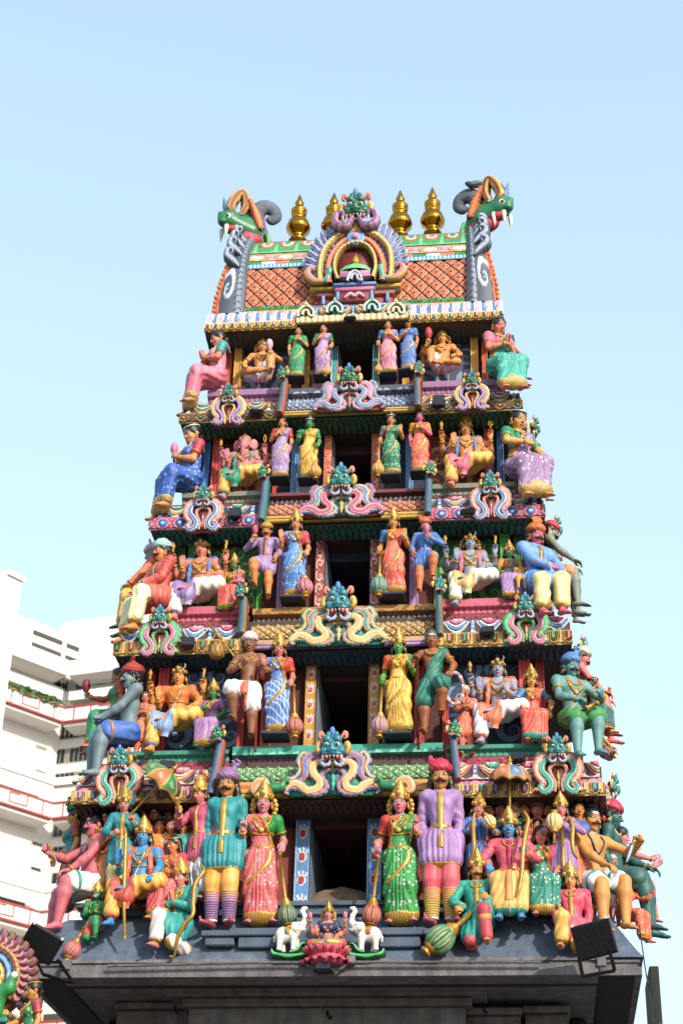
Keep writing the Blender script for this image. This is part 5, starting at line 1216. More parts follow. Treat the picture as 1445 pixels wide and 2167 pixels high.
# ---- hands (unit: hand length 1; wrist at origin, fingers +z, palm -y, thumb +x)
def hand_arr(pose):
    g = Sdf(); g.ell((0, .0, .10), (.17, .12, .16), .06); g.ell((.0, 0, .30), (.235, .11, .25), .08); g.ell((.13, -.06, .20), (.12, .09, .17), .06)
    bends = {'flat': [6, 6, 6], 'rest': [28, 26, 16], 'grip': [70, 85, 50], 'point': [70, 85, 50], 'pinch': [45, 40, 20]}[pose]
    for i, (x, L) in enumerate(((-.165, .36), (-.057, .45), (.055, .48), (.165, .43))):
        b = list(bends)
        if pose == 'point' and i == 3: b = [4, 4, 4]
        if pose == 'pinch' and i == 0: b = [20, 15, 10]
        p = A_([x*1.0, 0, .50]); a = 0; spr = (x*.35 if pose == 'flat' else x*.1); pts = [A_([x*.9, 0, .36]), p]
        for j, fr in enumerate((.42, .32, .26)):
            a += math.radians(b[j]*(1+.12*(1-i*.5))); p = p+L*fr*A_([spr, -math.sin(a), math.cos(a)]); pts.append(p)
        g.poly(pts, [.075, .07, .064, .058, .046], .015)
    th = {'flat': [(.16, -.05, .16), (.30, -.10, .34), (.34, -.12, .52)], 'rest': [(.16, -.06, .16), (.27, -.16, .34), (.25, -.22, .50)]}.get(pose, [(.16, -.06, .16), (.22, -.24, .34), (.10, -.34, .44)])
    g.poly(th, [.09, .075, .055], .03)
    return g.nets(.042)
HAND = {k: hand_arr(k) for k in ('flat', 'rest', 'grip', 'point', 'pinch')}
# ---- feet (unit: foot length 1, sole z = 0, ankle at (0, 0, .30), toes towards -y, big toe at +x)
def foot_arr(kind):
    g = Sdf(); g.cone((0, .0, .36), (0, .02, .20), .17, .17, .06); g.ell((0, .10, .13), (.16, .18, .14), .06); g.cone((0, -.05, .20), (.02, -.48, .11), .17, .13, .08); g.ell((.01, -.50, .085), (.20, .17, .085), .06)
    if kind == 'bare':
        for i, (x, L, r) in enumerate(((.13, .22, .075), (.03, .22, .055), (-.05, .19, .05), (-.12, .15, .047), (-.18, .10, .042))): g.cone((x*.8, -.55, .07), (x, -.55-L, .055), r, r*.85, .015)
    else:
        g.ell((0, -.66, .10), (.15, .17, .10), .06); g.cone((0, -.78, .12), (0, -.84, .24), .07, .04, .04); g.ell((0, -.82, .26), .055, .03)
    return g.nets(.045, lambda P, D: np.maximum(D, -P[:, 2]))
FOOT = {k: foot_arr(k) for k in ('bare', 'shoe')}
# ---- arms: wrist relative to the shoulder centre (x for the right-hand side of the picture), elbow hint, hand, finger direction, palm normal
ARM = {
 'down': ((.134, -.02, -.300), (.35, 1, .1), 'rest', (.0, -.08, -1), (-1, 0, 0)),
 'abhaya': ((.145, -.13, -.13), (.35, .35, -1), 'flat', (.03, -.12, 1), (0, -1, 0)),
 'point': ((.138, -.13, -.13), (.35, .35, -1), 'point', (-.05, -.12, 1), (0, -1, 0)),
 'up': ((.235, -.06, -.02), (1, .4, -1), 'pinch', (.05, -.15, 1), (0, -1, 0)),
 'varada': ((.135, -.14, -.20), (.6, .5, -1), 'flat', (-.1, -.25, -1), (0, -1, .1)),
 'mace': ((.152, -.085, -.235), (.15, .8, -.4), 'rest', (-.05, -.45, -.9), (-.6, .7, -.3)),
 'flower': ((.055, -.125, -.125), (.55, .3, -1), 'grip', (-.75, -.25, .6), (-.1, .95, .2)),
 'namaste': ((.016, -.135, -.125), (.6, .15, -1), 'flat', (-.05, -.3, 1), (-1, 0, 0)),
 'hip': ((.115, -.06, -.245), (1, .5, .1), 'rest', (-.6, -.3, -.7), (-.3, .95, 0)),
 'lap': ((.045, -.15, -.245), (.65, .5, -.3), 'rest', (-.9, -.3, -.1), (0, 0, -1)),
 'knee': ((.135, -.20, -.27), (.6, .6, .1), 'rest', (-.2, -.9, -.35), (0, .1, -1)),
 'side': ((.20, -.05, -.27), (1, .4, 0), 'rest', (.25, -.5, -.8), (0, 0, -1)),
 'staff': ((.175, -.12, -.11), (1, .3, -1), 'grip', (-.5, -.4, .75), (-.6, -.6, 0)),
 'across': ((.0, -.12, -.205), (1, .2, -.3), 'grip', (-.95, -.2, .1), (0, .9, -.3)),
 'hold': ((.09, -.15, -.17), (1, .3, -.6), 'grip', (-.6, -.6, .4), (-.3, .6, .5)),
 'raise': ((.21, -.16, .04), (1, .2, -.8), 'grip', (-.2, -.2, 1), (-.6, -.6, 0)),
 'fwd': ((.10, -.27, -.12), (1, .2, -.5), 'grip', (0, -.8, .5), (-1, 0, 0)),
 'chest': ((.03, -.115, -.07), (1, .2, -.9), 'flat', (-.7, .0, .7), (0, 1, 0)),
}
POSE = {  # kind: (pelvis z, skull top, knees, ankles, foot directions)  for picture-left / picture-right leg
 'stand': (.515, 1.0, ((-.055, -.02, -.235), (.055, -.03, -.235)), ((-.055, .0, -.465), (.058, .0, -.465)), ((-.35, -1, 0), (.35, -1, 0))),
 'contra': (.515, 1.0, ((-.050, -.01, -.235), (.062, -.06, -.228)), ((-.045, .01, -.465), (.085, -.01, -.465)), ((-.45, -1, 0), (.45, -1, 0))),
 'sit': (.07, .56, ((-.085, -.20, -.055), (.085, -.20, -.055)), ((-.080, -.215, -.335), (.080, -.215, -.335)), ((-.15, -1, -.1), (.15, -1, -.1))),
 'lean': (.07, .56, ((-.085, -.19, -.085), (.085, -.21, -.045)), ((-.105, -.215, -.365), (.06, -.235, -.325)), ((-.2, -1, -.25), (.1, -1, -.25))),
 'foldR': (.07, .56, ((-.150, -.175, -.045), (.205, -.14, .0)), ((-.145, -.21, -.325), (-.015, -.225, -.045)), ((-.3, -1, -.2), (-1, -.25, -.1))),
 'foldL': (.07, .56, ((-.205, -.14, .0), (.150, -.175, -.045)), ((.015, -.225, -.045), (.145, -.21, -.325)), ((1, -.25, -.1), (.3, -1, -.2))),
 'lotus': (.065, .555, ((-.205, -.11, -.015), (.205, -.11, -.015)), ((.03, -.17, -.03), (-.03, -.20, -.01)), ((1, -.3, 0), (-1, -.3, 0))),
 'royalR': (.065, .555, ((-.195, -.10, -.01), (.125, -.15, .14)), ((.01, -.17, -.03), (.125, -.18, -.05)), ((1, -.5, 0), (.3, -1, 0))),
 'royalL': (.065, .555, ((-.125, -.15, .14), (.195, -.10, -.01)), ((-.125, -.18, -.05), (-.01, -.17, -.03)), ((-.3, -1, 0), (-1, -.5, 0))),
 'kneelL': (.275, .765, ((-.07, -.215, .03), (.05, -.14, -.19)), ((-.09, -.20, -.20), (.05, .08, -.22)), ((-.1, -1, 0), (0, -.3, -1))),
 'kneelR': (.275, .765, ((-.05, -.14, -.19), (.07, -.215, .03)), ((-.05, .08, -.22), (.09, -.20, -.20)), ((0, -.3, -1), (.1, -1, 0))),
 'perchL': (.50, .985, ((-.105, -.20, -.085), (.06, -.10, -.215)), ((-.085, -.12, -.31), (.065, -.075, -.45)), ((-.2, -1, 0), (.2, -1, 0))),
 'perchR': (.50, .985, ((-.06, -.10, -.215), (.105, -.20, -.085)), ((-.065, -.075, -.45), (.085, -.12, -.31)), ((-.2, -1, 0), (.2, -1, 0))),
}
def ring_at(p, d, r, t):
    a = np.linspace(0, 2*np.pi, 16, endpoint=False); Fm = frame_of(d)
    return tube(A_(p)+r*(np.cos(a)[:, None]*Fm[:, 0]+np.sin(a)[:, None]*Fm[:, 1]), t, 6, closed=True)
FIGS = {}
def figure(d, pose='stand', at_=None, top=None, Y=.4, yaw=0, sex='m', skin='#d99a6c', arms=(), up=None, low=None, head=None, hy=0, hp=14, hr=0, slab=None, slim=1.0, lean=(0, 0, 0), jewel=0, cat='statue',
           face=1, shoes=None, belt=None, sash=None, group=None, H=None, name='statue', fat=1.0, thread=None, scale_px=None):
    """one painted statue. at_ = picture point of the soles (standing) or of the seat; top = picture row of the top of the skull"""
    pz, ptop, KN, AN, FD = POSE[pose]
    P0 = at(*at_, Y)
    if H is None:
        H = (at(at_[0], top, Y)[2]-P0[2])/ptop
    root = empty(name, P0, (0, 0, math.radians(yaw)), H); tag(root, d, cat, group)
    hp = hp+.45*math.degrees(math.atan2(P0[2]-1.6, 15))-8
    pxH = H*pxm(P0)*.472; h = min(max(1.0/pxH, .0062), .0125)
    fem = sex == 'f'
    Rl = Rz(math.radians(lean[2])) @ Rx(math.radians(lean[0])) @ Ry(math.radians(lean[1]))
    O = A_([0, 0, pz]); tf = lambda p: O+Rl @ A_(p, float)
    # torso field in its own frame
    T = Sdf()
    if not fem:
        T.ell((0, .0, .0), (.092*fat, .068*fat, .068), .04); T.ell((0, -.008*fat, .085), (.070*fat, .058*fat*fat, .085), .05); T.ell((0, 0, .195), (.094, .066, .085), .05)
        for s in (-1, 1): T.ell((s*.044, -.034, .240), (.052, .036, .040), .03); T.cone((0, .01, .31), (s*.118, .0, .285), .034, .040, .04)
        T.cone((0, .005, .28), (0, .0, .355), .036, .031, .03)
    else:
        T.ell((0, .0, .0), (.094, .070, .066), .04); T.ell((0, -.002, .085), (.060, .050, .075), .05); T.ell((0, 0, .19), (.076, .056, .085), .05)
        for s in (-1, 1): T.ell((s*.041, -.046, .215), (.042, .042, .042), .02); T.cone((0, .01, .305), (s*.100, .0, .285), .029, .034, .04)
        T.cone((0, .005, .28), (0, .0, .355), .029, .025, .03)
    if slim != 1.0:
        T0 = T; SLV = A_([1/slim, 1, 1]); lo_t, hi_t = T0.box()
        class TS:
            def __call__(q, P): return T0(np.asarray(P)*SLV)*slim**.5
            def box(q): return lo_t*A_([slim, 1, 1]), hi_t*A_([slim, 1, 1])
        T = TS()
    def world_torso(off):
        def d_(P): return T((P-O) @ Rl)-off
        lo, hi = T.box(); cs = A_([tf((a, b, c)) for a in (lo[0], hi[0]) for b in (lo[1], hi[1]) for c in (lo[2], hi[2])]); return d_, cs.min(0)-off, cs.max(0)+off
    def add_torso(S, off, k=.02): a, b, c = world_torso(off); S.p.append((a, b, c, k, 0)); return S
    C = A_([0, 0, .285]); sw = .126*slim if not fem else .106
    B = add_torso(Sdf(), 0.0)
    parts = []                                             # hands and feet appended to the body mesh
    J = {'arm': [], 'leg': []}
    r1, r2, r3, r4 = (.037, .028, .030, .020) if not fem else (.032, .026, .027, .0185)
    if slim < 1: r1, r2, r3, r4 = (v*(.5+.5*slim) for v in (r1, r2, r3, r4))
    for spec in arms:
        s, nm = spec[0], spec[1]; o = spec[2] if len(spec) > 2 else {}
        Wr, hint, hp_, fd, pn = ARM[nm]
        Wr = o.get('w', (Wr[0]*(slim if nm == 'down' else 1), Wr[1], Wr[2])); fd = o.get('fd', fd); pn = o.get('pn', pn); hp_ = o.get('h', hp_); hint = o.get('e', hint)
        back = o.get('back', 0)
        S = tf(C+A_([s*(sw-.012*back), .02*back, -.01*back])); Wp = tf(C+A_([s*Wr[0], Wr[1], Wr[2]]))
        L1, L2 = .165, .150; v = Wp-S; dd = np.linalg.norm(v)
        if dd > (L1+L2)*.985: Wp = S+v/dd*(L1+L2)*.985; v = Wp-S; dd = np.linalg.norm(v)
        u = v/dd; a = (L1*L1-L2*L2+dd*dd)/(2*dd); hh = math.sqrt(max(L1*L1-a*a, 1e-6)); hv = Rl @ A_([s*hint[0], hint[1], hint[2]]); hv = unit(hv-(hv @ u)*u); E = S+u*a+hv*hh
        B.cone(S, E, r1, r2, .03); m_ = lerp(E, Wp, .3); B.cone(E, m_, r2, r3, .02); B.cone(m_, Wp, r3, r4, .02)
        fdv = unit(Rl @ A_([s*fd[0], fd[1], fd[2]])); pnv = Rl @ A_([s*pn[0], pn[1], pn[2]]); pnv = unit(pnv-(pnv @ fdv)*fdv)
        Xh = np.cross(-pnv, fdv); R = np.stack([Xh, -pnv, fdv], 1)
        V, F = HAND[hp_]; hs = .118 if not fem else .105
        if s > 0: V = mir(V); F = mirF(F)
        V = xf(V, R, Wp, hs); parts.append((V, F))
        J['arm'].append(dict(s=s, S=S, E=E, W=Wp, R=R, hs=hs, hand=hp_, grip=Wp+R @ A_([0, -.16, .50])*hs))
    q1, q2, q3, q4 = (.066, .046, .049, .028) if not fem else (.066, .044, .044, .025)
    for i, s in enumerate((-1, 1)):
        Hp = O+A_([s*.050, 0, -.015]); K = O+A_(KN[i]); An = O+A_(AN[i]); fdir = unit(FD[i])
        cm = lerp(K, An, .28)+(A_([0, .012, 0]) if pose in ('stand', 'contra') else 0)
        J['leg'].append((Hp, K, An, fdir))
        if low is None or low[0] in ('loin', 'short') or pose not in ('stand', 'contra') or True:
            B.cone(Hp, K, q1*fat, q2, .03); B.cone(K, cm, q2, q3, .02); B.cone(cm, An, q3, q4, .02)
        upv = unit(A_([0, 0, 1.])-fdir[2]*fdir); 
        if abs(fdir[2]) > .8: upv = unit(A_([0, -1., .0]))
        yv = -fdir; xv = np.cross(yv, upv); R = np.stack([xv, yv, np.cross(xv, yv)], 1)
        fs = .150 if not fem else .135
        V, F = FOOT['shoe' if shoes else 'bare']; V = V-A_([0, 0, .30])
        if s > 0: V = mir(V); F = mirF(F)
        V = xf(V, R, An, fs)
        if shoes: mk('shoe', V, F, mat(shoes, 'gloss'), root)
        else: parts.append((V, F))
    if slab:
        mk('base_slab', *box(-.135, .135, -.125, .13, -.032, -.001, .008), mat(slab, 'stain'), root, None, False)
    # head
    hk = sex if sex in HEADS else 'm'
    hc = tf((0, -.014, .418)); Rh = Rl @ Rz(math.radians(hy)) @ Rx(math.radians(hp)) @ Ry(math.radians(hr))
    th = lambda V: xf(V, Rh, hc, HH)
    HA = HEADS[hk]; V, F = HA['skin']; parts.append((th(V), F))
    m = MB(); m.add(*B.nets(h))
    for V, F in parts: m.add(V, F)
    sk = mat(skin, 'paint'); body = m.build('body', sk, root)
    blk = mat('#17130f', 'gloss')
    def part(nm, VF, mt, par=None, col=None):
        if VF is None or len(VF[0]) == 0: return None
        return mk(nm, VF[0], VF[1], mt, par or root, col)
    if face:
        for e in ('eye0', 'eye1'): part('eye', (th(HA[e][0]), HA[e][1]), mat('#7f7f7f', 'attr'), body, HA[e][2])
        for e in ('brow0', 'brow1'):
            if HA[e] is not None: part('eyebrow', (th(HA[e][0]), HA[e][1]), blk, body)
        if 'lips' in HA: part('lips', (th(HA['lips'][0]), HA['lips'][1]), mat('#b8383a' if hk != 'monkey' else '#d98aa0'), body)
        if hk == 'elephant': part('tusks', (th(HA['tusk'][0]), HA['tusk'][1]), mat('#f2e8d0', 'gloss'), body)
        elif HA['tilak'] is not None: part('forehead_mark', (th(HA['tilak'][0]), HA['tilak'][1]), mat('#a02024'), body)
    hd = head or {}
    for k_, vv in hd.items():
        if k_ == 'hair': part('hair', (th(HAIR[vv[0]][0]), HAIR[vv[0]][1]), mat(vv[1], 'gloss'))
        if k_ == 'turban': part('turban', (th(TURB[vv[0]][0]), TURB[vv[0]][1]), mat(vv[1]))
        if k_ == 'crown':
            c = part('crown', (th(CROWN[vv[0]][0]), CROWN[vv[0]][1]), mat(vv[1] if len(vv) > 1 else '#cfa04a', 'gold'))
            part('crown_gem', (th(ball((0, -.455, .36 if vv[0] == 'kirita' else .33), (.05, .03, .06), 10)[0]), ball((0, 0, 0), 1, 10)[1]), mat(vv[2] if len(vv) > 2 else '#2f8a5a', 'gloss'), c)
        if k_ == 'jata': part('piled_hair', (th(JATA[0]), JATA[1]), mat('#1a1512', 'gloss'))
        if k_ == 'moon': part('crescent', (th(tube(spline([(.20, -.08, .44), (.30, -.08, .48), (.33, -.08, .60), (.25, -.08, .68)], 14), np.sin(np.linspace(.1, 3.04, 14))*.045+.004, 6)[0]), tube(np.zeros((14, 3))+np.arange(14)[:, None], .1, 6)[1]), mat('#f2f2ee', 'gloss'))
        if k_ == 'mous': part('moustache', (th(MOUS[0]), MOUS[1]), mat(vv, 'gloss'))
        if k_ == 'beard': part('beard', (th(BEARD[0]), BEARD[1]), mat(vv, 'gloss'))
        if k_ == 'ash' and hk != 'elephant': part('ash_stripes', (th(HA['ash'][0]), HA['ash'][1]), mat('#ecebe4'))
        if k_ == 'band': V, F = lathe([(.36, vv[1]), (.385, vv[1]+.01), (.385, vv[1]+.07), (.36, vv[1]+.08)], 24); part('hair_band', (th(V*A_([1, 1.1, 1])+A_([0, .09, 0])), F), mat(vv[0], 'gold'))
        if k_ == 'wing':
            for s in (-1, 1): V = WING[0]*A_([s, 1, 1]); part('crown_side', (th(V), WING[1] if s > 0 else mirF(WING[1])), mat('#c99a3f', 'gold'))
        if k_ == 'pot':
            V, F = lathe([(.30, .44), (.36, .48), (.30, .56), (.36, .66), (.46, .80), (.46, .90), (.34, 1.02), (.22, 1.08), (.22, 1.12), (.30, 1.18), (.24, 1.19)], 22); part('pot', (th(V+A_([0, .05, .0])), F), mat('#a8842f', 'gold'))
            V, F = lathe([(.30, .36), (.42, .40), (.44, .46), (.36, .50), (.44, .55), (.42, .62), (.28, .64)], 20); part('head_ring', (th(V+A_([0, .05, 0])), F), mat('#2f8a4a'))
        if k_ == 'ring':
            for s in (-1, 1): V, F = ring_at((s*.36, -.02, -.22), (1, .3, 0), .06, .022); part('earring', (th(V), F), mat('#d9b04a', 'gold'))
    # clothes
    legs = J['leg']
    def leg_field(off, k=.04, web=False, to=1.0, flare=0.0):
        S = Sdf(); S.ell(O+A_([0, 0, .0]), A_([.094*fat, .072*fat, .062])+off, k)
        for (Hp, K, An, _) in legs:
            e = lerp(K, An, max(0, min(1, (to-.5)*2))) if to > .5 else None
            k2 = lerp(Hp, K, min(1, to*2))
            S.cone(Hp, k2, q1+off, (q2 if to >= .5 else q1)+off+flare*min(1, to*2)*.5, k)
            if e is not None: S.cone(K, e, q2+off+flare*.5, q3*.85+off+flare, k)
        if web:
            a = lerp(legs[0][0], legs[1][0], .5); b = lerp(legs[0][1], legs[1][1], .5); c = lerp(legs[0][2], legs[1][2], .5)
            if to > .5: S.cone(a, b, .062+off, .052+off, k); S.cone(b, lerp(b, c, (to-.5)*2), .052+off, .052+off+flare, k)
            else: S.cone(a, lerp(a, b, to*2), .06+off, .05+off, k)
        return S
    def folds(kind):
        kn = [l[1] for l in legs]
        if kind == 'pleat':
            return lambda P, D: D+np.where(np.abs(P[:, 0]) < .045, .0055*np.sin(P[:, 0]*2*np.pi*36), .0048*np.sin((P[:, 0]*.9+(P[:, 2]-O[2])*np.sign(P[:, 0]+1e-9)*.35)*2*np.pi*19))
        def f(P, D):
            r = np.minimum(np.linalg.norm(P-kn[0], axis=1), np.linalg.norm(P-kn[1], axis=1))
            return D+.0046*np.sin((P[:, 0]*1.0+.25*P[:, 2]*np.sign(P[:, 0]+1e-9))*2*np.pi*17+r*38)*smooth01((r-.03)/.06)
        return f
    stand = pose in ('stand', 'contra')
    hemz = .015
    def part_field(nm, S, hh, mt, post=None):
        V, F = S.nets(hh, post)
        return part(nm, (V, F), mt) if len(V) else None
    if low:
        kind, c = low[0], low[1]; kd = 'dots' if '|' in c else 'cloth'
        if len(low) > 4: kd = low[4]
        bord = low[2] if len(low) > 2 else None
        if kind == 'saree':
            S = leg_field(.014 if stand else .008, .05, True, .93, .012 if stand else .006); fo = folds('pleat' if stand else 'sit'); o_ = part_field('saree_skirt', S, h, mat(c, kd), fo); S0 = S
        elif kind == 'dhoti':
            S = leg_field(.010, .03, pose.startswith('fold') or pose == 'sit', .88, .010); fo = folds('pleat' if stand else 'sit'); o_ = part_field('dhoti', S, h, mat(c, kd), fo); S0 = S
        elif kind == 'pants': S = leg_field(.007, .02, False, .74 if shoes else .95, .0); o_ = part_field('trousers', S, h, mat(c, kd)); S0 = S
        elif kind == 'loin': S = leg_field(.008, .035, stand, .42 if len(low) < 4 else low[3], .012); fo = folds('pleat' if stand or 'perch' in pose else 'sit'); o_ = part_field('loincloth', S, h, mat(c, kd), fo); S0 = S
        if bord:
            bm = mat(bord, 'gold' if bord.lower() in GOLDS else 'cloth')
            if kind == 'loin':
                to = .42 if len(low) < 4 else low[3]
                for (Hp, K, An, _) in legs:
                    a, b = lerp(Hp, K, to*2-.10), lerp(Hp, K, to*2)
                    if to < .5: part('hem', MB().add(*ring_at(b, unit(b-a), (q1*(1-to*2)+q2*to*2)+.026, .011)).arr(), bm)
            else:
                ank = [l[2] for l in legs]; kn = [l[1] for l in legs]
                S2 = Sdf().ext(S0, .0045); up_ = [unit(k2-a2) for k2, a2 in zip(kn, ank)]
                hb = .045 if kind == 'saree' else .035
                def hemcut(P, D):
                    dd = np.minimum(*[np.maximum(np.linalg.norm(P-a2, axis=1)-.16, (P-a2) @ u2-hb) for a2, u2 in zip(ank, up_)]); return np.maximum(D+.003*np.sin(P[:, 0]*300), dd)
                lo_ = np.min(ank, 0)-.16; hi_ = np.max(ank, 0)+.16; V, F = S2.nets(h, hemcut, lo_, hi_); part('hem_border', (V, F), bm)
                if kind == 'saree' and stand:
                    f = lambda P: S0(P); r = ribbon(f, [(.075, O[2]+.03), (.07, O[2]-.05), (.0, O[2]-.14), (-.088, O[2]-.22)], .034, .006, 30, .006); part('saree_border', r, bm)
        if sash:                                           # central pleat panel in a second colour
            f = lambda P: S0(P)
            if stand: r = ribbon(f, [(0, O[2]+.02), (0, O[2]-.40)], [.03, .05], .006, 30, .006)
            elif pose in ('lotus', 'royalR', 'royalL'): r = ribbon(f, [(0, O[2]+.02), (0, O[2]-.05)], .05, .006, 16, .006)
            else: r = ribbon(f, [(0, O[2]+.03), (.0, O[2]-.02), (-.03 if pose == 'foldR' else .03 if pose == 'foldL' else 0, O[2]-.24)], [.045, .05, .06], .006, 34, .008)
            part('sash', r, mat(sash, 'cloth'))
    gold = mat('#c9983f', 'gold')
    arms_c = J['arm']
    if up:
        kind, c = up[0], up[1]; kd = 'dots' if '|' in c else 'cloth'; c2 = up[2] if len(up) > 2 else c
        tl = lambda P: (P-O) @ Rl
        if kind in ('saree', 'blouse'):
            S = add_torso(Sdf(), .006)
            for a in arms_c: S.cone(lerp(a['S'], C+O, .15) if 0 else a['S'], lerp(a['S'], a['E'], .58), r1+.009, r2+.012, .03)
            def cut(P, D):
                q = tl(P); z, x = q[:, 2], np.abs(q[:, 0]); return np.maximum(np.maximum(D, np.where(x < .10, .145-z, -1)), np.where(x < .075, z-(.292+x*.25), -1))
            part_field('blouse', S, h, mat(c2), cut)
            for a in arms_c:
                V, F = ring_at(lerp(a['S'], a['E'], .58), a['E']-a['S'], r2+.012, .008); part('sleeve_band', (V, F), gold)
        if kind == 'saree':
            S = add_torso(Sdf(), .015); sg = up[3] if len(up) > 3 else 1
            def cut2(P, D):
                q = tl(P); x = q[:, 0]*sg; z = q[:, 2]; dg = (-.095+(z-.05)*.40)-x; return np.maximum(np.maximum(D+.0028*np.sin((x*1.0-z*.42)*2*np.pi*44), dg*.92), np.maximum(.03-z, z-(.325-.0*x)))
            part_field('saree_drape', S, h, mat(c, kd), cut2)
            f = lambda P: T(P)-.017
            r = ribbon(f, [(sg*x, z) for x, z in ((-.088, .06), (-.06, .14), (-.03, .22), (.012, .30))], .026, .006, 26, .005)
            if r is not None: part('drape_border', (xf(r[0], Rl, O), r[1]), gold)
        if kind in ('tunic', 'robe'):
            L = up[3] if len(up) > 3 else .30
            S = add_torso(Sdf(), .011)
            for a in arms_c:
                S.cone(a['S'], a['E'], r1+.010, r2+.010, .008); S.cone(a['E'], lerp(a['E'], a['W'], .95), r2+.009, r4+.013, .006)
            S.ext(leg_field(.012, .05, True, L, .016), 0)
            wz = O[2]
            def cut3(P, D):
                q = tl(P); z, x = q[:, 2], np.abs(q[:, 0]); D = D+np.where(z < .06, .0042*np.sin(np.arctan2(P[:, 0], -P[:, 1]+.0)*20), np.where(x > .085*slim+.01, .0022*np.sin((P[:, 2]+P[:, 0]*.6+P[:, 1]*.4)*120+3*np.sin(P[:, 2]*20)), .0016*np.sin((q[:, 0]*.5+z)*60+4*np.sin(q[:, 0]*30)))); return np.maximum(D, np.where(x < .06, z-(.318+x*.2), -1))
            part_field('tunic', S, h, mat(c, kd), cut3)
            f = lambda P: np.minimum(T(P)-.013, 9)
            r = ribbon(f, [(0, .30), (0, .05)], .040, .006, 24, .006)
            if r is not None and kind == 'tunic': part('placket', (xf(r[0], Rl, O), r[1]), mat(c2, 'gold'))
            if kind == 'tunic' and stand:
                Sl = leg_field(.013, .05, True, L, .016); f2 = lambda P: Sl(P); r = ribbon(f2, [(0, O[2]+.05), (0, legs[0][1][2]*0+O[2]-.235*L*2+.03)], .040, .006, 20, .007); part('placket', r, mat(c2, 'gold'))
            if kind == 'tunic':
                Sh = Sdf().ext(leg_field(.012, .05, True, L, .016), .006)
                ends = [lerp(l[0], l[1], L*2) for l in legs]
                def hc_(P, D):
                    dd = 9
                    for l, e in zip(legs, ends): u2 = unit(l[1]-l[0]); dd = np.minimum(dd, np.maximum(np.linalg.norm(P-e, axis=1)-.13, -((P-e) @ u2)-.0)) if not stand else np.minimum(dd, (P-e) @ A_([0, 0, 1.])+.045)
                    return np.maximum(D, dd)
                if stand: V, F = Sh.nets(h, hc_); part('hem', (V, F), gold)
                t = np.linspace(0, 2*np.pi, 24, endpoint=False); f3 = lambda P: T(P)-.012
                V, F = tube(xf(np.stack([.043*np.cos(t), .042*np.sin(t)+.0, .314+.0*t-.012*np.maximum(0, -np.sin(t))], 1), Rl, O), .008, 6, closed=True); part('collar', (V, F), mat(c2, 'gold'))
                for a in arms_c: V, F = ring_at(lerp(a['E'], a['W'], .93), a['W']-a['E'], r4+.014, .007); part('cuff', (V, F), gold)
        if kind == 'shawl':
            for s in (-1, 1):
                a = [x for x in arms_c if x['s'] == s and not x.get('back')][-1:] or None
                S = Sdf(); S.poly([tf((s*.035, .02, .318)), tf((s*(sw-.01), .012, .30)), tf((s*(sw+.035), .03, .20)), tf((s*(sw+.04), .05, .05))], [.028, .044, .046, .040], .03); S.poly([tf((s*.045, -.015, .31)), tf((s*.082, -.05, .24)), tf((s*.094, -.048, .14)), tf((s*.10, -.03, .05))], [.02, .022, .022, .018], .02)
                part_field('shawl', S, h, mat(c, kd), lambda P, D: D+.003*np.sin(P[:, 0]*260+P[:, 2]*60))
        if kind == 'wrap':
            S = add_torso(Sdf(), .013)
            def cut4(P, D):
                q = tl(P); x = q[:, 0]; z = q[:, 2]; dg = (-.10+(z-.02)*.55)-x; return np.maximum(np.maximum(D+.003*np.sin((x-z*.6)*2*np.pi*36), dg*.9), np.maximum(-.02-z, z-.33))
            part_field('drape', S, h, mat(c, kd), cut4)
    if belt:
        S = add_torso(Sdf(), .019 if up and up[0] in ('tunic', 'robe') else .021); b0 = .078 if up and up[0] in ('tunic', 'robe') else .055
        def cutb(P, D): z = ((P-O) @ Rl)[:, 2]; return np.maximum(D, np.abs(z-b0)-.014)
        lo_ = tf((0, 0, b0))-.16; hi_ = tf((0, 0, b0))+.16; V, F = S.nets(min(h, .009), cutb, lo_, hi_); part('belt', (V, F), mat(belt, 'gold' if belt.lower() in GOLDS else 'cloth'))
    ofs = .017 if (up and up[0] in ('saree', 'tunic', 'robe', 'wrap')) else .002
    ft = lambda P: T(P)-ofs
    def neck(pts, w, m_, nm='necklace', th_=.007):
        r = ribbon(ft, pts, w, th_, 26, .004)
        if r is not None: part(nm, (xf(r[0], Rl, O), r[1]), m_)
    if jewel >= 1: neck([(-.052, .310), (-.040, .268), (0, .246), (.040, .268), (.052, .310)], .016, gold)
    if jewel >= 2: neck([(-.062, .300), (-.056, .235), (0, .185), (.056, .235), (.062, .300)], .020, gold); V, F = ball((0, 0, 0), (.022, .010, .022), 10); r = march_front(ft, A_([0.]), A_([.182]))[0]; part('pendant', (xf(V+A_([0, r[1]-.006, .182]), Rl, O), F), mat('#d0a848', 'gold'))
    if jewel >= 3:
        neck([(-.090, .165), (0, .150), (.090, .165)], .014, gold, 'chest_band')
    if thread: neck([(.055, .31), (.02, .2), (-.03, .08), (-.06, .03)], .007, mat('#f0ece0'), 'sacred_thread', .005)
    if jewel in (-1,): neck([(-.055, .305), (-.050, .24), (0, .165), (.050, .24), (.055, .305)], .014, mat('#30323c', 'gloss'), 'bead_necklace', .010)
    if jewel:
        for a in arms_c:
            if a['hand'] and jewel > 0 and not (up and up[0] in ('tunic', 'robe')):
                V, F = ring_at(lerp(a['E'], a['W'], .90), a['W']-a['E'], r4+.005, .007); part('bracelet', (V, F), gold)
                if not (up and up[0] in ('saree', 'blouse')): V, F = ring_at(lerp(a['S'], a['E'], .55), a['E']-a['S'], (r1+r2)/2+.003, .008); part('armlet', (V, F), gold)
            elif jewel < 0: V, F = ring_at(lerp(a['E'], a['W'], .90), a['W']-a['E'], r4+.005, .007); part('bracelet', (V, F), gold)
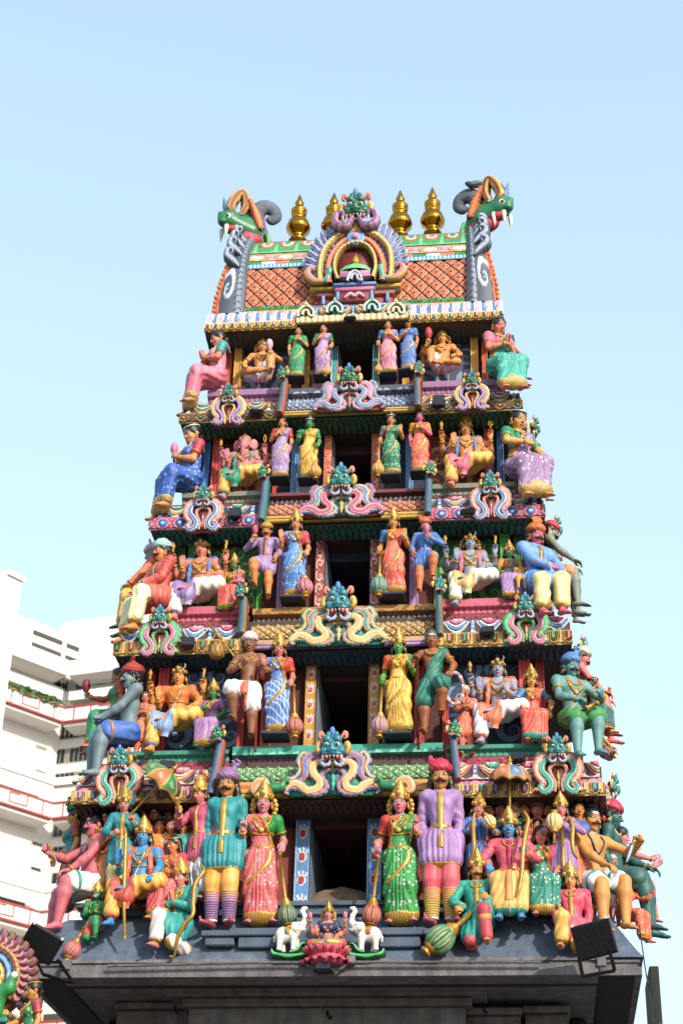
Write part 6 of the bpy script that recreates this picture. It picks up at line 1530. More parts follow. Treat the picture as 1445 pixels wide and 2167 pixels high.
    # for things the statue holds: points in world space
    Mw = Rz(math.radians(yaw)); J['w'] = lambda p: P0+H*(Mw @ A_(p, float)); J['H'] = H; J['root'] = root; J['M'] = Mw; J['d'] = d
    return J
GOLDS = ('#c9983f', '#cfa04a', '#b88a3a', '#d9b04a')
# ================================================================ things the statues hold
def held(name, V, F, m, label, cat, col=None, smooth=True, group=None):
    V = np.asarray(V, float); o = V.mean(0); o[2] = V[:, 2].min(); ob = mk(name, V-o, F, m, None, col, smooth); ob.location = o
    return tag(ob, label, cat, group)
def along(prof, A, B, n=16, flute=0, fa=0, fz=(-9, 9)):
    """lathe whose axis runs from A (z = 0) to B (z = 1); radii are in metres"""
    A = A_(A, float); B = A_(B, float); L = np.linalg.norm(B-A); V, F = lathe([(r, z*L) for r, z in prof], n, flute, fa, (fz[0]*L, fz[1]*L))
    return xf(V, frame_of(B-A), A), F
def mace(top, bot, Yt, Yb, label, bulb='#c9983f', rb=.085, shaft='#b88a3a', group='maces held by the statues', bl=.17):
    T = at(*top, Yt); Bp = at(*bot, Yb); L = np.linalg.norm(T-Bp)
    root = empty('mace', Bp); k = rb
    def p(nm, prof, m, **a): V, F = along(prof, Bp, T, **a); return mk(nm, V-Bp, F, m, root)
    b0 = .055*rb/.10*.9/L*.75+.03; b1 = b0+rb*2.0/L
    p('shaft', [(k*.22, b1-.02), (k*.20, .5), (k*.16, .97), (k*.24, .975), (k*.2, 1.0), (0, 1.0)], mat(shaft, 'gold'), n=12)
    V, F = along([(k*.55, b0), (k*.78, b0+(b1-b0)*.1), (k*.92, b0+(b1-b0)*.25), (k, b0+(b1-b0)*.45), (k*.95, b0+(b1-b0)*.65), (k*.8, b0+(b1-b0)*.85), (k*.6, b1)], Bp, T, n=60, flute=10, fa=.20)
    cc = np.broadcast_to(rgb(bulb), (60, 7, 3)).copy(); gi = np.arange(60) % 6; cc[(gi == 3)] = rgb('#c9a24a'); cc[(gi == 0), 2:5] = rgb(bulb)*.5+rgb('#f0e0d0')*.5
    mk('bulb', V-Bp, F, mat('#7f7f7f', 'attr'), root, cc.reshape(-1, 3))
    p('foot', [(0, 0), (k*.45, 0), (k*.48, .02), (k*.3, .045), (k*.4, .06), (k*.62, b0-.005), (k*.6, b0+.006)], mat('#c9983f', 'gold'), n=16)
    p('collar', [(k*.66, b1-.012), (k*.55, b1+.02), (k*.62, b1+.03), (k*.34, b1+.08), (k*.38, b1+.09), (k*.25, b1+.10)], mat('#c9983f', 'gold'), n=16)
    return tag(root, label, 'mace', group)
def lotus_bud(J, i, label, c='#c8507a', s=1.0, dirv=None, stem=True):
    a = J['arm'][i]; g = J['w'](a['grip']); H = J['H']; d = unit(A_(dirv if dirv is not None else (0, -.2, 1.)))
    m = MB(); L = .095*H*s
    if stem: V, F = along([(.010*H, -.5), (.010*H, .2), (0, .2)], g, g+d*L*1.0, 8); m.add(V, F, rgb('#3f6a4a'))
    V, F = along([(.012*H*s, .1), (.020*H*s, .28), (.026*H*s, .5), (.022*H*s, .8), (.012*H*s, 1.0), (0, 1.02)], g, g+d*L, 16, 8, .25); m.add(V, F, rgb(c))
    V, F = m.arr(); return held('lotus_bud', V, F, AT, label, 'flower', np.concatenate(m.C), True, 'flowers held by the statues')
def emblem(J, i, kind, label):
    """small gold emblem standing on the finger tips of a raised hand"""
    a = J['arm'][i]; H = J['H']; p = J['w'](a['W']+a['R'] @ A_([0, -.25, .82])*a['hs']); k = .034*H
    if kind == 'drum': V, F = lathe([(0, 0), (.4, 0), (.5, .3), (.3, .5), (.35, 1.0), (.6, 1.5), (.6, 2.2), (.3, 2.5), (.32, 2.8), (0, 3.1)], 12); V = V*k
    elif kind == 'deer':
        g = Sdf(); g.cone((0, 0, .0), (0, 0, 1.0), .28, .38, .2); g.cone((0, 0, 1.0), (.2, 0, 2.0), .4, .3, .2); g.cone((.2, 0, 2.0), (-.3, -.1, 2.5), .26, .16, .1); g.cone((.2, .1, 2.2), (.5, .1, 2.9), .1, .06, .05); g.cone((0, .1, 2.3), (-.05, .1, 3.0), .1, .06, .05); V, F = g.nets(.14); V = V*k
    elif kind == 'trident':
        m = MB(); m.add(*tube([(0, 0, 0), (0, 0, 1.2)], .18, 8))
        for x in (-.5, 0, .5): m.add(*tube(spline([(0, 0, 1.1), (x*1.3, 0, 1.5), (x, 0, 2.2), (x*.9, 0, 2.8)], 12), np.linspace(.16, .05, 12), 6))
        V, F = m.arr(); V = V*k
    elif kind == 'loop': V, F = MB().add(*tube(spline([(0, 0, 0), (-.3, 0, 1.0), (-.35, 0, 2.2), (0, 0, 3.0), (.35, 0, 2.2), (.3, 0, 1.0), (0, 0, 0.05)], 30), .13, 6)).arr(); V = V*k
    elif kind == 'conch': V, F = lathe([(0, 0), (.5, .3), (1.0, 1.2), (.95, 2.0), (.5, 2.8), (.1, 3.4), (0, 3.5)], 14, 7, .2); V = V*k
    else: V, F = lathe([(0, 0), (.35, 0), (.5, .4), (.35, .8), (.55, 1.4), (.4, 2.2), (.2, 2.6), (0, 2.9)], 12, 6, .2); V = V*k
    mt = mat('#cfa04a', 'gold') if kind != 'conch' else mat('#d9a8c0', 'gloss')
    return held('emblem', V+p, F, mt, label, 'emblem', None, True, 'emblems on raised hands')
def rod(p0, p1, Y0, Y1, r, label, c='#8a5a48', cat='staff', name='staff', kind='paint', knob=True):
    A = at(*p0, Y0); B = at(*p1, Y1); L = np.linalg.norm(B-A)
    pr = [(0, 0), (r, 0), (r, .98), (r*1.8, .985), (r*1.2, 1.0), (0, 1.0)] if knob else [(0, 0), (r, 0), (r, 1), (0, 1)]
    V, F = along(pr, A, B, 10); return held(name, V, F, mat(c, kind), label, cat)
def curve_item(name, pts, Ys, r, label, cat, m, n=60, flat=1.0, k=10):
    Ys = np.broadcast_to(A_(Ys, float), (len(pts),)); P = A_([at(*p, y) for p, y in zip(pts, Ys)]); C = spline(P, n); rr = np.interp(np.linspace(0, 1, n), np.linspace(0, 1, len(r)), r) if np.ndim(r) else r
    V, F = tube(C, rr, k, flat=flat); return held(name, V, F, m, label, cat)
def dagger(p0, p1, Y0, Y1, label, w=.03, c='#9aa2ac'):
    A = at(*p0, Y0); B = at(*p1, Y1); L = np.linalg.norm(B-A); root = empty('dagger', A); Fm = frame_of(B-A)
    V, F = MB().add(*tube([(0, 0, 0), (0, 0, .26*L)], [w*.5, w*.42], 8)).add(*ball((0, 0, 0), w*.6, 8)).add(*box(-w, w, -w*.4, w*.4, .25*L, .29*L)).arr(); mk('hilt', xf(V, Fm), F, mat('#b88a3a', 'gold'), root)
    z = np.linspace(.29, 1, 10)*L; ww = w*.8*np.sqrt(np.clip(1-((z/L-.29)/.71)**2, 0.001, 1)); V = np.stack([np.stack([ww, 0*z, z], 1), np.stack([0*z, .2*ww, z], 1), np.stack([-ww, 0*z, z], 1), np.stack([0*z, -.2*ww, z], 1)], 1).reshape(-1, 3)
    mk('blade', xf(V, Fm), [grid_faces(10, 4, cv=True)], mat(c, 'metal'), root); return tag(root, label, 'dagger')
def plinth(px, py, Y, wd, hgt, dep, label, c='#56697f', taper=.8, Yb=None):
    """small projecting block under a standing statue; (px, py) is the middle of its top front edge"""
    P = at(px, py, Y); w = wd/pxm(P)/2; h = hgt/(pxm(P)*.85)
    V, F = box(-w, w, 0, dep, -h*.4, 0, .008); V2, F2 = box(-w*taper, w*taper, .03, dep, -h, -h*.405, .01)
    m = MB(); m.add(V, F); m.add(V2, F2); o = m.build('plinth_block', mat(c, 'stain'), None, False); o.location = P
    return tag(o, label, 'plinth', 'small plinths under standing statues')
# ================================================================ the statues, storey by storey
SI = {'namaste2': [(-1, 'namaste'), (1, 'namaste')]}
N2 = [(-1, 'namaste'), (1, 'namaste')]
def hair_(k='bun', c='#16120f', band=None): 
    h = {'hair': (k, c), 'ring': 1}
    if band: h['band'] = (band, .36)
    return h
G1 = 'standing women beside the openings'; G2 = 'four-armed seated statues in the niches'; G3 = 'seated statues at the cornice corners'; G4 = 'people crowding the lowest storey'; G5_ = 'standing guards and women of the lowest storey'
CR = '#cfa04a'
# ---------------- top storey
y1 = ST['S1']['y']
J = figure('bare-bellied seated statue in a gold cap holding a pale bud, top left niche', 'royalR', (552, 804), 726, y1+.36, 4, 'm', '#dd9a5c', [(-1, 'knee', {'w': (.19, -.12, -.23)}), (1, 'hold', {'w': (.15, -.17, -.09), 'h': 'grip'})], low=('loin', '#e6d8e0', None, .30), head={'crown': ('cap',), 'wing': 1}, fat=1.15, jewel=2, thread=1, hp=10, group=G2)
lotus_bud(J, 1, 'pink and white bud held by the bare-bellied statue in the top left niche', '#e8b8c8', 1.6)
J = figure('bare-bellied seated statue in a gold cap holding a red flower, top right niche', 'royalL', (936, 786), 708, y1+.36, -4, 'm', '#dd9450', [(-1, 'raise', {'w': (.17, -.14, -.03)}), (1, 'knee', {'w': (.17, -.13, -.22)})], low=('loin', '#e6c8d0', None, .30), head={'crown': ('cap',), 'wing': 1}, fat=1.15, jewel=2, thread=1, hp=10, group=G2)
lotus_bud(J, 0, 'red flower raised by the bare-bellied statue in the top right niche', '#d03a4a', 1.7)
figure('slim woman in a plain green dress, left pair of the top storey', 'stand', (627, 801), 695, y1+.21, 6, 'f', '#d99a6c', [(-1, 'down'), (1, 'flower')], ('saree', '#1f8a55', '#1f8a55'), ('saree', '#1f8a55', CR), hair_('long'), jewel=1, belt='#2fa06a', group=G1, slab='#3d4653')
figure('woman in lilac saree and green sleeves with a mace, left of the top door', 'contra', (681, 798), 690, y1+.19, 0, 'f', '#d99a6c', [(-1, 'flower'), (1, 'mace')], ('saree', '#b08ab8', '#1f7d55'), ('saree', '#b08ab8', CR), hair_('bun'), hr=-10, jewel=1, group=G1, slab='#3d4653')
figure('woman in pink saree and blue sleeves with a mace, right of the top door', 'contra', (820, 794), 682, y1+.19, 0, 'f', '#d99a6c', [(-1, 'mace'), (1, 'flower')], ('saree', '#dd8098', '#4a80b8'), ('saree', '#dd8098', CR), hair_('bun'), hr=10, jewel=1, group=G1, slab='#3d4653')
figure('slim woman in a plain blue dress, right pair of the top storey', 'stand', (864, 786), 680, y1+.21, -6, 'f', '#cf8660', [(-1, 'flower'), (1, 'down')], ('saree', '#4a78b8', '#4a78b8'), ('saree', '#4a78b8', CR), hair_('long'), jewel=1, belt='#6a94c8', group=G1, slab='#3d4653')
mace((693, 735), (688, 797), y1+.12, y1+.10, 'thin gold mace under the hand of the lilac saree woman, top storey', rb=.045)
mace((802, 728), (800, 793), y1+.12, y1+.10, 'thin gold mace under the hand of the pink saree woman, top storey', rb=.045)
figure('praying woman in a rose pink saree seated at the top left corner', 'lean', (458, 812), 706, y1+.14, -62, 'f', '#d9866a', N2, ('saree', '#d9849a', '#2f9a9a'), ('saree', '#d9708a', '#c9a860'), hair_('knot'), jewel=1, group=G3)
figure('praying woman in a turquoise saree with pink sleeves seated at the top right corner', 'lean', (1056, 790), 679, y1+.14, 34, 'f', '#d9866a', N2, ('saree', '#3aa896|#8ad0c0', '#d9708a'), ('saree', '#2f9f8e|#8ad0c0', '#b8964a'), hair_('knot'), jewel=1, group=G3)
figure('small orange statue with a black topknot on the top right side', 'sit', (1080, 775), 716, y1+.75, 95, 'm', '#c8784a', [(-1, 'knee'), (1, 'knee')], low=('loin', '#c85a6a', None, .36), head={'hair': ('bun', '#16120f')}, group=G3)
# ---------------- second storey
y2 = ST['S2']['y']
J = figure('elephant-headed pink statue with four arms and orange trousers, left niche of the second storey', 'foldR', (514, 1024), 930, y2+.36, -4, 'elephant', '#dd8690', [(-1, 'up', {'back': 1}), (1, 'up', {'back': 1}), (-1, 'abhaya', {'w': (.16, -.12, -.10)}), (1, 'varada', {'w': (.12, -.15, -.16)})], ('shawl', '#1f7d5a'), ('dhoti', '#dd9a2f', '#1f8a6a'), {'crown': ('cap',)}, sash='#1f8a6a', fat=1.2, jewel=2, hp=8, group=G2)
emblem(J, 0, 'pot', 'gold emblem in the left upper hand of the elephant-headed statue'); emblem(J, 1, 'loop', 'gold noose in the right upper hand of the elephant-headed statue')
J = figure('four-armed statue in yellow trousers with pink sash, right niche of the second storey', 'foldR', (987, 999), 897, y2+.36, 2, 'm', '#d98f52', [(-1, 'up', {'back': 1}), (1, 'up', {'back': 1}), (-1, 'abhaya', {'w': (.12, -.14, -.11)}), (1, 'varada', {'w': (.12, -.14, -.15)})], ('shawl', '#4a70a8'), ('dhoti', '#dda23a', '#d0607a'), {'crown': ('tall',), 'hair': ('under', '#16120f')}, sash='#d0607a', jewel=2, thread=1, hp=10, group=G2)
emblem(J, 0, 'drum', 'gold club in the left upper hand of the yellow trousered four-armed statue'); emblem(J, 1, 'trident', 'gold trident in the right upper hand of the yellow trousered four-armed statue')
figure('woman in mauve saree and red sleeves, left pair of the second storey', 'stand', (592, 1014), 888, y2+.21, 0, 'f', '#d9945f', [(-1, 'flower'), (1, 'down')], ('saree', '#9a7fae|#c8b8d8', '#b83a40'), ('saree', '#9a7fae|#c8b8d8', CR), hair_('long'), jewel=2, group=G1, slab='#3d4653')
figure('green-skinned woman in yellow saree with a mace, left of the second door', 'contra', (651, 1016), 890, y2+.19, 0, 'f', '#2f9a55', [(-1, 'point'), (1, 'mace')], ('saree', '#dda83a', '#1f8a5a'), ('saree', '#dda83a', CR), hair_('bun', band='#d8d4cc'), jewel=1, group=G1, slab='#3d4653')
figure('woman in dark green saree with a mace, right of the second door', 'contra', (826, 1009), 882, y2+.19, 0, 'f', '#d9945f', [(-1, 'mace'), (1, 'abhaya')], ('saree', '#1f7d5a|#d9c88a', '#7a6a84'), ('saree', '#1f7d5a|#d9c88a', CR), hair_('bun', band='#d8d4cc'), jewel=1, group=G1, slab='#3d4653')
figure('pink-skinned woman in red saree, right pair of the second storey', 'stand', (888, 1002), 876, y2+.21, 0, 'f', '#d9708a', [(-1, 'down'), (1, 'flower')], ('saree', '#d9583f|#f0b090', '#d98a2f'), ('saree', '#d9583f|#f0b090', CR), hair_('long'), jewel=2, group=G1, slab='#3d4653')
mace((664, 937), (668, 1014), y2+.12, y2+.10, 'gold mace under the hand of the green-skinned woman, second storey', rb=.065)
mace((803, 931), (799, 1009), y2+.12, y2+.10, 'gold mace under the hand of the dark green saree woman, second storey', rb=.065)
J = figure('woman in a deep blue saree seated at the left corner of the second cornice', 'lean', (402, 1030), 907, y2+.18, -50, 'f', '#d9945f', [(-1, 'knee', {'w': (.17, -.16, -.25)}), (1, 'flower', {'w': (-.01, -.14, -.12)})], ('saree', '#2f62b0|#8fb4e0', '#b83a40'), ('saree', '#2456a8|#8fb4e0', '#b8964a'), hair_('knot', band='#e8e4da'), jewel=1, group=G3)
lotus_bud(J, 1, 'pink flower held by the woman in the deep blue saree', '#d98aa8', 1.2)
figure('woman in purple dotted saree seated at the right corner of the second cornice', 'lean', (1098, 1006), 875, y2+.18, 36, 'f', '#d9a052', [(-1, 'across', {'w': (.02, -.13, -.13)}), (1, 'knee', {'w': (.15, -.17, -.27)})], ('saree', '#9a7aa4|#e8d8e8', '#1f8a6a'), ('saree', '#8f7099|#e8d8e8', '#b8964a'), hair_('knot', band='#c8d8e0'), jewel=1, group=G3)
figure('bearded pink statue with black hair on the right side of the second storey', 'sit', (1118, 1000), 931, y2+.95, 80, 'm', '#c87a6a', [(-1, 'across'), (1, 'across')], low=('loin', '#8a6a3a', None, .4), head={'hair': ('bun', '#16120f'), 'beard': '#16120f'}, group=G3)
figure('bearded brown statue with a topknot low on the right side of the second storey', 'sit', (1130, 1030), 975, y2+1.2, 70, 'm', '#b07a50', [(-1, 'knee'), (1, 'knee')], low=('loin', '#a85a6a', None, .4), head={'hair': ('bun', '#16120f'), 'beard': '#16120f'}, group=G3)
# ---------------- third storey
y3 = ST['S3']['y']
J = figure('four-armed statue with white trousers and blue shawl, left niche of the third storey', 'foldR', (421, 1268), 1150, y3+.36, -4, 'm', '#d98868', [(-1, 'up', {'back': 1}), (1, 'up', {'back': 1}), (-1, 'abhaya', {'w': (.13, -.14, -.11)}), (1, 'varada', {'w': (.12, -.14, -.16)})], ('shawl', '#3f70b0'), ('dhoti', '#e6e4d4', '#8a6aa8'), {'crown': ('jata',), 'jata': 1, 'hair': ('under', '#16120f'), 'ash': 1, 'ring': 1}, sash='#9a88b8', jewel=3, hp=10, group=G2)
emblem(J, 0, 'drum', 'gold torch in the upper hand of the blue-shawled statue, third storey'); emblem(J, 1, 'deer', 'small gold deer in the upper hand of the blue-shawled statue, third storey')
J = figure('blue-grey four-armed statue in a pink shawl, right niche of the third storey', 'foldR', (996, 1245), 1137, y3+.36, 2, 'm', '#8d9cae', [(-1, 'up', {'back': 1}), (1, 'up', {'back': 1}), (-1, 'abhaya', {'w': (.13, -.14, -.11)}), (1, 'varada', {'w': (.12, -.14, -.16)})], ('shawl', '#cf5a7a'), ('dhoti', '#e2e6cc', '#c8a050'), {'crown': ('jata',), 'jata': 1, 'hair': ('under', '#16120f'), 'ash': 1, 'moon': 1, 'wing': 1}, sash='#e0d08a', jewel=3, hp=10, group=G2)
emblem(J, 0, 'drum', 'gold torch in the upper hand of the blue-grey statue, third storey'); emblem(J, 1, 'deer', 'small gold deer in the upper hand of the blue-grey statue, third storey')
figure('green-faced goddess in orange and red holding a tiny elephant-headed child, third storey', 'sit', (494, 1264), 1188, y3+.30, -14, 'f', '#3f7a48', [(-1, 'lap', {'w': (.09, -.14, -.24)}), (1, 'hold')], ('saree', '#cf9a2f', '#cf9a2f'), ('saree', '#c84a44|#e8a060', CR), {'crown': ('kirita',), 'hair': ('long', '#16120f')}, jewel=2, group=G2)
figure('tiny pink elephant-headed child on the lap of the green-faced goddess', 'lotus', (505, 1237), 1206, y3+.14, -14, 'elephant', '#dd8690', [(-1, 'abhaya'), (1, 'varada')], low=('loin', '#dd9a3a', None, .4), head={'crown': ('cap',)}, group='small children on laps')
figure('green-skinned goddess in a lilac saree holding a tiny golden child, third storey', 'sit', (1078, 1240), 1161, y3+.30, 8, 'f', '#3f7a48', [(-1, 'lap', {'w': (.09, -.14, -.24)}), (1, 'hold')], ('saree', '#a684b4', '#d98a3a'), ('saree', '#a07cb0', CR), {'crown': ('kirita',), 'hair': ('long', '#16120f')}, jewel=2, group=G2)
figure('tiny golden child on the arm of the lilac saree goddess', 'sit', (1102, 1232), 1188, y3+.14, 4, 'm', '#d9a04a', [(-1, 'down'), (1, 'raise')], low=('loin', '#cf9a2f', None, .4), head={'crown': ('cap',)}, jewel=1, group='small children on laps')
J = figure('man in lilac tunic and gold turban, sitting left of the third door', 'perchL', (557, 1274), 1115, y3+.19, 0, 'm', '#dd8a48', [(-1, 'raise', {'w': (.13, -.15, -.06)}), (1, 'down', {'w': (.14, -.10, -.24)})], ('tunic', '#967aa8', '#8a5a30', .26), head={'turban': ('plain', '#b89038'), 'mous': '#16120f', 'hair': ('cap', '#16120f')}, belt='#8a4a3a', slim=.85, group='men sitting beside the third door')
lotus_bud(J, 0, 'pink flower raised by the man in the lilac tunic', '#d05a7a', 1.3)
J = figure('man in blue tunic and orange turban, sitting right of the third door', 'perchR', (900, 1262), 1104, y3+.19, 0, 'm', '#d98052', [(-1, 'down', {'w': (.14, -.10, -.24)}), (1, 'hold', {'w': (.07, -.14, -.10)})], ('tunic', '#3f74b8', '#3f74b8', .26), head={'turban': ('roll', '#d0703f'), 'mous': '#16120f', 'hair': ('long', '#16120f')}, belt='#c86a4a', slim=.85, group='men sitting beside the third door')
lotus_bud(J, 1, 'pink flower held by the man in the blue tunic', '#c87a98', 1.4)
figure('crowned woman in blue saree with a mace, left of the third door', 'contra', (620, 1268), 1100, y3+.19, 2, 'f', '#d9946a', [(-1, 'abhaya', {'w': (.15, -.12, -.10)}), (1, 'mace')], ('saree', '#4a82c4|#c8d8ec', '#c84a5a', -1), ('saree', '#4a82c4|#c8d8ec', CR), {'crown': ('kirita',), 'hair': ('long', '#16120f')}, jewel=2, group=G1, slab='#3d4653')
figure('crowned woman in orange-red saree with a mace, right of the third door', 'contra', (831, 1262), 1096, y3+.19, -2, 'f', '#dd9a4a', [(-1, 'mace'), (1, 'abhaya', {'w': (.14, -.12, -.12)})], ('saree', '#d8553f|#f0b080', '#3f6fa8'), ('saree', '#d8553f|#f0b080', CR), {'crown': ('kirita',), 'hair': ('long', '#16120f')}, jewel=2, group=G1, slab='#3d4653')
mace((640, 1180), (647, 1265), y3+.12, y3+.10, 'gold mace with pink striped bulb under the hand of the blue saree woman', bulb='#b8507a', rb=.085)
mace((804, 1173), (801, 1262), y3+.12, y3+.10, 'gold mace with teal striped bulb under the hand of the orange-red saree woman', bulb='#2f8a88', rb=.085)
figure('seated man in brick red coat, left corner of the third cornice', 'lean', (336, 1284), 1153, y3+.18, -48, 'm', '#d9884a', [(-1, 'knee', {'w': (.15, -.17, -.26)}), (1, 'lap', {'w': (-.0, -.16, -.2), 'h': 'grip'})], ('tunic', '#c2483a', '#a88a48', .30), ('dhoti', '#dfe0b0', CR), {'turban': ('plain', '#a8d0cc'), 'hair': ('curly', '#1a1512'), 'mous': '#16120f', 'ring': 1}, hp=6, group=G3)
figure('half-hidden man in orange with a pale turban behind the brick red coat', 'sit', (318, 1275), 1160, y3+.75, -80, 'm', '#8a8f88', [(-1, 'knee'), (1, 'knee')], ('tunic', '#d8602f', CR, .3), ('dhoti', '#d9a83a', CR), {'turban': ('fan', '#c8b0c0')}, group=G3)
figure('pink-faced man in sky blue coat, right corner of the third cornice', 'lean', (1136, 1250), 1118, y3+.18, 34, 'm', '#d9687c', [(-1, 'across', {'w': (-.02, -.15, -.2)}), (1, 'knee', {'w': (.15, -.18, -.27)})], ('tunic', '#5f92cf', '#a88a48', .30), ('dhoti', '#e2cf8a', CR), {'turban': ('fan', '#d9783a'), 'hair': ('curly', '#1a1512'), 'mous': '#16120f', 'ring': 1}, hp=8, group=G3)
figure('grey-green man with a red turban seated on the right side of the third storey', 'sit', (1166, 1228), 1112, y3+.95, 88, 'm', '#7d8a78', [(-1, 'knee', {'w': (.08, -.2, -.2)}), (1, 'knee', {'w': (.1, -.2, -.2)})], low=('loin', '#c8784a', None, .4), head={'turban': ('hang', '#c8383f'), 'hair': ('cap', '#1a1512'), 'mous': '#16120f'}, group=G3)
figure('grey man with a lilac turban lower on the right side of the third storey', 'sit', (1176, 1265), 1178, y3+1.5, 85, 'm', '#7d8478', [(-1, 'knee'), (1, 'knee')], low=('loin', '#7a8a68', None, .4), head={'turban': ('plain', '#b07a90'), 'mous': '#16120f'}, group=G3)
# ---------------- fourth storey
y4 = ST['S4']['y']
J = figure('four-armed orange statue with yellow trousers and blue sash, left niche of the fourth storey', 'foldR', (372, 1542), 1418, y4+.36, -2, 'm', '#dd9648', [(-1, 'up', {'back': 1}), (1, 'up', {'back': 1}), (-1, 'abhaya', {'w': (.14, -.14, -.13)}), (1, 'knee', {'w': (.16, -.15, -.22)})], ('blouse', '#d9703a', '#d9783f'), ('dhoti', '#dda63a', '#7d9cc8'), {'crown': ('jata',), 'jata': 1, 'hair': ('under', '#16120f'), 'ash': 1, 'moon': 1, 'ring': 1}, sash='#7d9cc8', jewel=3, thread=1, hp=10, group=G2)
emblem(J, 0, 'drum', 'gold torch in the upper hand of the orange statue, fourth storey'); emblem(J, 1, 'deer', 'small gold deer in the upper hand of the orange statue, fourth storey')
J = figure('lavender-grey seated statue with white trousers and orange shawl, right niche of the fourth storey', 'foldR', (1056, 1525), 1401, y4+.36, -2, 'm', '#9a9ab2', [(-1, 'up', {'back': 1}), (-1, 'abhaya', {'w': (.16, -.13, -.11)}), (1, 'flower', {'w': (.08, -.14, -.14), 'h': 'pinch', 'fd': (-.2, -.2, 1)})], ('shawl', '#d9622f'), ('dhoti', '#e4e2e6', '#d9683f'), {'crown': ('jata',), 'jata': 1, 'hair': ('under', '#16120f'), 'ash': 1, 'moon': 1, 'ring': 1}, sash='#d9683f', jewel=3, hp=10, group=G2)
emblem(J, 0, 'drum', 'gold torch in the upper hand of the lavender-grey statue, fourth storey')
figure('green-skinned goddess in a purple saree beside the orange statue, fourth storey', 'sit', (448, 1546), 1456, y4+.26, -10, 'f', '#2f8a4a', [(-1, 'hold', {'w': (.1, -.13, -.14), 'h': 'rest'}), (1, 'lap', {'w': (.10, -.13, -.24)})], ('saree', '#9a5f98', '#9a5f98'), ('saree', '#a678a8', CR), {'crown': ('kirita',), 'hair': ('long', '#16120f')}, jewel=2, group=G2)
figure('goddess in a red saree with teal border beside the lavender statue, fourth storey', 'sit', (1126, 1530), 1428, y4+.26, 6, 'f', '#dd9a55', [(-1, 'knee', {'w': (.12, -.14, -.22)}), (1, 'side', {'w': (.17, -.07, -.25)})], ('saree', '#cf4030', '#4a78a8'), ('saree', '#d0452f|#e89070', '#2f9080'), {'crown': ('kirita',), 'hair': ('long', '#16120f')}, jewel=2, group=G2)
figure('praying boy in orange, left side of the fourth storey', 'stand', (296, 1608), 1469, y4+.22, 12, 'm', '#dd7a5c', N2, low=('loin', '#d96a2f', None, .42), head={'ash': 1, 'hair': ('cap', '#6a4a40')}, jewel=-1, thread=1, group='praying boys of the fourth storey')
figure('praying boy in red-orange, right side of the fourth storey', 'stand', (986, 1600), 1455, y4+.22, 8, 'm', '#dd7a60', N2, low=('loin', '#d9562f', None, .42), head={'ash': 1, 'hair': ('cap', '#e0b8a0')}, jewel=-1, thread=1, group='praying boys of the fourth storey')
figure('old brown man in white loincloth with a basket pole, left of the fourth door', 'perchL', (518, 1572), 1350, y4+.19, 0, 'm', '#8a5a3c', [(-1, 'hold', {'w': (.03, -.15, -.13)}), (1, 'staff', {'w': (.16, -.14, -.17)})], low=('loin', '#e4dedc', None, .46), head={'turban': ('plain', '#e0d4d0'), 'ash': 1, 'band': ('#b03a34', .24)}, sash='#c8503f', jewel=1, hp=12, slim=.85, group='old people sitting beside the fourth door')
figure('old brown woman in teal wrap with a staff, right of the fourth door', 'perchR', (916, 1562), 1341, y4+.19, -4, 'm', '#9a5a34', [(-1, 'staff', {'w': (.15, -.14, -.12)}), (1, 'fwd', {'w': (.17, -.14, -.25), 'h': 'grip', 'fd': (0, -.5, -.8)})], ('wrap', '#17705c', '#17705c'), ('loin', '#17705c', None, .46), {'hair': ('knot', '#5c6068'), 'ash': 1}, jewel=1, hp=12, slim=.85, group='old people sitting beside the fourth door')
figure('crowned woman in blue checked saree with a mace, left of the fourth door', 'contra', (583, 1556), 1363, y4+.19, 2, 'f', '#d97a70', [(-1, 'abhaya', {'w': (.14, -.12, -.09)}), (1, 'mace')], ('saree', '#3f70bc|#b8cce8', '#c84a34', -1), ('saree', '#3f70bc|#b8cce8', CR, 0, 'check'), {'crown': ('kirita',), 'hair': ('long', '#16120f'), 'ash': 1}, jewel=2, belt='#c9983f', group=G1, slab='#3d4653')
figure('green-skinned woman in golden yellow saree with a mace, right of the fourth door', 'contra', (842, 1556), 1356, y4+.19, -2, 'f', '#4fa04a', [(-1, 'mace'), (1, 'abhaya', {'w': (.13, -.12, -.12)})], ('saree', '#dda030', '#d9622f'), ('saree', '#dfae40|#b87a2a', CR), {'crown': ('kirita',), 'hair': ('long', '#16120f')}, jewel=2, belt='#c9983f', group=G1, slab='#3d4653')
mace((622, 1449), (624, 1562), y4+.12, y4+.10, 'gold mace with red striped bulb under the hand of the blue checked saree woman', bulb='#a8484a', rb=.082)
mace((808, 1443), (802, 1561), y4+.12, y4+.10, 'gold mace with mauve striped bulb under the hand of the yellow saree woman', bulb='#a87a8a', rb=.082)
rod((540, 1591), (547, 1402), y4+.10, y4+.16, .014, 'red staff held upright by the old man with the basket', '#a84a3f')
rod((885, 1586), (882, 1384), y4+.10, y4+.16, .014, 'brown staff held upright by the old woman in teal', '#6a3a30')
rod((440, 1318), (526, 1428), y4+.20, y4+.16, .012, 'gold shoulder pole with a hanging basket, by the old man', '#b88a3a', 'pole', 'pole', 'gold', False)
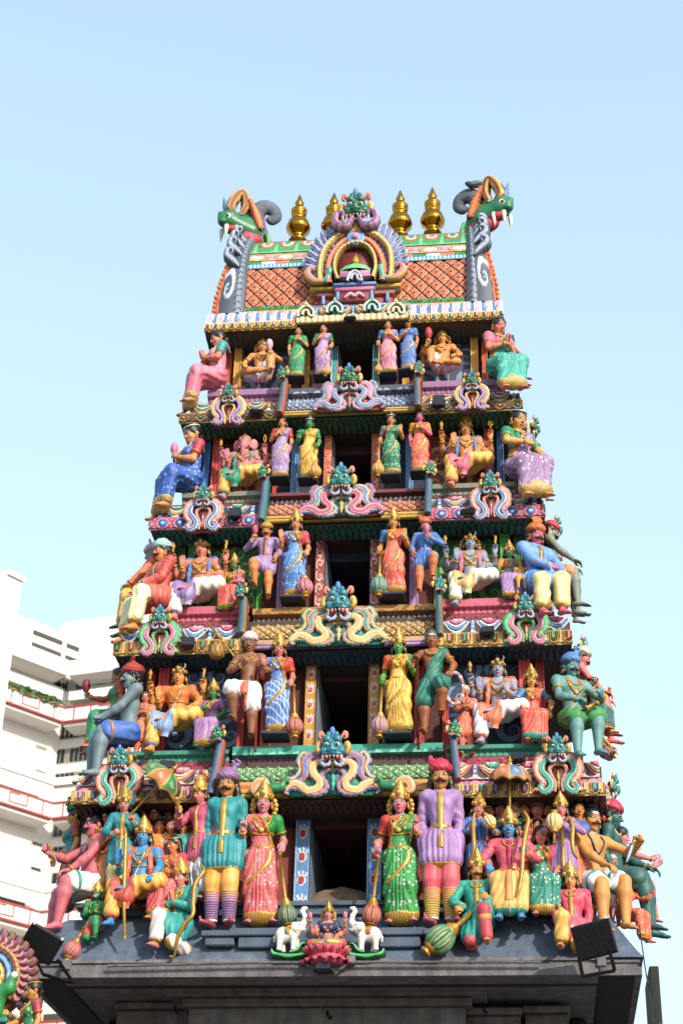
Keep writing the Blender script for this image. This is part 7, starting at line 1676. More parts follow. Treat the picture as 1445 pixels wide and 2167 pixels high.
def basket():
    P = at(458, 1392, y4+.18); root = empty('basket', P); k = .30/.30
    V, F = lathe([(0, 0), (.06, 0), (.075, .05), (.075, .12), (.07, .16), (.08, .165), (.07, .17), (.06, .15)], 22); m = lambda U, V_: 0
    t = V[:, 2]; a = np.arctan2(V[:, 1], V[:, 0]); mk('basket_body', V, F, mat('#b8904a', 'paint'), root)
    mb = MB()
    for s in (-1, 1):
        for i in range(10): mb.add(*tube([(.077*math.cos(a0+s*z*4), .077*math.sin(a0+s*z*4), z) for z in np.linspace(.02, .155, 6) for a0 in [i*.628]], .004, 5))
    mb.build('weave', mat('#8a6428'), root)
    mk('basket_handle', *tube(spline([(-.07, 0, .165), (-.03, 0, .26), (0, 0, .30), (.03, 0, .26), (.07, 0, .165)], 20), .007, 6), mat('#a8803a'), root)
    V, F = MB().add(*ball((.02, 0, .16), .03, 8)).add(*ball((-.025, .01, .16), .03, 8)).add(*ball((0, -.03, .16), .028, 8)).arr(); mk('fruit', V, F, mat('#d98a90'), root)
    tag(root, 'woven basket of pink fruit hanging from the shoulder pole', 'basket')
basket()
def garland():
    P = at(961, 1457, y4+.02); mb = MB(); t = np.linspace(0, 2*np.pi, 40, endpoint=False)
    for i, a in enumerate(t): mb.add(*ball((.085*math.cos(a), 0, .17*math.sin(a)), (.022, .022, .02), 8), rgb(['#d98aa0', '#e8e0d0', '#c86a7a', '#6fa88a'][i % 4]))
    o = mb.build('flower_garland', AT); o.location = P; tag(o, 'pink and white flower garland hanging from the old woman\'s hand', 'garland')
garland()
figure('grey-blue man in a red turban, left corner of the fourth cornice', 'sit', (270, 1572), 1416, y4+.18, -62, 'm', '#6f858c', [(-1, 'lap', {'w': (.03, -.22, -.2), 'h': 'grip'}), (1, 'lap', {'w': (.02, -.2, -.22), 'h': 'grip'})], low=('loin', '#2f5fae', CR, .40), head={'turban': ('fan', '#a83a2f'), 'band': (CR, .26), 'hair': ('curly', '#1a1512'), 'mous': '#16120f', 'ring': 1}, hp=4, group=G3)
J = figure('woman with a green blouse holding out a dark rose, behind the grey-blue man', 'sit', (246, 1530), 1418, y4+.75, -75, 'f', '#c8785a', [(-1, 'fwd', {'w': (.03, -.27, -.10)}), (1, 'down')], ('saree', '#3f8a4a', '#b84a44'), ('saree', '#1f8a4a', CR), hair_('knot', band='#d8d8d8'), jewel=1, group=G3)
lotus_bud(J, 0, 'dark red rose held out by the woman behind the grey-blue man', '#8a2434', 1.5)
figure('teal-skinned man in a blue turban, right corner of the fourth cornice', 'lean', (1212, 1538), 1394, y4+.18, 30, 'm', '#62948e', [(-1, 'lap', {'w': (.06, -.17, -.21), 'h': 'grip'}), (1, 'hold', {'w': (.14, -.2, -.16)})], low=('loin', '#2f8a3f', CR, .44), head={'turban': ('puff', '#5a88c0'), 'band': (CR, .24), 'hair': ('curly', '#1a1512'), 'mous': '#16120f', 'ring': 1}, jewel=2, hp=8, group=G3)
dagger((1262, 1488), (1178, 1528), y4-.12, y4-.14, 'dark grey sword across the lap of the teal-skinned man', .045, '#5a5660')
figure('rose-pink man with a pale green turban on the right side of the fourth storey', 'sit', (1234, 1500), 1378, y4+1.0, 82, 'm', '#d97a70', [(-1, 'knee', {'w': (.08, -.2, -.25)}), (1, 'knee', {'w': (.12, -.2, -.25)})], low=('loin', '#d9b04a', None, .40), head={'turban': ('fan', '#b8ccb0'), 'band': ('#b03a40', .20), 'hair': ('curly', '#1a1512'), 'mous': '#16120f'}, group=G3)
J = figure('small gold-faced statue with daggers on the right side of the fourth storey', 'sit', (1256, 1512), 1436, y4+.8, 60, 'm', '#d9a05a', [(-1, 'raise'), (1, 'raise')], ('tunic', '#2f2f34', CR, .3), ('dhoti', '#2f5f5a', CR), {'hair': ('cap', '#16120f'), 'crown': ('band',)}, group=G3)
figure('crouching orange statue low on the right side of the fourth storey', 'lotus', (1276, 1600), 1540, y4+1.1, 80, 'm', '#d9983f', [(-1, 'knee'), (1, 'knee')], low=('loin', '#b87a98', None, .4), head={'turban': ('plain', '#d99a3a')}, group=G3)
# ---------------- lowest storey
J = figure('tall guard in a teal coat, orange breeches and lilac turban, left of the lowest door', 'stand', (464, 1966), 1642, .09, -3, 'm', '#c58a4a', [(-1, 'down'), (1, 'down')], ('tunic', '#12898c', '#c9a04a', .19), ('pants', '#e0972a'), {'turban': ('puff', '#8f6a98'), 'hair': ('long', '#1a1512'), 'mous': '#14100e'}, shoes='#a04a50', belt='#c9983f', hp=10, slim=.74, group=G5_)
def stockings(J, c, cs, label):
    for (Hp, K, An, _) in J['leg']:
        m = MB(); n = 13
        for i in range(n): 
            p = lerp(lerp(K, An, .26), An, i/(n-1)); r = np.interp(i/(n-1), [0, .3, 1], [.044, .043, .031]); m.add(*ring_at(p, An-K, r, .0095), rgb(c if i < n-1 else '#e8e4e0'))
        m.build('striped_stocking', AT, J['root'])
stockings(J, '#8f6a98', '', '')
J = figure('tall guard in a mauve coat, crimson breeches and red turban, right of the lowest door', 'stand', (934, 1962), 1624, .09, 2, 'm', '#c58a4a', [(-1, 'down'), (1, 'down')], ('tunic', '#9a76ac', '#c9a04a', .19), ('pants', '#d03f58'), {'turban': ('roll', '#c8384a'), 'hair': ('long', '#1a1512'), 'mous': '#14100e'}, shoes='#a85560', belt='#c9983f', hp=10, slim=.74, group=G5_)
stockings(J, '#c9a850', '', '')
figure('crowned woman in a coral dotted saree raising a finger, left of the lowest door', 'contra', (546, 1961), 1683, .12, 3, 'f', '#d9838a', [(-1, 'point', {'w': (.13, -.13, -.12)}), (1, 'mace', {'w': (.165, -.08, -.20)})], ('saree', '#d04a55|#a8a8c8', '#1f8a3f', -1), ('saree', '#d85a58|#b8b0cc', CR), {'crown': ('kirita',), 'wing': 1, 'hair': ('cap', '#16120f')}, jewel=3, belt='#c9983f', hp=10, group=G5_)
figure('crowned woman in a bright green dotted saree, right of the lowest door', 'contra', (845, 1960), 1683, .12, -3, 'f', '#d9838a', [(-1, 'mace', {'w': (.165, -.08, -.20)}), (1, 'abhaya', {'w': (.14, -.13, -.13), 'h': 'pinch'})], ('saree', '#1f8a3a|#d8c0c8', '#d0503f'), ('saree', '#1f8f3a|#d8c0c8', CR), {'crown': ('kirita', CR, '#b84a7a'), 'wing': 1, 'hair': ('cap', '#16120f')}, jewel=3, belt='#c9983f', hp=10, group=G5_)
mace((592, 1806), (612, 1968), .0, .04, 'long gold mace with green bulb under the hand of the coral saree woman', bulb='#2a6a50', rb=.086)
mace((801, 1811), (782, 1968), .0, .04, 'long gold mace with red bulb under the hand of the bright green saree woman', bulb='#a83a3a', rb=.086)
plinth(464, 1968, -.06, 78, 26, .4, 'small blue-grey plinth under the teal-coated guard'); plinth(548, 1963, -.04, 112, 34, .4, 'small blue-grey plinth under the coral saree woman')
plinth(845, 1962, -.04, 108, 34, .4, 'small blue-grey plinth under the bright green saree woman'); plinth(932, 1964, -.06, 74, 26, .4, 'small blue-grey plinth under the mauve-coated guard')
# left group
figure('pink bare-chested man with black topknot and dagger at the lowest left corner', 'lean', (190, 1892), 1728, .38, -52, 'm', '#cc6a70', [(-1, 'fwd', {'w': (.15, -.26, -.08)}), (1, 'knee', {'w': (.06, -.2, -.25)})], low=('loin', '#d8dcd8', '#2f8a78', .36), head={'hair': ('bun', '#1a1613'), 'mous': '#14100e', 'ash': 1, 'ring': 1}, jewel=-1, hp=4, fat=1.1, group=G3)
dagger((103, 1787), (127, 1834), .10, .06, 'steel dagger in the fist of the pink bare-chested man')
figure('woman carrying a brass pot on her head, behind the pink man', 'stand', (140, 1930), 1716, .95, -72, 'f', '#dd9a4f', [(-1, 'down', {'w': (.16, -.16, -.25)}), (1, 'down')], ('saree', '#1f8a80', '#b8503f'), ('saree', '#a8464a', CR), {'hair': ('knot', '#16120f'), 'pot': 1}, jewel=1, group=G4)
J = figure('crowned man in a teal coat holding the umbrella pole, left group', 'stand', (248, 1905), 1692, .20, 4, 'm', '#d98a78', [(-1, 'hold', {'w': (.06, -.15, -.20)}), (1, 'raise', {'w': (.12, -.15, -.08)})], ('tunic', '#12808a', '#c9a04a', .30), ('dhoti', '#e0cf8a', CR), {'crown': ('kirita',), 'hair': ('long', '#16120f')}, belt='#c9983f', hp=14, slim=.85, lean=(8, 0, 0), group=G4)
figure('blue-skinned crowned god with orange trousers seated in the left group', 'foldR', (294, 1896), 1754, .14, -4, 'm', '#3f8cc0', [(-1, 'abhaya', {'w': (.145, -.15, -.13)}), (1, 'knee', {'w': (.16, -.17, -.25)})], ('shawl', '#c8523a'), ('dhoti', '#e09a2c', '#b8402f'), {'crown': ('kirita', CR, '#b84a5a'), 'hair': ('long', '#16120f'), 'ash': 0} if 0 else {'crown': ('kirita', CR, '#b84a5a'), 'hair': ('long', '#16120f')}, sash='#b8402f', jewel=3, thread=1, hp=10, group=G4)
figure('seated woman in a red saree with gold hair band beside the blue god, left group', 'sit', (362, 1892), 1774, .20, -16, 'f', '#dd8a4a', [(-1, 'lap', {'w': (.10, -.15, -.22)}), (1, 'hold', {'w': (.05, -.15, -.2)})], ('saree', '#c83f50|#e89aa0', '#c8384a'), ('saree', '#d0525a|#e8b060', CR), {'hair': ('long', '#16120f'), 'band': ('#d9b04a', .30), 'ring': 1}, hy=-25, jewel=2, group=G4)
figure('green monkey-faced kneeling man with a gold crown, lower left', 'kneelR', (196, 2004), 1882, .10, -2, 'monkey', '#1f8a50', N2, low=('loin', '#b8383a', CR, .36), head={'crown': ('kirita',), 'hair': ('long', '#123a22')}, jewel=2, hp=8, fat=1.25, group='kneeling attendants on the slope')
mace((179, 1962), (142, 2034), .02, -.02, 'short gold mace with pink bulb leaning below the green monkey-faced man', bulb='#b84a5a', rb=.075)
figure('kneeling crowned archer in a teal coat with hands pressed together, lower left', 'kneelL', (374, 2024), 1841, .04, -22, 'm', '#d98a78', N2, ('tunic', '#0f8f84', '#c9a04a', .34), ('dhoti', '#e6d0cc', CR), {'crown': ('kirita',), 'hair': ('long', '#16120f')}, hy=-12, jewel=2, group='kneeling attendants on the slope')
GB = mat('#b8923f', 'gold')
curve_item('bow', [(426, 1830), (432, 1842), (414, 1870), (409, 1907), (408, 1935), (388, 1960), (375, 1990), (369, 2022), (360, 2024)], [-.08, -.10, -.14, -.18, -.2, -.2, -.18, -.12, -.12], [.008, .016, .022, .020, .020, .022, .018, .012, .010], 'curved gold bow across the kneeling archer in teal', 'bow', GB)
curve_item('bow', [(261, 1748), (266, 1760), (266, 1800), (264, 1860), (263, 1920), (265, 1988)], [-.06, -.10, -.12, -.14, -.14, -.10], [.010, .017, .019, .019, .017, .010], 'tall straight gold bow standing before the blue god, left group', 'bow', GB)
J = figure('crowned man in a rose pink coat lifting a dark fly whisk, left group', 'stand', (420, 1912), 1669, .20, -34, 'm', '#d98078', [(-1, 'raise', {'w': (.08, -.2, -.06)}), (1, 'down')], ('tunic', '#c84f72', '#c9a04a', .22), ('dhoti', '#c8ccd4', CR), {'crown': ('tall',), 'hair': ('long', '#16120f')}, belt='#c9983f', hp=10, slim=.85, lean=(6, 0, 0), group=G4)
g = J['w'](J['arm'][0]['grip']); V, F = along([(.02, -.25), (.022, .25), (.05, .3), (.04, .36), (.03, .4)], g, g+A_([-.09, 0, .24]), 12); held('whisk_handle', V, F, GB, 'gold whisk handle in the hand of the rose pink coated man', 'whisk')
V, F = along([(.03, 0), (.07, .2), (.10, .55), (.07, .9), (.02, 1.0)], g+A_([-.045, 0, .10]), g+A_([-.13, .02, .27]), 18, 9, .25); held('fly_whisk', V, F, mat('#4a4450'), 'dark feather fly whisk under the left umbrella', 'whisk')
figure('bearded man in orange robes behind the pink man, left group', 'stand', (208, 1915), 1722, .40, -4, 'm', '#d9803a', [(-1, 'flower'), (1, 'down')], ('robe', '#d8672f', '#d8672f', .5), head={'hair': ('bun', '#16120f'), 'beard': '#14110f', 'ash': 1}, group=G4)
CL = [((312, 1930), 1713, 0.44, 'bearded man in an orange robe, back row of the left group', '#c8743a', '#d8672f', {'hair': ('bun', '#16120f'), 'beard': '#14110f', 'ash': 1}, 'm', 0),
 ((343, 1935), 1718, 0.48, 'dark-skinned woman in plum, back row under the whisk', '#8a4a48', '#9a3f58', {'hair': ('long', '#16120f')}, 'f', -6),
 ((391, 1930), 1714, 0.46, 'clean-shaven man in orange, back row beside the rose pink coat', '#d9803a', '#d96a2f', {'hair': ('long', '#16120f')}, 'm', -12),
 ((368, 1932), 1716, 0.50, 'bald man in orange, back row behind the fly whisk hand', '#d0703a', '#d96a2f', {'hair': ('cap', '#16120f')}, 'm', 10),
 ((338, 1925), 1762, 0.34, 'short man in a teal shirt, second row of the left group', '#c8806c', '#1f7a78', {'hair': ('long', '#16120f')}, 'm', -8),
 ((363, 1925), 1757, 0.38, 'bearded man with orange skin, second row of the left group', '#c8703a', '#c85a2f', {'hair': ('cap', '#16120f'), 'beard': '#14110f'}, 'm', -6),
 ((391, 1928), 1784, 0.32, 'man in a mauve pink shirt, second row beside the seated red saree', '#c86a70', '#a85a80', {'hair': ('long', '#16120f'), 'mous': '#14100e'}, 'm', -10),
 ((288, 1925), 1716, 0.48, 'man in brown, back row between the teal coat and the umbrella', '#c87a5a', '#7a3f34', {'hair': ('long', '#16120f')}, 'm', 4)]
K_ = {'hair': ('cap', '#16120f')}; KL = {'hair': ('long', '#16120f')}; KB = {'hair': ('bun', '#16120f')}
CL += [((226, 1925), 1722, .34, 'young man in ochre peering between the pink man and the teal coat', '#d98a4a', '#b8702f', K_, 'm', 6), ((272, 1925), 1724, .34, 'woman in crimson peering between the teal coat and the blue god', '#d98a6a', '#b83a48', KL, 'f', 0),
 ((324, 1925), 1738, .30, 'man in saffron directly behind the blue god shoulder, left group', '#c8743a', '#e0882f', KB, 'm', 4), ((350, 1925), 1738, .32, 'woman in violet between two men, second row of the left group', '#d9906a', '#8a5a94', KL, 'f', -6),
 ((377, 1925), 1738, .30, 'man in turquoise below the fly whisk, left group', '#d98a4a', '#2f9a94', K_, 'm', -8)]
CRR_MORE = [((1032, 1925), 1742, .30, 'man in brick red low beside the royal blue coat', '#d98a5a', '#a8483a', K_, 'm', 4), ((1101, 1925), 1748, .30, 'woman in yellow between the blue god and his bow', '#d9906a', '#d9a83a', KL, 'f', 0),
 ((1165, 1925), 1752, .30, 'woman in sea green below the raised cream-headed mace', '#d98a6a', '#2f8a78', KL, 'f', 6), ((1222, 1925), 1742, .30, 'man in rust orange behind the purple coat bow', '#d9904a', '#c8602f', KB, 'm', 6)]
for p, tp_, Y, lab, sk_, cl, hd, sx, yw_ in CL:
    figure(lab, 'stand', p, tp_, Y, yw_, sx, sk_, [(-1, 'down'), (1, 'flower' if 'orange' in lab else 'down')], ('robe', cl, cl, .5), head=hd, hp=14, slim=.9, group=G4)
# right group
figure('kneeling moustached man in a teal coat with a gold crown, lower right', 'kneelR', (1012, 2022), 1824, .06, -4, 'm', '#dd9450', [(-1, 'across', {'w': (.10, -.15, -.22), 'fd': (.6, -.5, -.2)}), (1, 'hold', {'w': (.10, -.15, -.16)})], ('tunic', '#0f9482', '#c9a04a', .38), ('pants', '#b83a4a'), {'crown': ('kirita',), 'hair': ('long', '#16120f'), 'mous': '#14100e'}, hy=10, jewel=1, group='kneeling attendants on the slope')
mace((1033, 1903), (898, 2016), -.10, -.16, 'long gold club with green striped head across the kneeling man, lower right', bulb='#2f7d50', rb=.12)
figure('blue-skinned crowned god in a pink coat with orange trousers, right group', 'sit', (1080, 1882), 1735, .16, -2, 'm', '#4a8cb8', [(-1, 'knee', {'w': (.16, -.14, -.21)}), (1, 'staff', {'w': (.14, -.14, -.12)})], ('tunic', '#cf4a68', '#cf4a68', .30), ('dhoti', '#dfa850', '#2f9a88'), {'crown': ('kirita', CR, '#3f7ab8'), 'hair': ('long', '#16120f')}, belt='#c9983f', sash='#d9822f', jewel=1, hp=10, group=G4)
curve_item('bow', [(1108, 1716), (1117, 1735), (1112, 1762), (1106, 1800), (1104, 1840), (1098, 1880), (1092, 1896)], [-.04, -.05, -.08, -.12, -.16, -.18, -.18], [.010, .020, .022, .022, .020, .018, .010], 'gold bow held upright by the blue god in pink, right group', 'bow', GB)
figure('seated woman in dark teal saree beside the blue god, right group', 'sit', (1147, 1882), 1753, .18, 4, 'f', '#d98a72', [(-1, 'down', {'w': (.13, -.06, -.26)}), (1, 'varada', {'w': (.12, -.14, -.22), 'h': 'pinch'})], ('saree', '#0f7d6c|#d8d0a0', '#c8485a', -1), ('saree', '#0f7d6c|#d8d0a0', CR), {'hair': ('long', '#16120f'), 'ring': 1}, jewel=2, belt='#c9983f', group=G4)
J = figure('crowned man in a purple coat with a bow, right group', 'stand', (1195, 1910), 1702, .22, -2, 'm', '#d98078', [(-1, 'raise', {'w': (.15, -.15, -.11)}), (1, 'raise', {'w': (.10, -.16, -.06)})], ('tunic', '#8f6aa4', '#c9a04a', .46), ('dhoti', '#d0ccd0', CR), {'crown': ('kirita', CR, '#b84a6a'), 'hair': ('long', '#16120f')}, belt='#b87a5a', hp=10, slim=.85, lean=(6, 0, 0), group=G4)
mace((1172, 1785), (1172, 1717), -.02, .04, 'ribbed cream-headed gold mace held up beside the purple coat', bulb='#d8c088', rb=.075)
curve_item('bow', [(1192, 1736), (1204, 1730), (1211, 1748), (1210, 1780), (1214, 1805), (1222, 1818)], [.06, .02, -.02, -.05, -.05, -.03], [.008, .016, .020, .020, .018, .010], 'short gold bow in the hand of the man in the purple coat', 'bow', GB)
J = figure('crowned man in a royal blue coat with a bow, right group', 'stand', (1014, 1910), 1702, .22, 8, 'm', '#d98078', [(-1, 'raise', {'w': (.09, -.16, -.12)}), (1, 'raise', {'w': (.14, -.14, -.12)})], ('tunic', '#3a66a4', '#3a66a4', .46), ('dhoti', '#2f6a60', CR), {'crown': ('kirita', CR, '#c86a7a'), 'hair': ('long', '#16120f')}, belt='#b87a5a', hp=10, hr=8, slim=.85, lean=(6, 0, 0), group=G4)
curve_item('bow', [(1010, 1722), (1003, 1724), (1001, 1750), (1002, 1775), (1002, 1800), (996, 1822)], [.06, .02, -.02, -.05, -.05, -.03], [.008, .014, .018, .020, .018, .010], 'slim gold bow in the hand of the man in the royal blue coat', 'bow', GB)
mace((1052, 1768), (1026, 1724), -.02, .04, 'ribbed gold mace held up beside the royal blue coat', bulb='#d8c088', rb=.06)
figure('kneeling crowned youth in a crimson pink coat behind the floodlight, lower right', 'kneelL', (1214, 2028), 1847, .04, -6, 'm', '#dd9450', [(-1, 'hold', {'w': (.11, -.16, -.22)}), (1, 'down')], ('tunic', '#cf3f5c', '#c9a04a', .38), ('dhoti', '#dfa545', CR), {'crown': ('kirita',), 'hair': ('long', '#16120f')}, jewel=1, group='kneeling attendants on the slope')
curve_item('bow', [(1176, 1912), (1186, 1930), (1198, 1945), (1206, 1962), (1204, 1985), (1196, 2000)], [-.1, -.12, -.14, -.14, -.12, -.1], [.008, .016, .02, .02, .016, .008], 'small bronze bow at the knee of the crimson pink youth', 'bow', mat('#8a6a34', 'gold'))
figure('tan bare-chested man with black topknot and dagger at the lowest right corner', 'lean', (1256, 1886), 1715, .40, 36, 'm', '#cf9248', [(-1, 'knee', {'w': (.04, -.2, -.25)}), (1, 'fwd', {'w': (.20, -.24, -.07)})], low=('loin', '#dce2de', '#2f8a78', .36), head={'hair': ('bun', '#1a1613'), 'mous': '#14100e', 'ash': 1, 'ring': 1}, jewel=-1, hp=6, fat=1.08, group=G3)
dagger((1342, 1772), (1324, 1826), .05, .02, 'steel dagger in the fist of the tan bare-chested man')
figure('dark teal man with a crimson turban seated on the lowest right side', 'sit', (1298, 1880), 1706, 1.0, 80, 'm', '#28605c', [(-1, 'down'), (1, 'knee', {'w': (.1, -.22, -.2)})], low=('loin', '#2a5a56', None, .42), head={'turban': ('plain', '#c02f48'), 'hair': ('knot', '#16120f'), 'ring': 1}, jewel=1, group=G3)
figure('pink woman with a black bun stretching out an arm on the lowest right side', 'sit', (1318, 1885), 1754, 1.5, 85, 'f', '#d9888a', [(-1, 'fwd', {'h': 'rest'}), (1, 'fwd', {'h': 'flat'})], ('saree', '#1f5f58', '#2f6a60'), ('saree', '#d8603f', CR), hair_('knot'), jewel=1, group=G3)
figure('pink-faced figure in a white shawl behind the tan man', 'stand', (1302, 1960), 1812, .85, 40, 'm', '#d98a78', [(-1, 'down'), (1, 'down')], ('robe', '#d8bcc0', '#d8bcc0', .5), head={'hair': ('cap', '#d8c0c0')}, group=G4)
figure('woman in a red and orange skirt seated low on the right side', 'sit', (1326, 1945), 1850, .75, 60, 'f', '#d97858', [(-1, 'down'), (1, 'fwd', {'h': 'flat', 'fd': (0, -.6, .8)})], ('saree', '#d9622f', '#c84a2f'), ('saree', '#d9502f|#e8c08a', CR), hair_('knot'), jewel=1, group=G3)
CRR = [((1038, 1930), 1703, 0.44, 'orange-faced man at the left end of the right back row', '#d9803f', '#c85a2f', {'hair': ('cap', '#16120f')}, 'm', 0),
 ((1062, 1930), 1700, 0.48, 'smiling pink man in red, right back row', '#d97a68', '#c84a3f', {'hair': ('cap', '#16120f')}, 'm', 6),
 ((1092, 1930), 1698, 0.44, 'old man with a grey turban and beard, right back row', '#d9986a', '#1f7a68', {'turban': ('plain', '#7a7d80'), 'beard': '#d8d4d0'}, 'm', 8),
 ((1116, 1930), 1700, 0.48, 'young man in a blue coat with gold collar, right back row', '#d9903f', '#3a5f8f', {'hair': ('cap', '#16120f')}, 'm', 0),
 ((1145, 1930), 1700, 0.44, 'man with a skull cap and coral shawl, right back row', '#d9806c', '#d8602f', {'turban': ('plain', '#5f5a55')}, 'm', 0),
 ((1171, 1930), 1703, 0.46, 'black-bearded man, right back row', '#c8804a', '#a8503a', {'hair': ('long', '#16120f'), 'beard': '#14110f'}, 'm', -14),
 ((1234, 1930), 1700, 0.38, 'young man in a navy blue coat with gold scarf, right end of the back row', '#dd9440', '#3a5a90', {'hair': ('cap', '#16120f')}, 'm', 8),
 ((1119, 1925), 1742, 0.38, 'woman in pink with long hair, behind the blue god in pink', '#d9888a', '#c06a88', {'hair': ('long', '#16120f')}, 'f', 8),
 ((1143, 1930), 1738, 0.40, 'bearded man peering over the dark teal saree', '#d98a4a', '#a85a3a', {'hair': ('cap', '#16120f'), 'beard': '#14110f'}, 'm', 0),
 ((1046, 1925), 1736, 0.36, 'woman with long black hair beside the blue god, right group', '#dd9440', '#1f6f5a', {'hair': ('long', '#16120f')}, 'f', -4)]
for p, tp_, Y, lab, sk_, cl, hd, sx, yw_ in CRR+CRR_MORE:
    figure(lab, 'stand', p, tp_, Y, yw_, sx, sk_, [(-1, 'down'), (1, 'down')], ('robe', cl, cl, .5), head=hd, hp=14, group=G4)
# ================================================================ lotus goddess and white elephants at the foot
def lotus_seat():
    P = at(692, 2044, -.10); root = empty('lotus_pedestal', P)
    H = at(692, 2008, -.10)[2]-P[2]
    def petals(r0, r1, z0, z1, n, ph, c):
        mb = MB()
        for i in range(n):
            a = 2*np.pi*(i+ph)/n; u = np.linspace(-1, 1, 7); t = np.linspace(0, 1, 8)
            Uu, T = np.meshgrid(u, t, indexing='ij'); wd = .62*np.pi*r1/n*np.sqrt(np.clip(1-(T*1.02-.35)**2/.45, .02, 1)); r = r0+(r1-r0)*np.sin(T*1.9)/np.sin(1.9)+.012*(1-Uu**2)
            z = z0+(z1-z0)*T; X = r; Yv = Uu*wd
            V = np.stack([X*math.cos(a)-Yv*math.sin(a), X*math.sin(a)+Yv*math.cos(a), z], 2).reshape(-1, 3); mb.add(V, grid_faces(7, 8)); mb.add(V*A_([.93, .93, 1])+A_([0, 0, -.004]), grid_faces(7, 8)[:, ::-1])
        return mb
    petals(.10, .235, H*.42, H*.02, 16, 0, 0).build('lower_petals', mat('#e0566a', 'gloss'), root)
    petals(.12, .205, H*.40, H*.98, 18, .5, 0).build('upper_petals', mat('#c2485c', 'gloss'), root)
    V, F = lathe([(0, 0), (.15, 0), (.16, H*.4), (.15, H*.9), (.16, H), (0, H)], 24); mk('core', V, F, mat('#c9566a'), root)
    tag(root, 'pink lotus pedestal with drooping petals under the small four-armed goddess', 'lotus seat')
lotus_seat()
J = figure('small four-armed goddess with dark blue bodice sitting on the pink lotus', 'lotus', (693, 2010), 1924, -.08, 0, 'f', '#e08a78', [(-1, 'up', {'back': 1, 'h': 'grip'}), (1, 'up', {'back': 1, 'h': 'grip'}), (-1, 'abhaya', {'w': (.14, -.12, -.15)}), (1, 'varada', {'w': (.13, -.13, -.19)})], ('blouse', '#2a3560', '#2a3560'), ('dhoti', '#b8483a', CR), {'crown': ('kirita', '#a88838', '#2f8a4a'), 'hair': ('cap', '#16120f'), 'wing': 1}, sash='#1f8a80', belt='#c9983f', jewel=2, hp=10)
lotus_bud(J, 0, 'pink bud in the left hand of the small goddess on the lotus', '#d98090', 1.15); lotus_bud(J, 1, 'pink bud in the right hand of the small goddess on the lotus', '#d98090', 1.15)
def small_elephant(px, s, lab):
    P = at(px, 2014, -.08); root = empty('elephant_statue', P); sg = A_([s, 1, 1])
    g = Sdf(); g.ell((-.01, 0, .155), (.105, .062, .070), .04); g.ell((-.06, 0, .15), (.06, .06, .07), .03); g.ell((.085, -.01, .215), (.055, .048, .055), .03)
    for x, y, d in ((-.075, -.035, -.005), (-.07, .035, .02), (.05, -.038, .0), (.055, .035, .025)): g.cone((x, y, .13), (x+d, y, .02), .034, .022, .02); g.ell((x+d, y-.004, .012), (.026, .026, .014), .01)
    g.poly([(.115, -.01, .225), (.145, -.01, .265), (.140, -.01, .325), (.115, -.01, .365), (.125, -.01, .392), (.15, -.01, .395)], [.032, .026, .020, .017, .015, .017], .02); g.cone((.12, -.02, .20), (.14, -.02, .185), .022, .012, .015)
    g.ell((.055, -.055, .215), (.035, .012, .045), .01); g.poly([(-.11, 0, .18), (-.135, 0, .13), (-.13, 0, .09)], [.010, .007, .010], .01)
    V, F = g.nets(.0075, lambda Q, D: np.maximum(D, -Q[:, 2])); b = mk('body', V*sg, F if s > 0 else mirF(F), mat('#e8e2d6'), root)
    t = Sdf(); t.ell((-.01, 0, .157), (.109, .066, .074), .0); cut = lambda Q, D: np.maximum(np.maximum(D, np.abs(Q[:, 0]+.015)-.036), .135-Q[:, 2]); V, F = t.nets(.007, cut); mk('saddle_cloth', V*sg, F if s > 0 else mirF(F), mat('#c9a23c', 'gold'), root)
    V, F = box(-.032, .002, -.0705, -.06, .145, .185, .004); mk('cloth_panel', V*sg, F if s > 0 else mirF(F), mat('#3a8a6a' if s > 0 else '#b85a6a'), root)
    V, F = ring_at((.055, 0, .185), (.8, 0, .5), .062, .006); mk('collar', V*sg, F, mat('#c9983f', 'gold'), root)
    V, F = ball((.105, -.052, .232), .008, 8); mk('eye', V*sg, F if s > 0 else mirF(F), mat('#14110f', 'gloss'), root)
    for yy in (-.035, .02): V, F = tube(spline([(.125, yy, .195), (.148, yy-.005, .19), (.158, yy-.005, .20)], 8), np.linspace(.008, .003, 8), 6); mk('tusk', V*sg, F if s > 0 else mirF(F), mat('#f4efe2', 'gloss'), root)
    V, F = ball((.15, -.01, .398), (.016, .014, .012), 8); mk('trunk_tip', V*sg, F if s > 0 else mirF(F), mat('#d98a90'), root)
    tag(root, lab, 'elephant statue', 'white elephants beside the lotus')
    m = MB()
    V, F, c = strip2([(-.15, .03), (-.13, -.01), (-.05, -.03), (.08, -.03), (.16, -.01), (.18, .04), (.15, .06)], [.03, .06, .06, .06, .06, .05, .02], .09, ['#1f7d3f', '#5fc07a', '#1f7d3f'], 40, 9, y=.06); m.add(V*sg, F if s > 0 else mirF(F), c)
    V, F, c = strip2([(.02, .0), (.08, .02), (.12, .07), (.16, .08)], [.03, .04, .03, .012], .06, ['#2f9a4f', '#8fd09a', '#2f9a4f'], 20, 7, y=.02); m.add(V*sg, F if s > 0 else mirF(F), c)
    V, F, c = strip2([(-.12, -.02), (.0, -.045), (.14, -.03)], [.02, .05, .02], .10, ['#1f7d3f', '#4fb06a', '#1f7d3f'], 24, 7, y=.05); m.add(V*sg, F if s > 0 else mirF(F), c)
    o = m.build('green_wave_base', AT, root); o.location = (0, -.02, -.012)
small_elephant(610, 1, 'white elephant figurine with raised trunk and green saddle panel, left of the lotus')
small_elephant(777, -1, 'white elephant figurine with raised trunk and red saddle panel, right of the lotus')
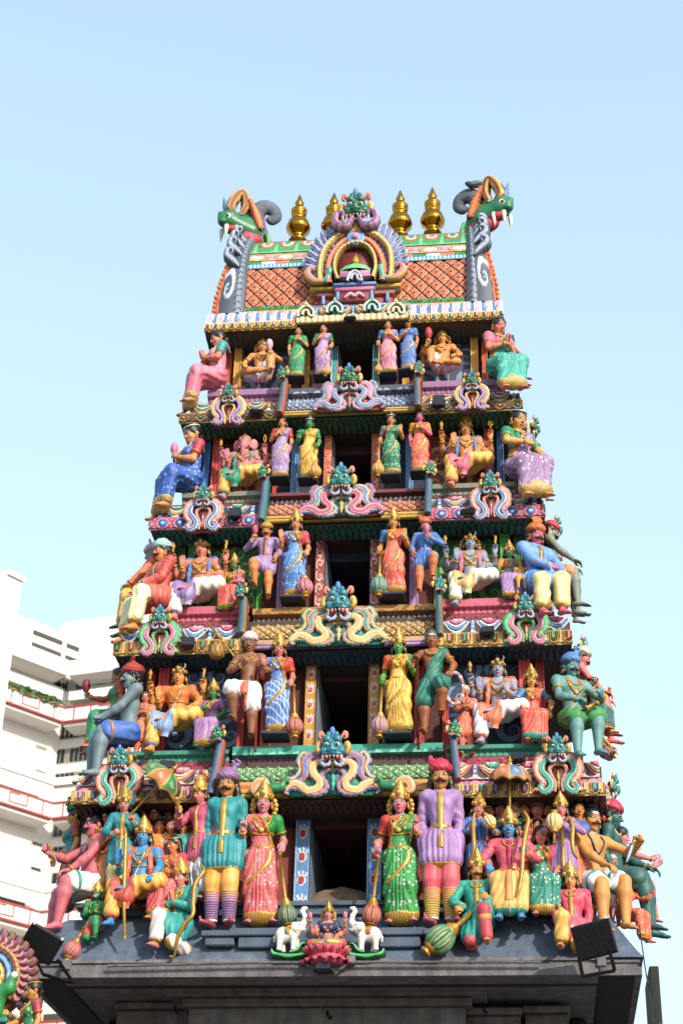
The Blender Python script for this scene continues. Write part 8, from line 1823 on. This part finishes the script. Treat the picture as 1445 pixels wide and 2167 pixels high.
# ================================================================ umbrellas
def umbrella(top, base, Yt, Yb, r, hgt, cols, label, pole_end=None):
    T = at(*top, Yt); B = at(*base, Yb); root = empty('parasol', B); Fm = frame_of(T-B)
    n = 64; k = 14; t = np.linspace(0, 1, k); a = np.linspace(0, 2*np.pi, n, endpoint=False)
    rr = r*np.sin(t*np.pi/2)**.9; zz = hgt*np.cos(t*np.pi/2)
    sc = 1-.10*np.abs(np.sin(a*4))[:, None]*t[None]**3
    V = np.stack([rr*sc*np.cos(a)[:, None], rr*sc*np.sin(a)[:, None], np.broadcast_to(zz, (n, k))-.03*np.abs(np.sin(a*4))[:, None]*-t[None]**3], 2)
    sec = np.floor(a/(2*np.pi)*8).astype(int) % len(cols); col = np.stack([rgb(c) for c in cols])[sec][:, None]*np.ones((n, k, 1))
    col[:, t > .86] = rgb('#b8923f'); fr = (a/(2*np.pi)*8) % 1; col[(fr < .06) | (fr > .94)] = rgb('#c9a850')
    m = ((fr-.5)[:, None]**2*14+(t[None]-.62)**2*12 < .42) & (np.sin((fr-.5)[:, None]*40+t[None]*22) > .1); col[m] = col[m]*.55+rgb('#f0d8c0')*.45
    mk('canopy', xf(V.reshape(-1, 3), Fm, T-B), grid_faces(n, k, cu=True)[:, ::-1], AT, root, col.reshape(-1, 3))
    mk('lining', xf(V.reshape(-1, 3)*A_([.965, .965, 1])-A_([0, 0, .012]), Fm, T-B), grid_faces(n, k, cu=True), mat('#8a5a3a'), root)
    V, F = lathe([(.0, hgt+.10), (.012, hgt+.06), (.03, hgt+.045), (.014, hgt+.03), (.035, hgt+.01), (.03, hgt-.01)], 14); mk('tip', xf(V, Fm, T-B), F, mat('#c9983f', 'gold'), root)
    E = A_([0, 0, 0.]) if pole_end is None else at(*pole_end, Yb)-B
    V, F = along([(0, 0), (.014, 0), (.018, .01), (.012, .03), (.012, 1)], E, T-B+Fm[:, 2]*hgt*.95, 10); mk('pole', V, F, mat('#b8923f', 'gold'), root)
    return tag(root, label, 'parasol', 'painted parasols')
umbrella((337, 1660), (193, 1813), .02, .24, .235, .17, ['#d9683c', '#2f8a4a'], 'orange and green ceremonial parasol tilted on a long gold pole, left group')
umbrella((1078, 1655), (1078, 1760), .06, .16, .205, .16, ['#3f7ab0', '#cf5a4a', '#d9785a'], 'upright parasol in blue, red and salmon panels over the right group')
# ================================================================ lamps
BLK = mat('#15161a', 'metal')
def flood(px, py, Y, wd, hg, yaw, pitch, roll, label, legs=None):
    """big flood lamp seen from behind with cooling fins"""
    P = at(px, py, Y); root = empty('floodlight', P); R = Rz(math.radians(yaw)) @ Ry(math.radians(roll)) @ Rx(math.radians(pitch))
    w, h, d = wd/2, hg/2, .075
    mk('housing', *(lambda q: (xf(q[0], R), q[1]))(box(-w, w, 0, d, -h, h, .012)), BLK, root, None, False)
    mb = MB()
    for i in range(17): x = -w*.92+i*w*1.84/16; mb.add(*box(x-.004, x+.004, -.035, -.001, -h*.9, h*.9, .001))
    V, F = mb.arr(); mk('cooling_fins', xf(V, R), F, BLK, root, None, False)
    mk('glass_front', *(lambda q: (xf(q[0], R), q[1]))(box(-w*.93, w*.93, d+.002, d+.008, -h*.9, h*.9, .002)), mat('#3a3f46', 'glass'), root, None, False)
    for sx in (-1, 1):
        V, F = box(sx*w*.86-.012, sx*w*.86+.012, -.03, .01, h-.01, h+.012, .002); mk('clip', xf(V, R), F, mat('#d8d8d4', 'gloss'), root, None, False)
    if legs:
        for (a, b) in legs:
            A = at(*a, Y-.01); B = at(*b, Y+.10); V, F = tube(A_([A, B])-P, .017, 4, caps=True); mk('bracket_leg', V, F, BLK, root, None, False)
        A = at(*legs[0][1], Y+.10); B = at(*legs[-1][1], Y+.10); V, F = tube(A_([A, B])-P, .016, 4); mk('bracket_foot', V, F, BLK, root, None, False)
    tag(root, label, 'floodlight', 'black floodlights on the tower')
flood(87, 1998, -.62, .33, .26, 24, 24, 24, 'large black finned floodlight at the lower left corner, tilted to the left', [((70, 2018), (92, 2062)), ((122, 2030), (156, 2080))])
flood(1256, 1988, -.55, .35, .30, -8, 12, -12, 'large black finned floodlight at the lower right corner in front of the youth', [((1224, 2024), (1232, 2066)), ((1288, 2010), (1300, 2054))])
def lamp(px, py, Y, w, h, pitch, yaw, label):
    P = at(px, py, Y); root = empty('small_floodlight', P); R = Rz(math.radians(yaw)) @ Rx(math.radians(pitch))
    V, F = MB().add(*box(-w/2, w/2, 0, .05, -h/2, h/2, .008)).add(*box(-w*.36, w*.36, .05, .085, -h*.36, h*.36, .01)).arr(); mk('housing', xf(V, R), F, BLK, root, None, False)
    V, F = box(-w*.44, w*.44, -.004, -.001, -h*.42, h*.42, .001); mk('glass_front', xf(V, R), F, mat('#22252a', 'glass'), root, None, False)
    t = spline([(-w*.54, .02, 0), (-w*.54, .03, -h*.6), (-w*.3, .05, -h*.8), (w*.3, .05, -h*.8), (w*.54, .03, -h*.6), (w*.54, .02, 0)], 30); mk('bracket', *tube(t, .007, 6), BLK, root)
    tag(root, label, 'floodlight', 'small black floodlights on the cornices')
for a in ((543, 866, .60, .15, .09, -55, 6, 'small black lamp under the top left niche, aimed upward'), (928, 846, .56, .13, .17, -8, 0, 'upright black lamp under the top right niche'),
          (497, 1083, .44, .13, .14, -14, 6, 'black lamp under the elephant-headed statue'), (990, 1078, .42, .15, .06, -70, 0, 'flat black lamp below the yellow trousered statue, second cornice'),
          (398, 1356, .28, .14, .13, -20, 10, 'black lamp on the third cornice below the blue-shawled statue'), (1030, 1331, .28, .13, .10, -25, -8, 'black lamp on the third cornice below the blue-grey statue'),
          (355, 1617, .08, .14, .11, -18, 12, 'black lamp on the fourth cornice below the orange statue'), (1092, 1600, .02, .15, .09, -25, -14, 'black lamp on the fourth cornice above the right parasol'),
          (740, 669, .70, .13, .08, -45, 0, 'small black lamp at the middle of the top eave'), (683, 2044, -.30, .14, .07, -20, 0, 'small black lamp just below the pink lotus pedestal')): lamp(*a)
# conduit along the eave
def conduit():
    pts = [(228, 2044), (330, 2042), (500, 2038), (630, 2037), (655, 2045), (690, 2053), (720, 2050), (740, 2038), (780, 2036), (900, 2036), (1020, 2036), (1148, 2036)]
    curve_item('cable_conduit', pts, -.155, .013, 'long grey electric conduit running along the eave below the figures', 'conduit', mat('#6a6a6c', 'stain'), 160)
    P = at(742, 2031, -.15); V, F = box(-.04, .04, 0, .06, -.035, .04, .004); o = mk('junction_box', V, F, mat('#8a8a88', 'stain'), None, None, False); o.location = P; tag(o, 'grey electric junction box on the conduit right of the lotus', 'junction box')
    for px, py, lab in ((180, 2042, 'left'), (1272, 2034, 'right')):
        P = at(px-40 if lab == 'left' else px, py, -.12); V, F = box(-.04, .04, 0, .06, -.04, .05, .004); o = mk('junction_box', V, F, mat('#7a7c7e', 'stain'), None, None, False); o.location = P; tag(o, 'grey junction box behind the big floodlight at the lower %s corner' % lab, 'junction box')
    for px, py in ((372, 2140), (695, 2150), (1025, 2140)):
        o = curve_item('wall_hook', [(px-2, py-10), (px-1, py), (px+4, py+6), (px+7, py+1)], [.60, .56, .54, .55], .012, 'rusty hook on the grey gate wall, %s' % {372: 'left end', 695: 'below the lotus', 1025: 'right end'}[px], 'hook', mat('#2a2624', 'metal'), 14)
    curve_item('hanging_cable', [(1352, 1960), (1366, 2060), (1374, 2100), (1381, 2167)], [.5, .2, .2, .2], .006, 'thin black cable hanging down the right corner', 'cable', mat('#1a1a1c'), 40)
conduit()
# ================================================================ pigeon
def pigeon():
    P = at(1003, 399, 1.52); root = empty('pigeon', P)
    g = Sdf(); g.ell((-.02, 0, .06), (.075, .045, .05), .03, Ry(.15)); g.ell((-.085, -.01, .085), (.03, .028, .03), .03); g.cone((-.11, -.012, .083), (-.125, -.014, .08), .008, .003, .01); g.cone((.03, 0, .062), (.125, 0, .095), .03, .018, .03)
    V, F = g.nets(.008); mk('body', V, F, mat('#3f444c'), root)
    for s in (-1, 1): V, F = ball((.015, s*.036, .068), (.075, .014, .034), 12, Ry(-.25)); mk('wing', V, F, mat('#5c6470'), root)
    for s in (-1, 1): mk('leg', *tube([(-.01, s*.015, .03), (-.012, s*.016, -.005)], .004, 6), mat('#a0504a'), root)
    for s in (-1, 1): mk('eye', *ball((-.094, s*.024-.01, .092), .005, 6), mat('#d9702f', 'gloss'), root)
    tag(root, 'dark grey pigeon resting on the right gable scroll against the sky', 'pigeon')
pigeon()
# ================================================================ neighbouring shrine top at the lower left edge
def shrine():
    Y = -.9; c0 = at(-22, 2072, Y); root = empty('shrine_arch', c0); k = 1/pxm(c0)
    mb = MB(); R2 = lambda r, a, tn=0: (math.cos(a)*r*k-math.sin(a)*tn*k, math.sin(a)*r*k*1.06+math.cos(a)*tn*k)
    ring = lambda r: [R2(r, a) for a in np.radians(np.linspace(-40, 220, 30))]
    V, F, c = strip2(ring(62), 17*k, .07, ['#c9a04a', '#8a3a30', '#e0c070'], 110, 9, scal=60); mb.add(V, F, c); mb.build('gold_rim', AT, root)
    mb = MB(); V, F, c = strip2(ring(47), 18*k, .06, ['#3f74b8', '#7fb0e0', '#3f74b8'], 110, 9, scal=34, y=-.02); mb.add(V, F, c); mb.build('blue_ring', AT, root)
    mb = MB(); V, F, c = strip2(ring(34), 12*k, .07, ['#c9a04a', '#e8d08a', '#c9a04a'], 110, 9, scal=50, y=-.03); mb.add(V, F, c); mb.build('inner_rim', AT, root)
    t = np.linspace(0, 2*np.pi, 40, endpoint=False); V, F = extr(np.stack([74*k*np.cos(t), 74*k*np.sin(t)], 1), .14); mk('back_plate', V+A_([0, .02, 0]), F, mat('#7a2f34'), root)
    fl = MB()
    for i, ad in enumerate(np.linspace(-34, 214, 23)):
        a = math.radians(ad)
        V, F, c = strip2([R2(65, a, -3), R2(78, a, 3), R2(90, a, -3), R2(101, a, 2), R2(96, a, 7)], [10*k, 18*k, 17*k, 10*k, 3*k], .06, ['#b86a50', '#7a4450', '#4a7a7a' if i % 2 else '#4a6090', '#b87a66'], 22, 9, y=.03); fl.add(V, F, c)
        V, F, c = strip2([R2(68, a, 7), R2(79, a, 2), R2(87, a, 7)], [10*k, 14*k, 4*k], .05, ['#a8586a', '#c89898', '#a8586a'], 12, 7, y=0); fl.add(V, F, c)
    fl.build('flame_fringe', AT, root)
    g = Sdf(); g.cone((.10, -.05, -.15), (.21, -.08, -.10), .075, .06, .04); g.cone((.21, -.08, -.10), (.24, -.10, -.02), .05, .04, .03); g.cone((.10, -.05, -.15), (.10, -.05, -.30), .08, .08, .04); g.cone((.24, -.1, -.02), (.28, -.1, .02), .03, .02, .02); V, F = g.nets(.014); mk('green_dragon', V, F, mat('#2f8a4a', 'gloss'), root)
    V, F = MB().add(*ball((.26, -.13, -.0), (.035, .02, .03), 8)).arr(); mk('dragon_jaw', V, F, mat('#e8e2d6'), root)
    for i, (c, z) in enumerate((('#c9a04a', -.27), ('#2f8a7a', -.33), ('#b8483a', -.40), ('#4a80b8', -.46), ('#c9a04a', -.55))): V, F = box(-.1, .22, -.06-.01*i, .3, z-.055, z-.002); mk('pedestal_band', V, F, mat(c), root, None, False)
    for z in (-.02, -.12): V, F = ball((-.02, -.08, z), (.14, .06, .07), 14); mk('red_cushion', V, F, mat('#b85a6a'), root)
    tag(root, 'flame-fringed painted arch of a neighbouring shrine at the lower left edge', 'shrine arch')
    mb = MB(); V, F = box(c0[0]-1.4, c0[0]+.35, Y+.12, Y+1.6, 0, c0[2]-.6); o = mk('shrine_wall', V, F, mat('#8a5a4a', 'wall'), None, None, False); tag(o, 'painted side wall of the neighbouring shrine below the flame arch', 'wall')
shrine()
figure('woman in a green saree with red sleeves looking left, beside the shrine arch', 'stand', (50, 2310), 2082, -1.05, -58, 'f', '#c98a48', [(-1, 'lap', {'w': (.05, -.2, -.2), 'h': 'grip'}), (1, 'down')], ('saree', '#1f7a48|#c8c06a', '#a83a48'), ('saree', '#1f7a48|#c8c06a', CR), hair_('knot', band=CR), jewel=2, belt='#c9983f')
# ================================================================ apartment building far behind on the left
def onp(px, py, P0, d):
    """point where the picture ray meets the vertical plane through P0 along d (xy)"""
    r = ((px-IW/2)/FPX)*RX-((py-IH/2)/FPX)*UX+FX; n = A_([-d[1], d[0], 0]); t = ((P0-CAM) @ n)/(r @ n); return CAM+t*r
def flats():
    C0 = at(137, 1498, 150.); zr = C0[2]; Lp = atz(26, 1457, zr); Rp = atz(240, 1485.5, zr)
    dl = unit((Lp-C0)*A_([1, 1, 0])); dr = unit((Rp-C0)*A_([1, 1, 0]))
    nl = A_([-dl[1], dl[0], 0]); nl = nl if nl @ (CAM-C0) > 0 else -nl; nr = A_([-dr[1], dr[0], 0]); nr = nr if nr @ (CAM-C0) > 0 else -nr
    base = empty('apartment_building', (C0[0], C0[1], 0)); O = A_([C0[0], C0[1], 0.])
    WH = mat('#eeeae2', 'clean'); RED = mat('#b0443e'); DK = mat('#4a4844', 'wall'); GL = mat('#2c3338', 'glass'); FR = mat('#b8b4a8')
    back = 3.0; LL, LR = 26.0, 40.0
    def slab(d, n, a, b, o0, o1, z0, z1, m, nm, par=None):
        """box along wing direction d from a to b metres, offsets o0..o1 along n, heights z0..z1"""
        V, F = box(a, b, o0, o1, z0, z1, .02); Fm = np.stack([d, n, A_([0, 0, 1.])], 1); V = V @ Fm.T
        if np.linalg.det(Fm) < 0: F = mirF(F)
        return mk(nm, V+A_([C0[0], C0[1], 0])-O, F, m, par or base, None, False)
    rows = [1498, 1700, 1930, 2165]; zs = [at(137, r, 150.)[2] for r in rows]; rh = at(137, 1498, 150.)[2]-at(137, 1527, 150.)[2]
    ztop = at(150, 1398, 150.)[2]; zpb = at(144, 1430, 150.)[2]; fl = (zs[0]-zs[1])/4
    wings = ((dl, nl, LL, 'left'), (dr, nr, LR, 'right'))
    for d, n, L, nm in wings:
        slab(d, n, -4, L, -14, -back, 0, zpb-.1, WH, 'wall')
        slab(d, n, 0, L, -14, 0, zpb, ztop, WH, 'parapet')
        slab(d, n, 0, L, -back+.02, -.6, zpb-1.0*fl, zpb-1.0*fl+1.1, WH, 'balcony_slab')
        slab(d, n, 0.5, L, -back-.3, -back+.01, zpb-.55*fl, zpb-.12*fl, DK, 'painted_shade_panel')  # solid dark slab on the wall, its colour stands in for recess shade
    for k, z in enumerate(zs):
        for d, n, L, nm in wings:
            slab(d, n, 0, L, -.25, 0, z-rh, z, mat('#f0ebe2', 'clean'), 'railing_panel')
            slab(d, n, 0, L, -back+.01, -.27, z-rh-.5, z-rh+.05, WH, 'balcony_floor')
            slab(d, n, 0, L, -back-.3, -back+.012, z-.5, z+1.6, DK, 'painted_shade_panel')  # dark slab again, shade of the balcony recess put into its colour
            slab(d, n, 0, L, -.3, .06, z+2.0, z+2.9, WH, 'balcony_beam') if k else None
            tr = slab(d, n, -.05, L, -.27, .10, z-.10, z+.12, RED, 'red_rail'); slab(d, n, -.05, L, -.27, .10, z-rh-.16, z-rh+.06, RED, 'red_rail')
            x = 1.2
            while x < L-3:
                for a, b, z0, z1 in ((x, x+.13, z-rh, z), (x+2.0, x+2.13, z-rh*.78, z), (x+2.1, x+4.2, z-rh*.80, z-rh*.72), (x+4.2, x+4.33, z-rh*.8, z-rh*.15), (x+3.0, x+4.3, z-rh*.2, z-rh*.12)): slab(d, n, a, b, .002, .07, z0, z1, RED, 'red_fretwork')
                x += 5.6
    # windows measured on the wall planes
    def win(px0, px1, r0, r1, d, n, n_p, m2=GL):
        Q = C0-n*back; A = onp(px0, r0, Q, d); B = onp(px1, r1, Q, d); a, b = sorted(((A-C0) @ d, (B-C0) @ d)); z0, z1 = sorted((A[2], B[2])); Mid = onp((px0+px1)/2, (r0+r1)/2, Q, d)[2]; hh = (z1-z0)/2
        w = slab(d, n, a-.12, b+.12, -back-.2, -back+.06, Mid-hh-.12, Mid+hh+.12, FR, 'window'); pw = (b-a)/n_p
        for i in range(n_p): slab(d, n, a+i*pw+.04, a+(i+1)*pw-.04, -back+.05, -back+.08, Mid-hh, Mid+hh, m2 if (i*7+int(r0)) % 5 != 2 else mat('#9a948a', 'glass'), 'pane', w)
    for r in (1532, 1583, 1635, 1736, 1787, 1840, 1948, 2000): win(80-(r-1532)*.045, 100-(r-1532)*.045, r-6, r+5, dl, nl, 1)
    for r in (1546, 1597, 1648, 1752, 1803, 1858, 1966): win(122-(r-1546)*.03, 186, r-9, r+12, dr, nr, 7); win(200, 262, r-18, r+2, dr, nr, 6)
    for x0, x1 in ((133, 190), (201, 228), (236, 270)): win(x0, x1, 1440-(x0-133)*.13, 1456-(x0-133)*.13, dr, nr, 4)
    for x0, x1, r in ((85, 105, 1434), (40, 58, 1412)): win(x0, x1, r-5, r+5, dl, nl, 1)
    # roof blocks
    P = onp(131, 1318, C0-nr*4, dr); a = (P-C0) @ dr; slab(dr, nr, a, LR, -13, -4, ztop-.5, P[2], WH, 'penthouse')
    P = onp(74, 1315, C0-nl*3, dl); a = (P-C0) @ dl; q = slab(dl, nl, a-9.5, a+6, -10, -3, ztop-.5, P[2], WH, 'roof_house')
    for i in range(4):
        for j in range(2): slab(dl, nl, a-8.6+j*4.6, a-4.6+j*4.6, -3.02, -2.9, P[2]-1.6-i*1.5, P[2]-1.05-i*1.5, DK, 'louvre', q)
    tag(base, 'pale apartment block with red-trimmed balconies rising behind the tower on the left', 'building')
    # plants along the balconies
    rng = np.random.RandomState(3)
    for k, (d, n, x0, lab) in enumerate(((dl, nl, 5.5, 'left bushy plant spilling over the upper red-trimmed balcony'), (dl, nl, 2.2, 'right bushy plant near the corner of the upper balcony'))):
        mb = MB(); 
        for i in range(260):
            p = O+A_([0, 0, zs[0]])+d*(x0+rng.randn()*1.1)+n*(-.5+rng.rand()*.8)+A_([0, 0, .1+rng.rand()*1.1-.4]); s = .10+.16*rng.rand(); R = frame_of(rng.randn(3)); V = xf(A_([[-.5, 0, 0], [0, .3, 0], [.5, 0, 0], [0, -.3, 0]])*s*2.2, R, p); mb.add(V, A_([[0, 1, 2, 3]]))
        V, F = mb.arr(); o = V.mean(0); q = mk('balcony_plant', V-o, F, mat('#4f7a3a'), None, None, False); q.location = o; tag(q, lab, 'plant', 'plants on the apartment balconies')
    # slab block at the left edge
    T0 = at(15, 1216, 110.); T1 = atz(47, 1231.5, T0[2]); d = unit((T1-T0)*A_([1, 1, 0])); L = np.linalg.norm((T1-T0)[:2]); f = unit((atz(-60, 1222, T0[2])-T0)*A_([1, 1, 0]))
    tw = empty('slab_block', (T0[0], T0[1], 0)); q = [T0, T1, T1+f*14, T0+f*14]; V = A_([(p[0]-T0[0], p[1]-T0[1], z) for z in (0, T0[2]) for p in q]); F = A_([[0, 1, 5, 4], [1, 2, 6, 5], [2, 3, 7, 6], [3, 0, 4, 7], [4, 5, 6, 7], [3, 2, 1, 0]])
    mk('wall', V, F, mat('#f0ece4', 'clean'), tw, None, False)
    V = A_([(p[0]-T0[0], p[1]-T0[1], z) for z in (T0[2]+.01, T0[2]+.5) for p in [T0+(T0-q[2])*.02, T1+(T1-q[3])*.02, q[2]+(q[2]-T0)*.02, q[3]+(q[3]-T1)*.02]]); mk('coping', V, F, mat('#f0ebe2', 'clean'), tw, None, False)
    tag(tw, 'plain white slab block at the left edge, taller than the apartments', 'building')
flats()
# ground
mb = MB(); n = 60; X, Y = np.meshgrid(np.linspace(-900, 900, n), np.linspace(-300, 1500, n), indexing='ij')
mb.add(np.stack([X, Y, 0*X], 2).reshape(-1, 3), grid_faces(n, n)); g = mb.build('ground', mat('#8a857d', 'stain')); g['kind'] = 'structure'
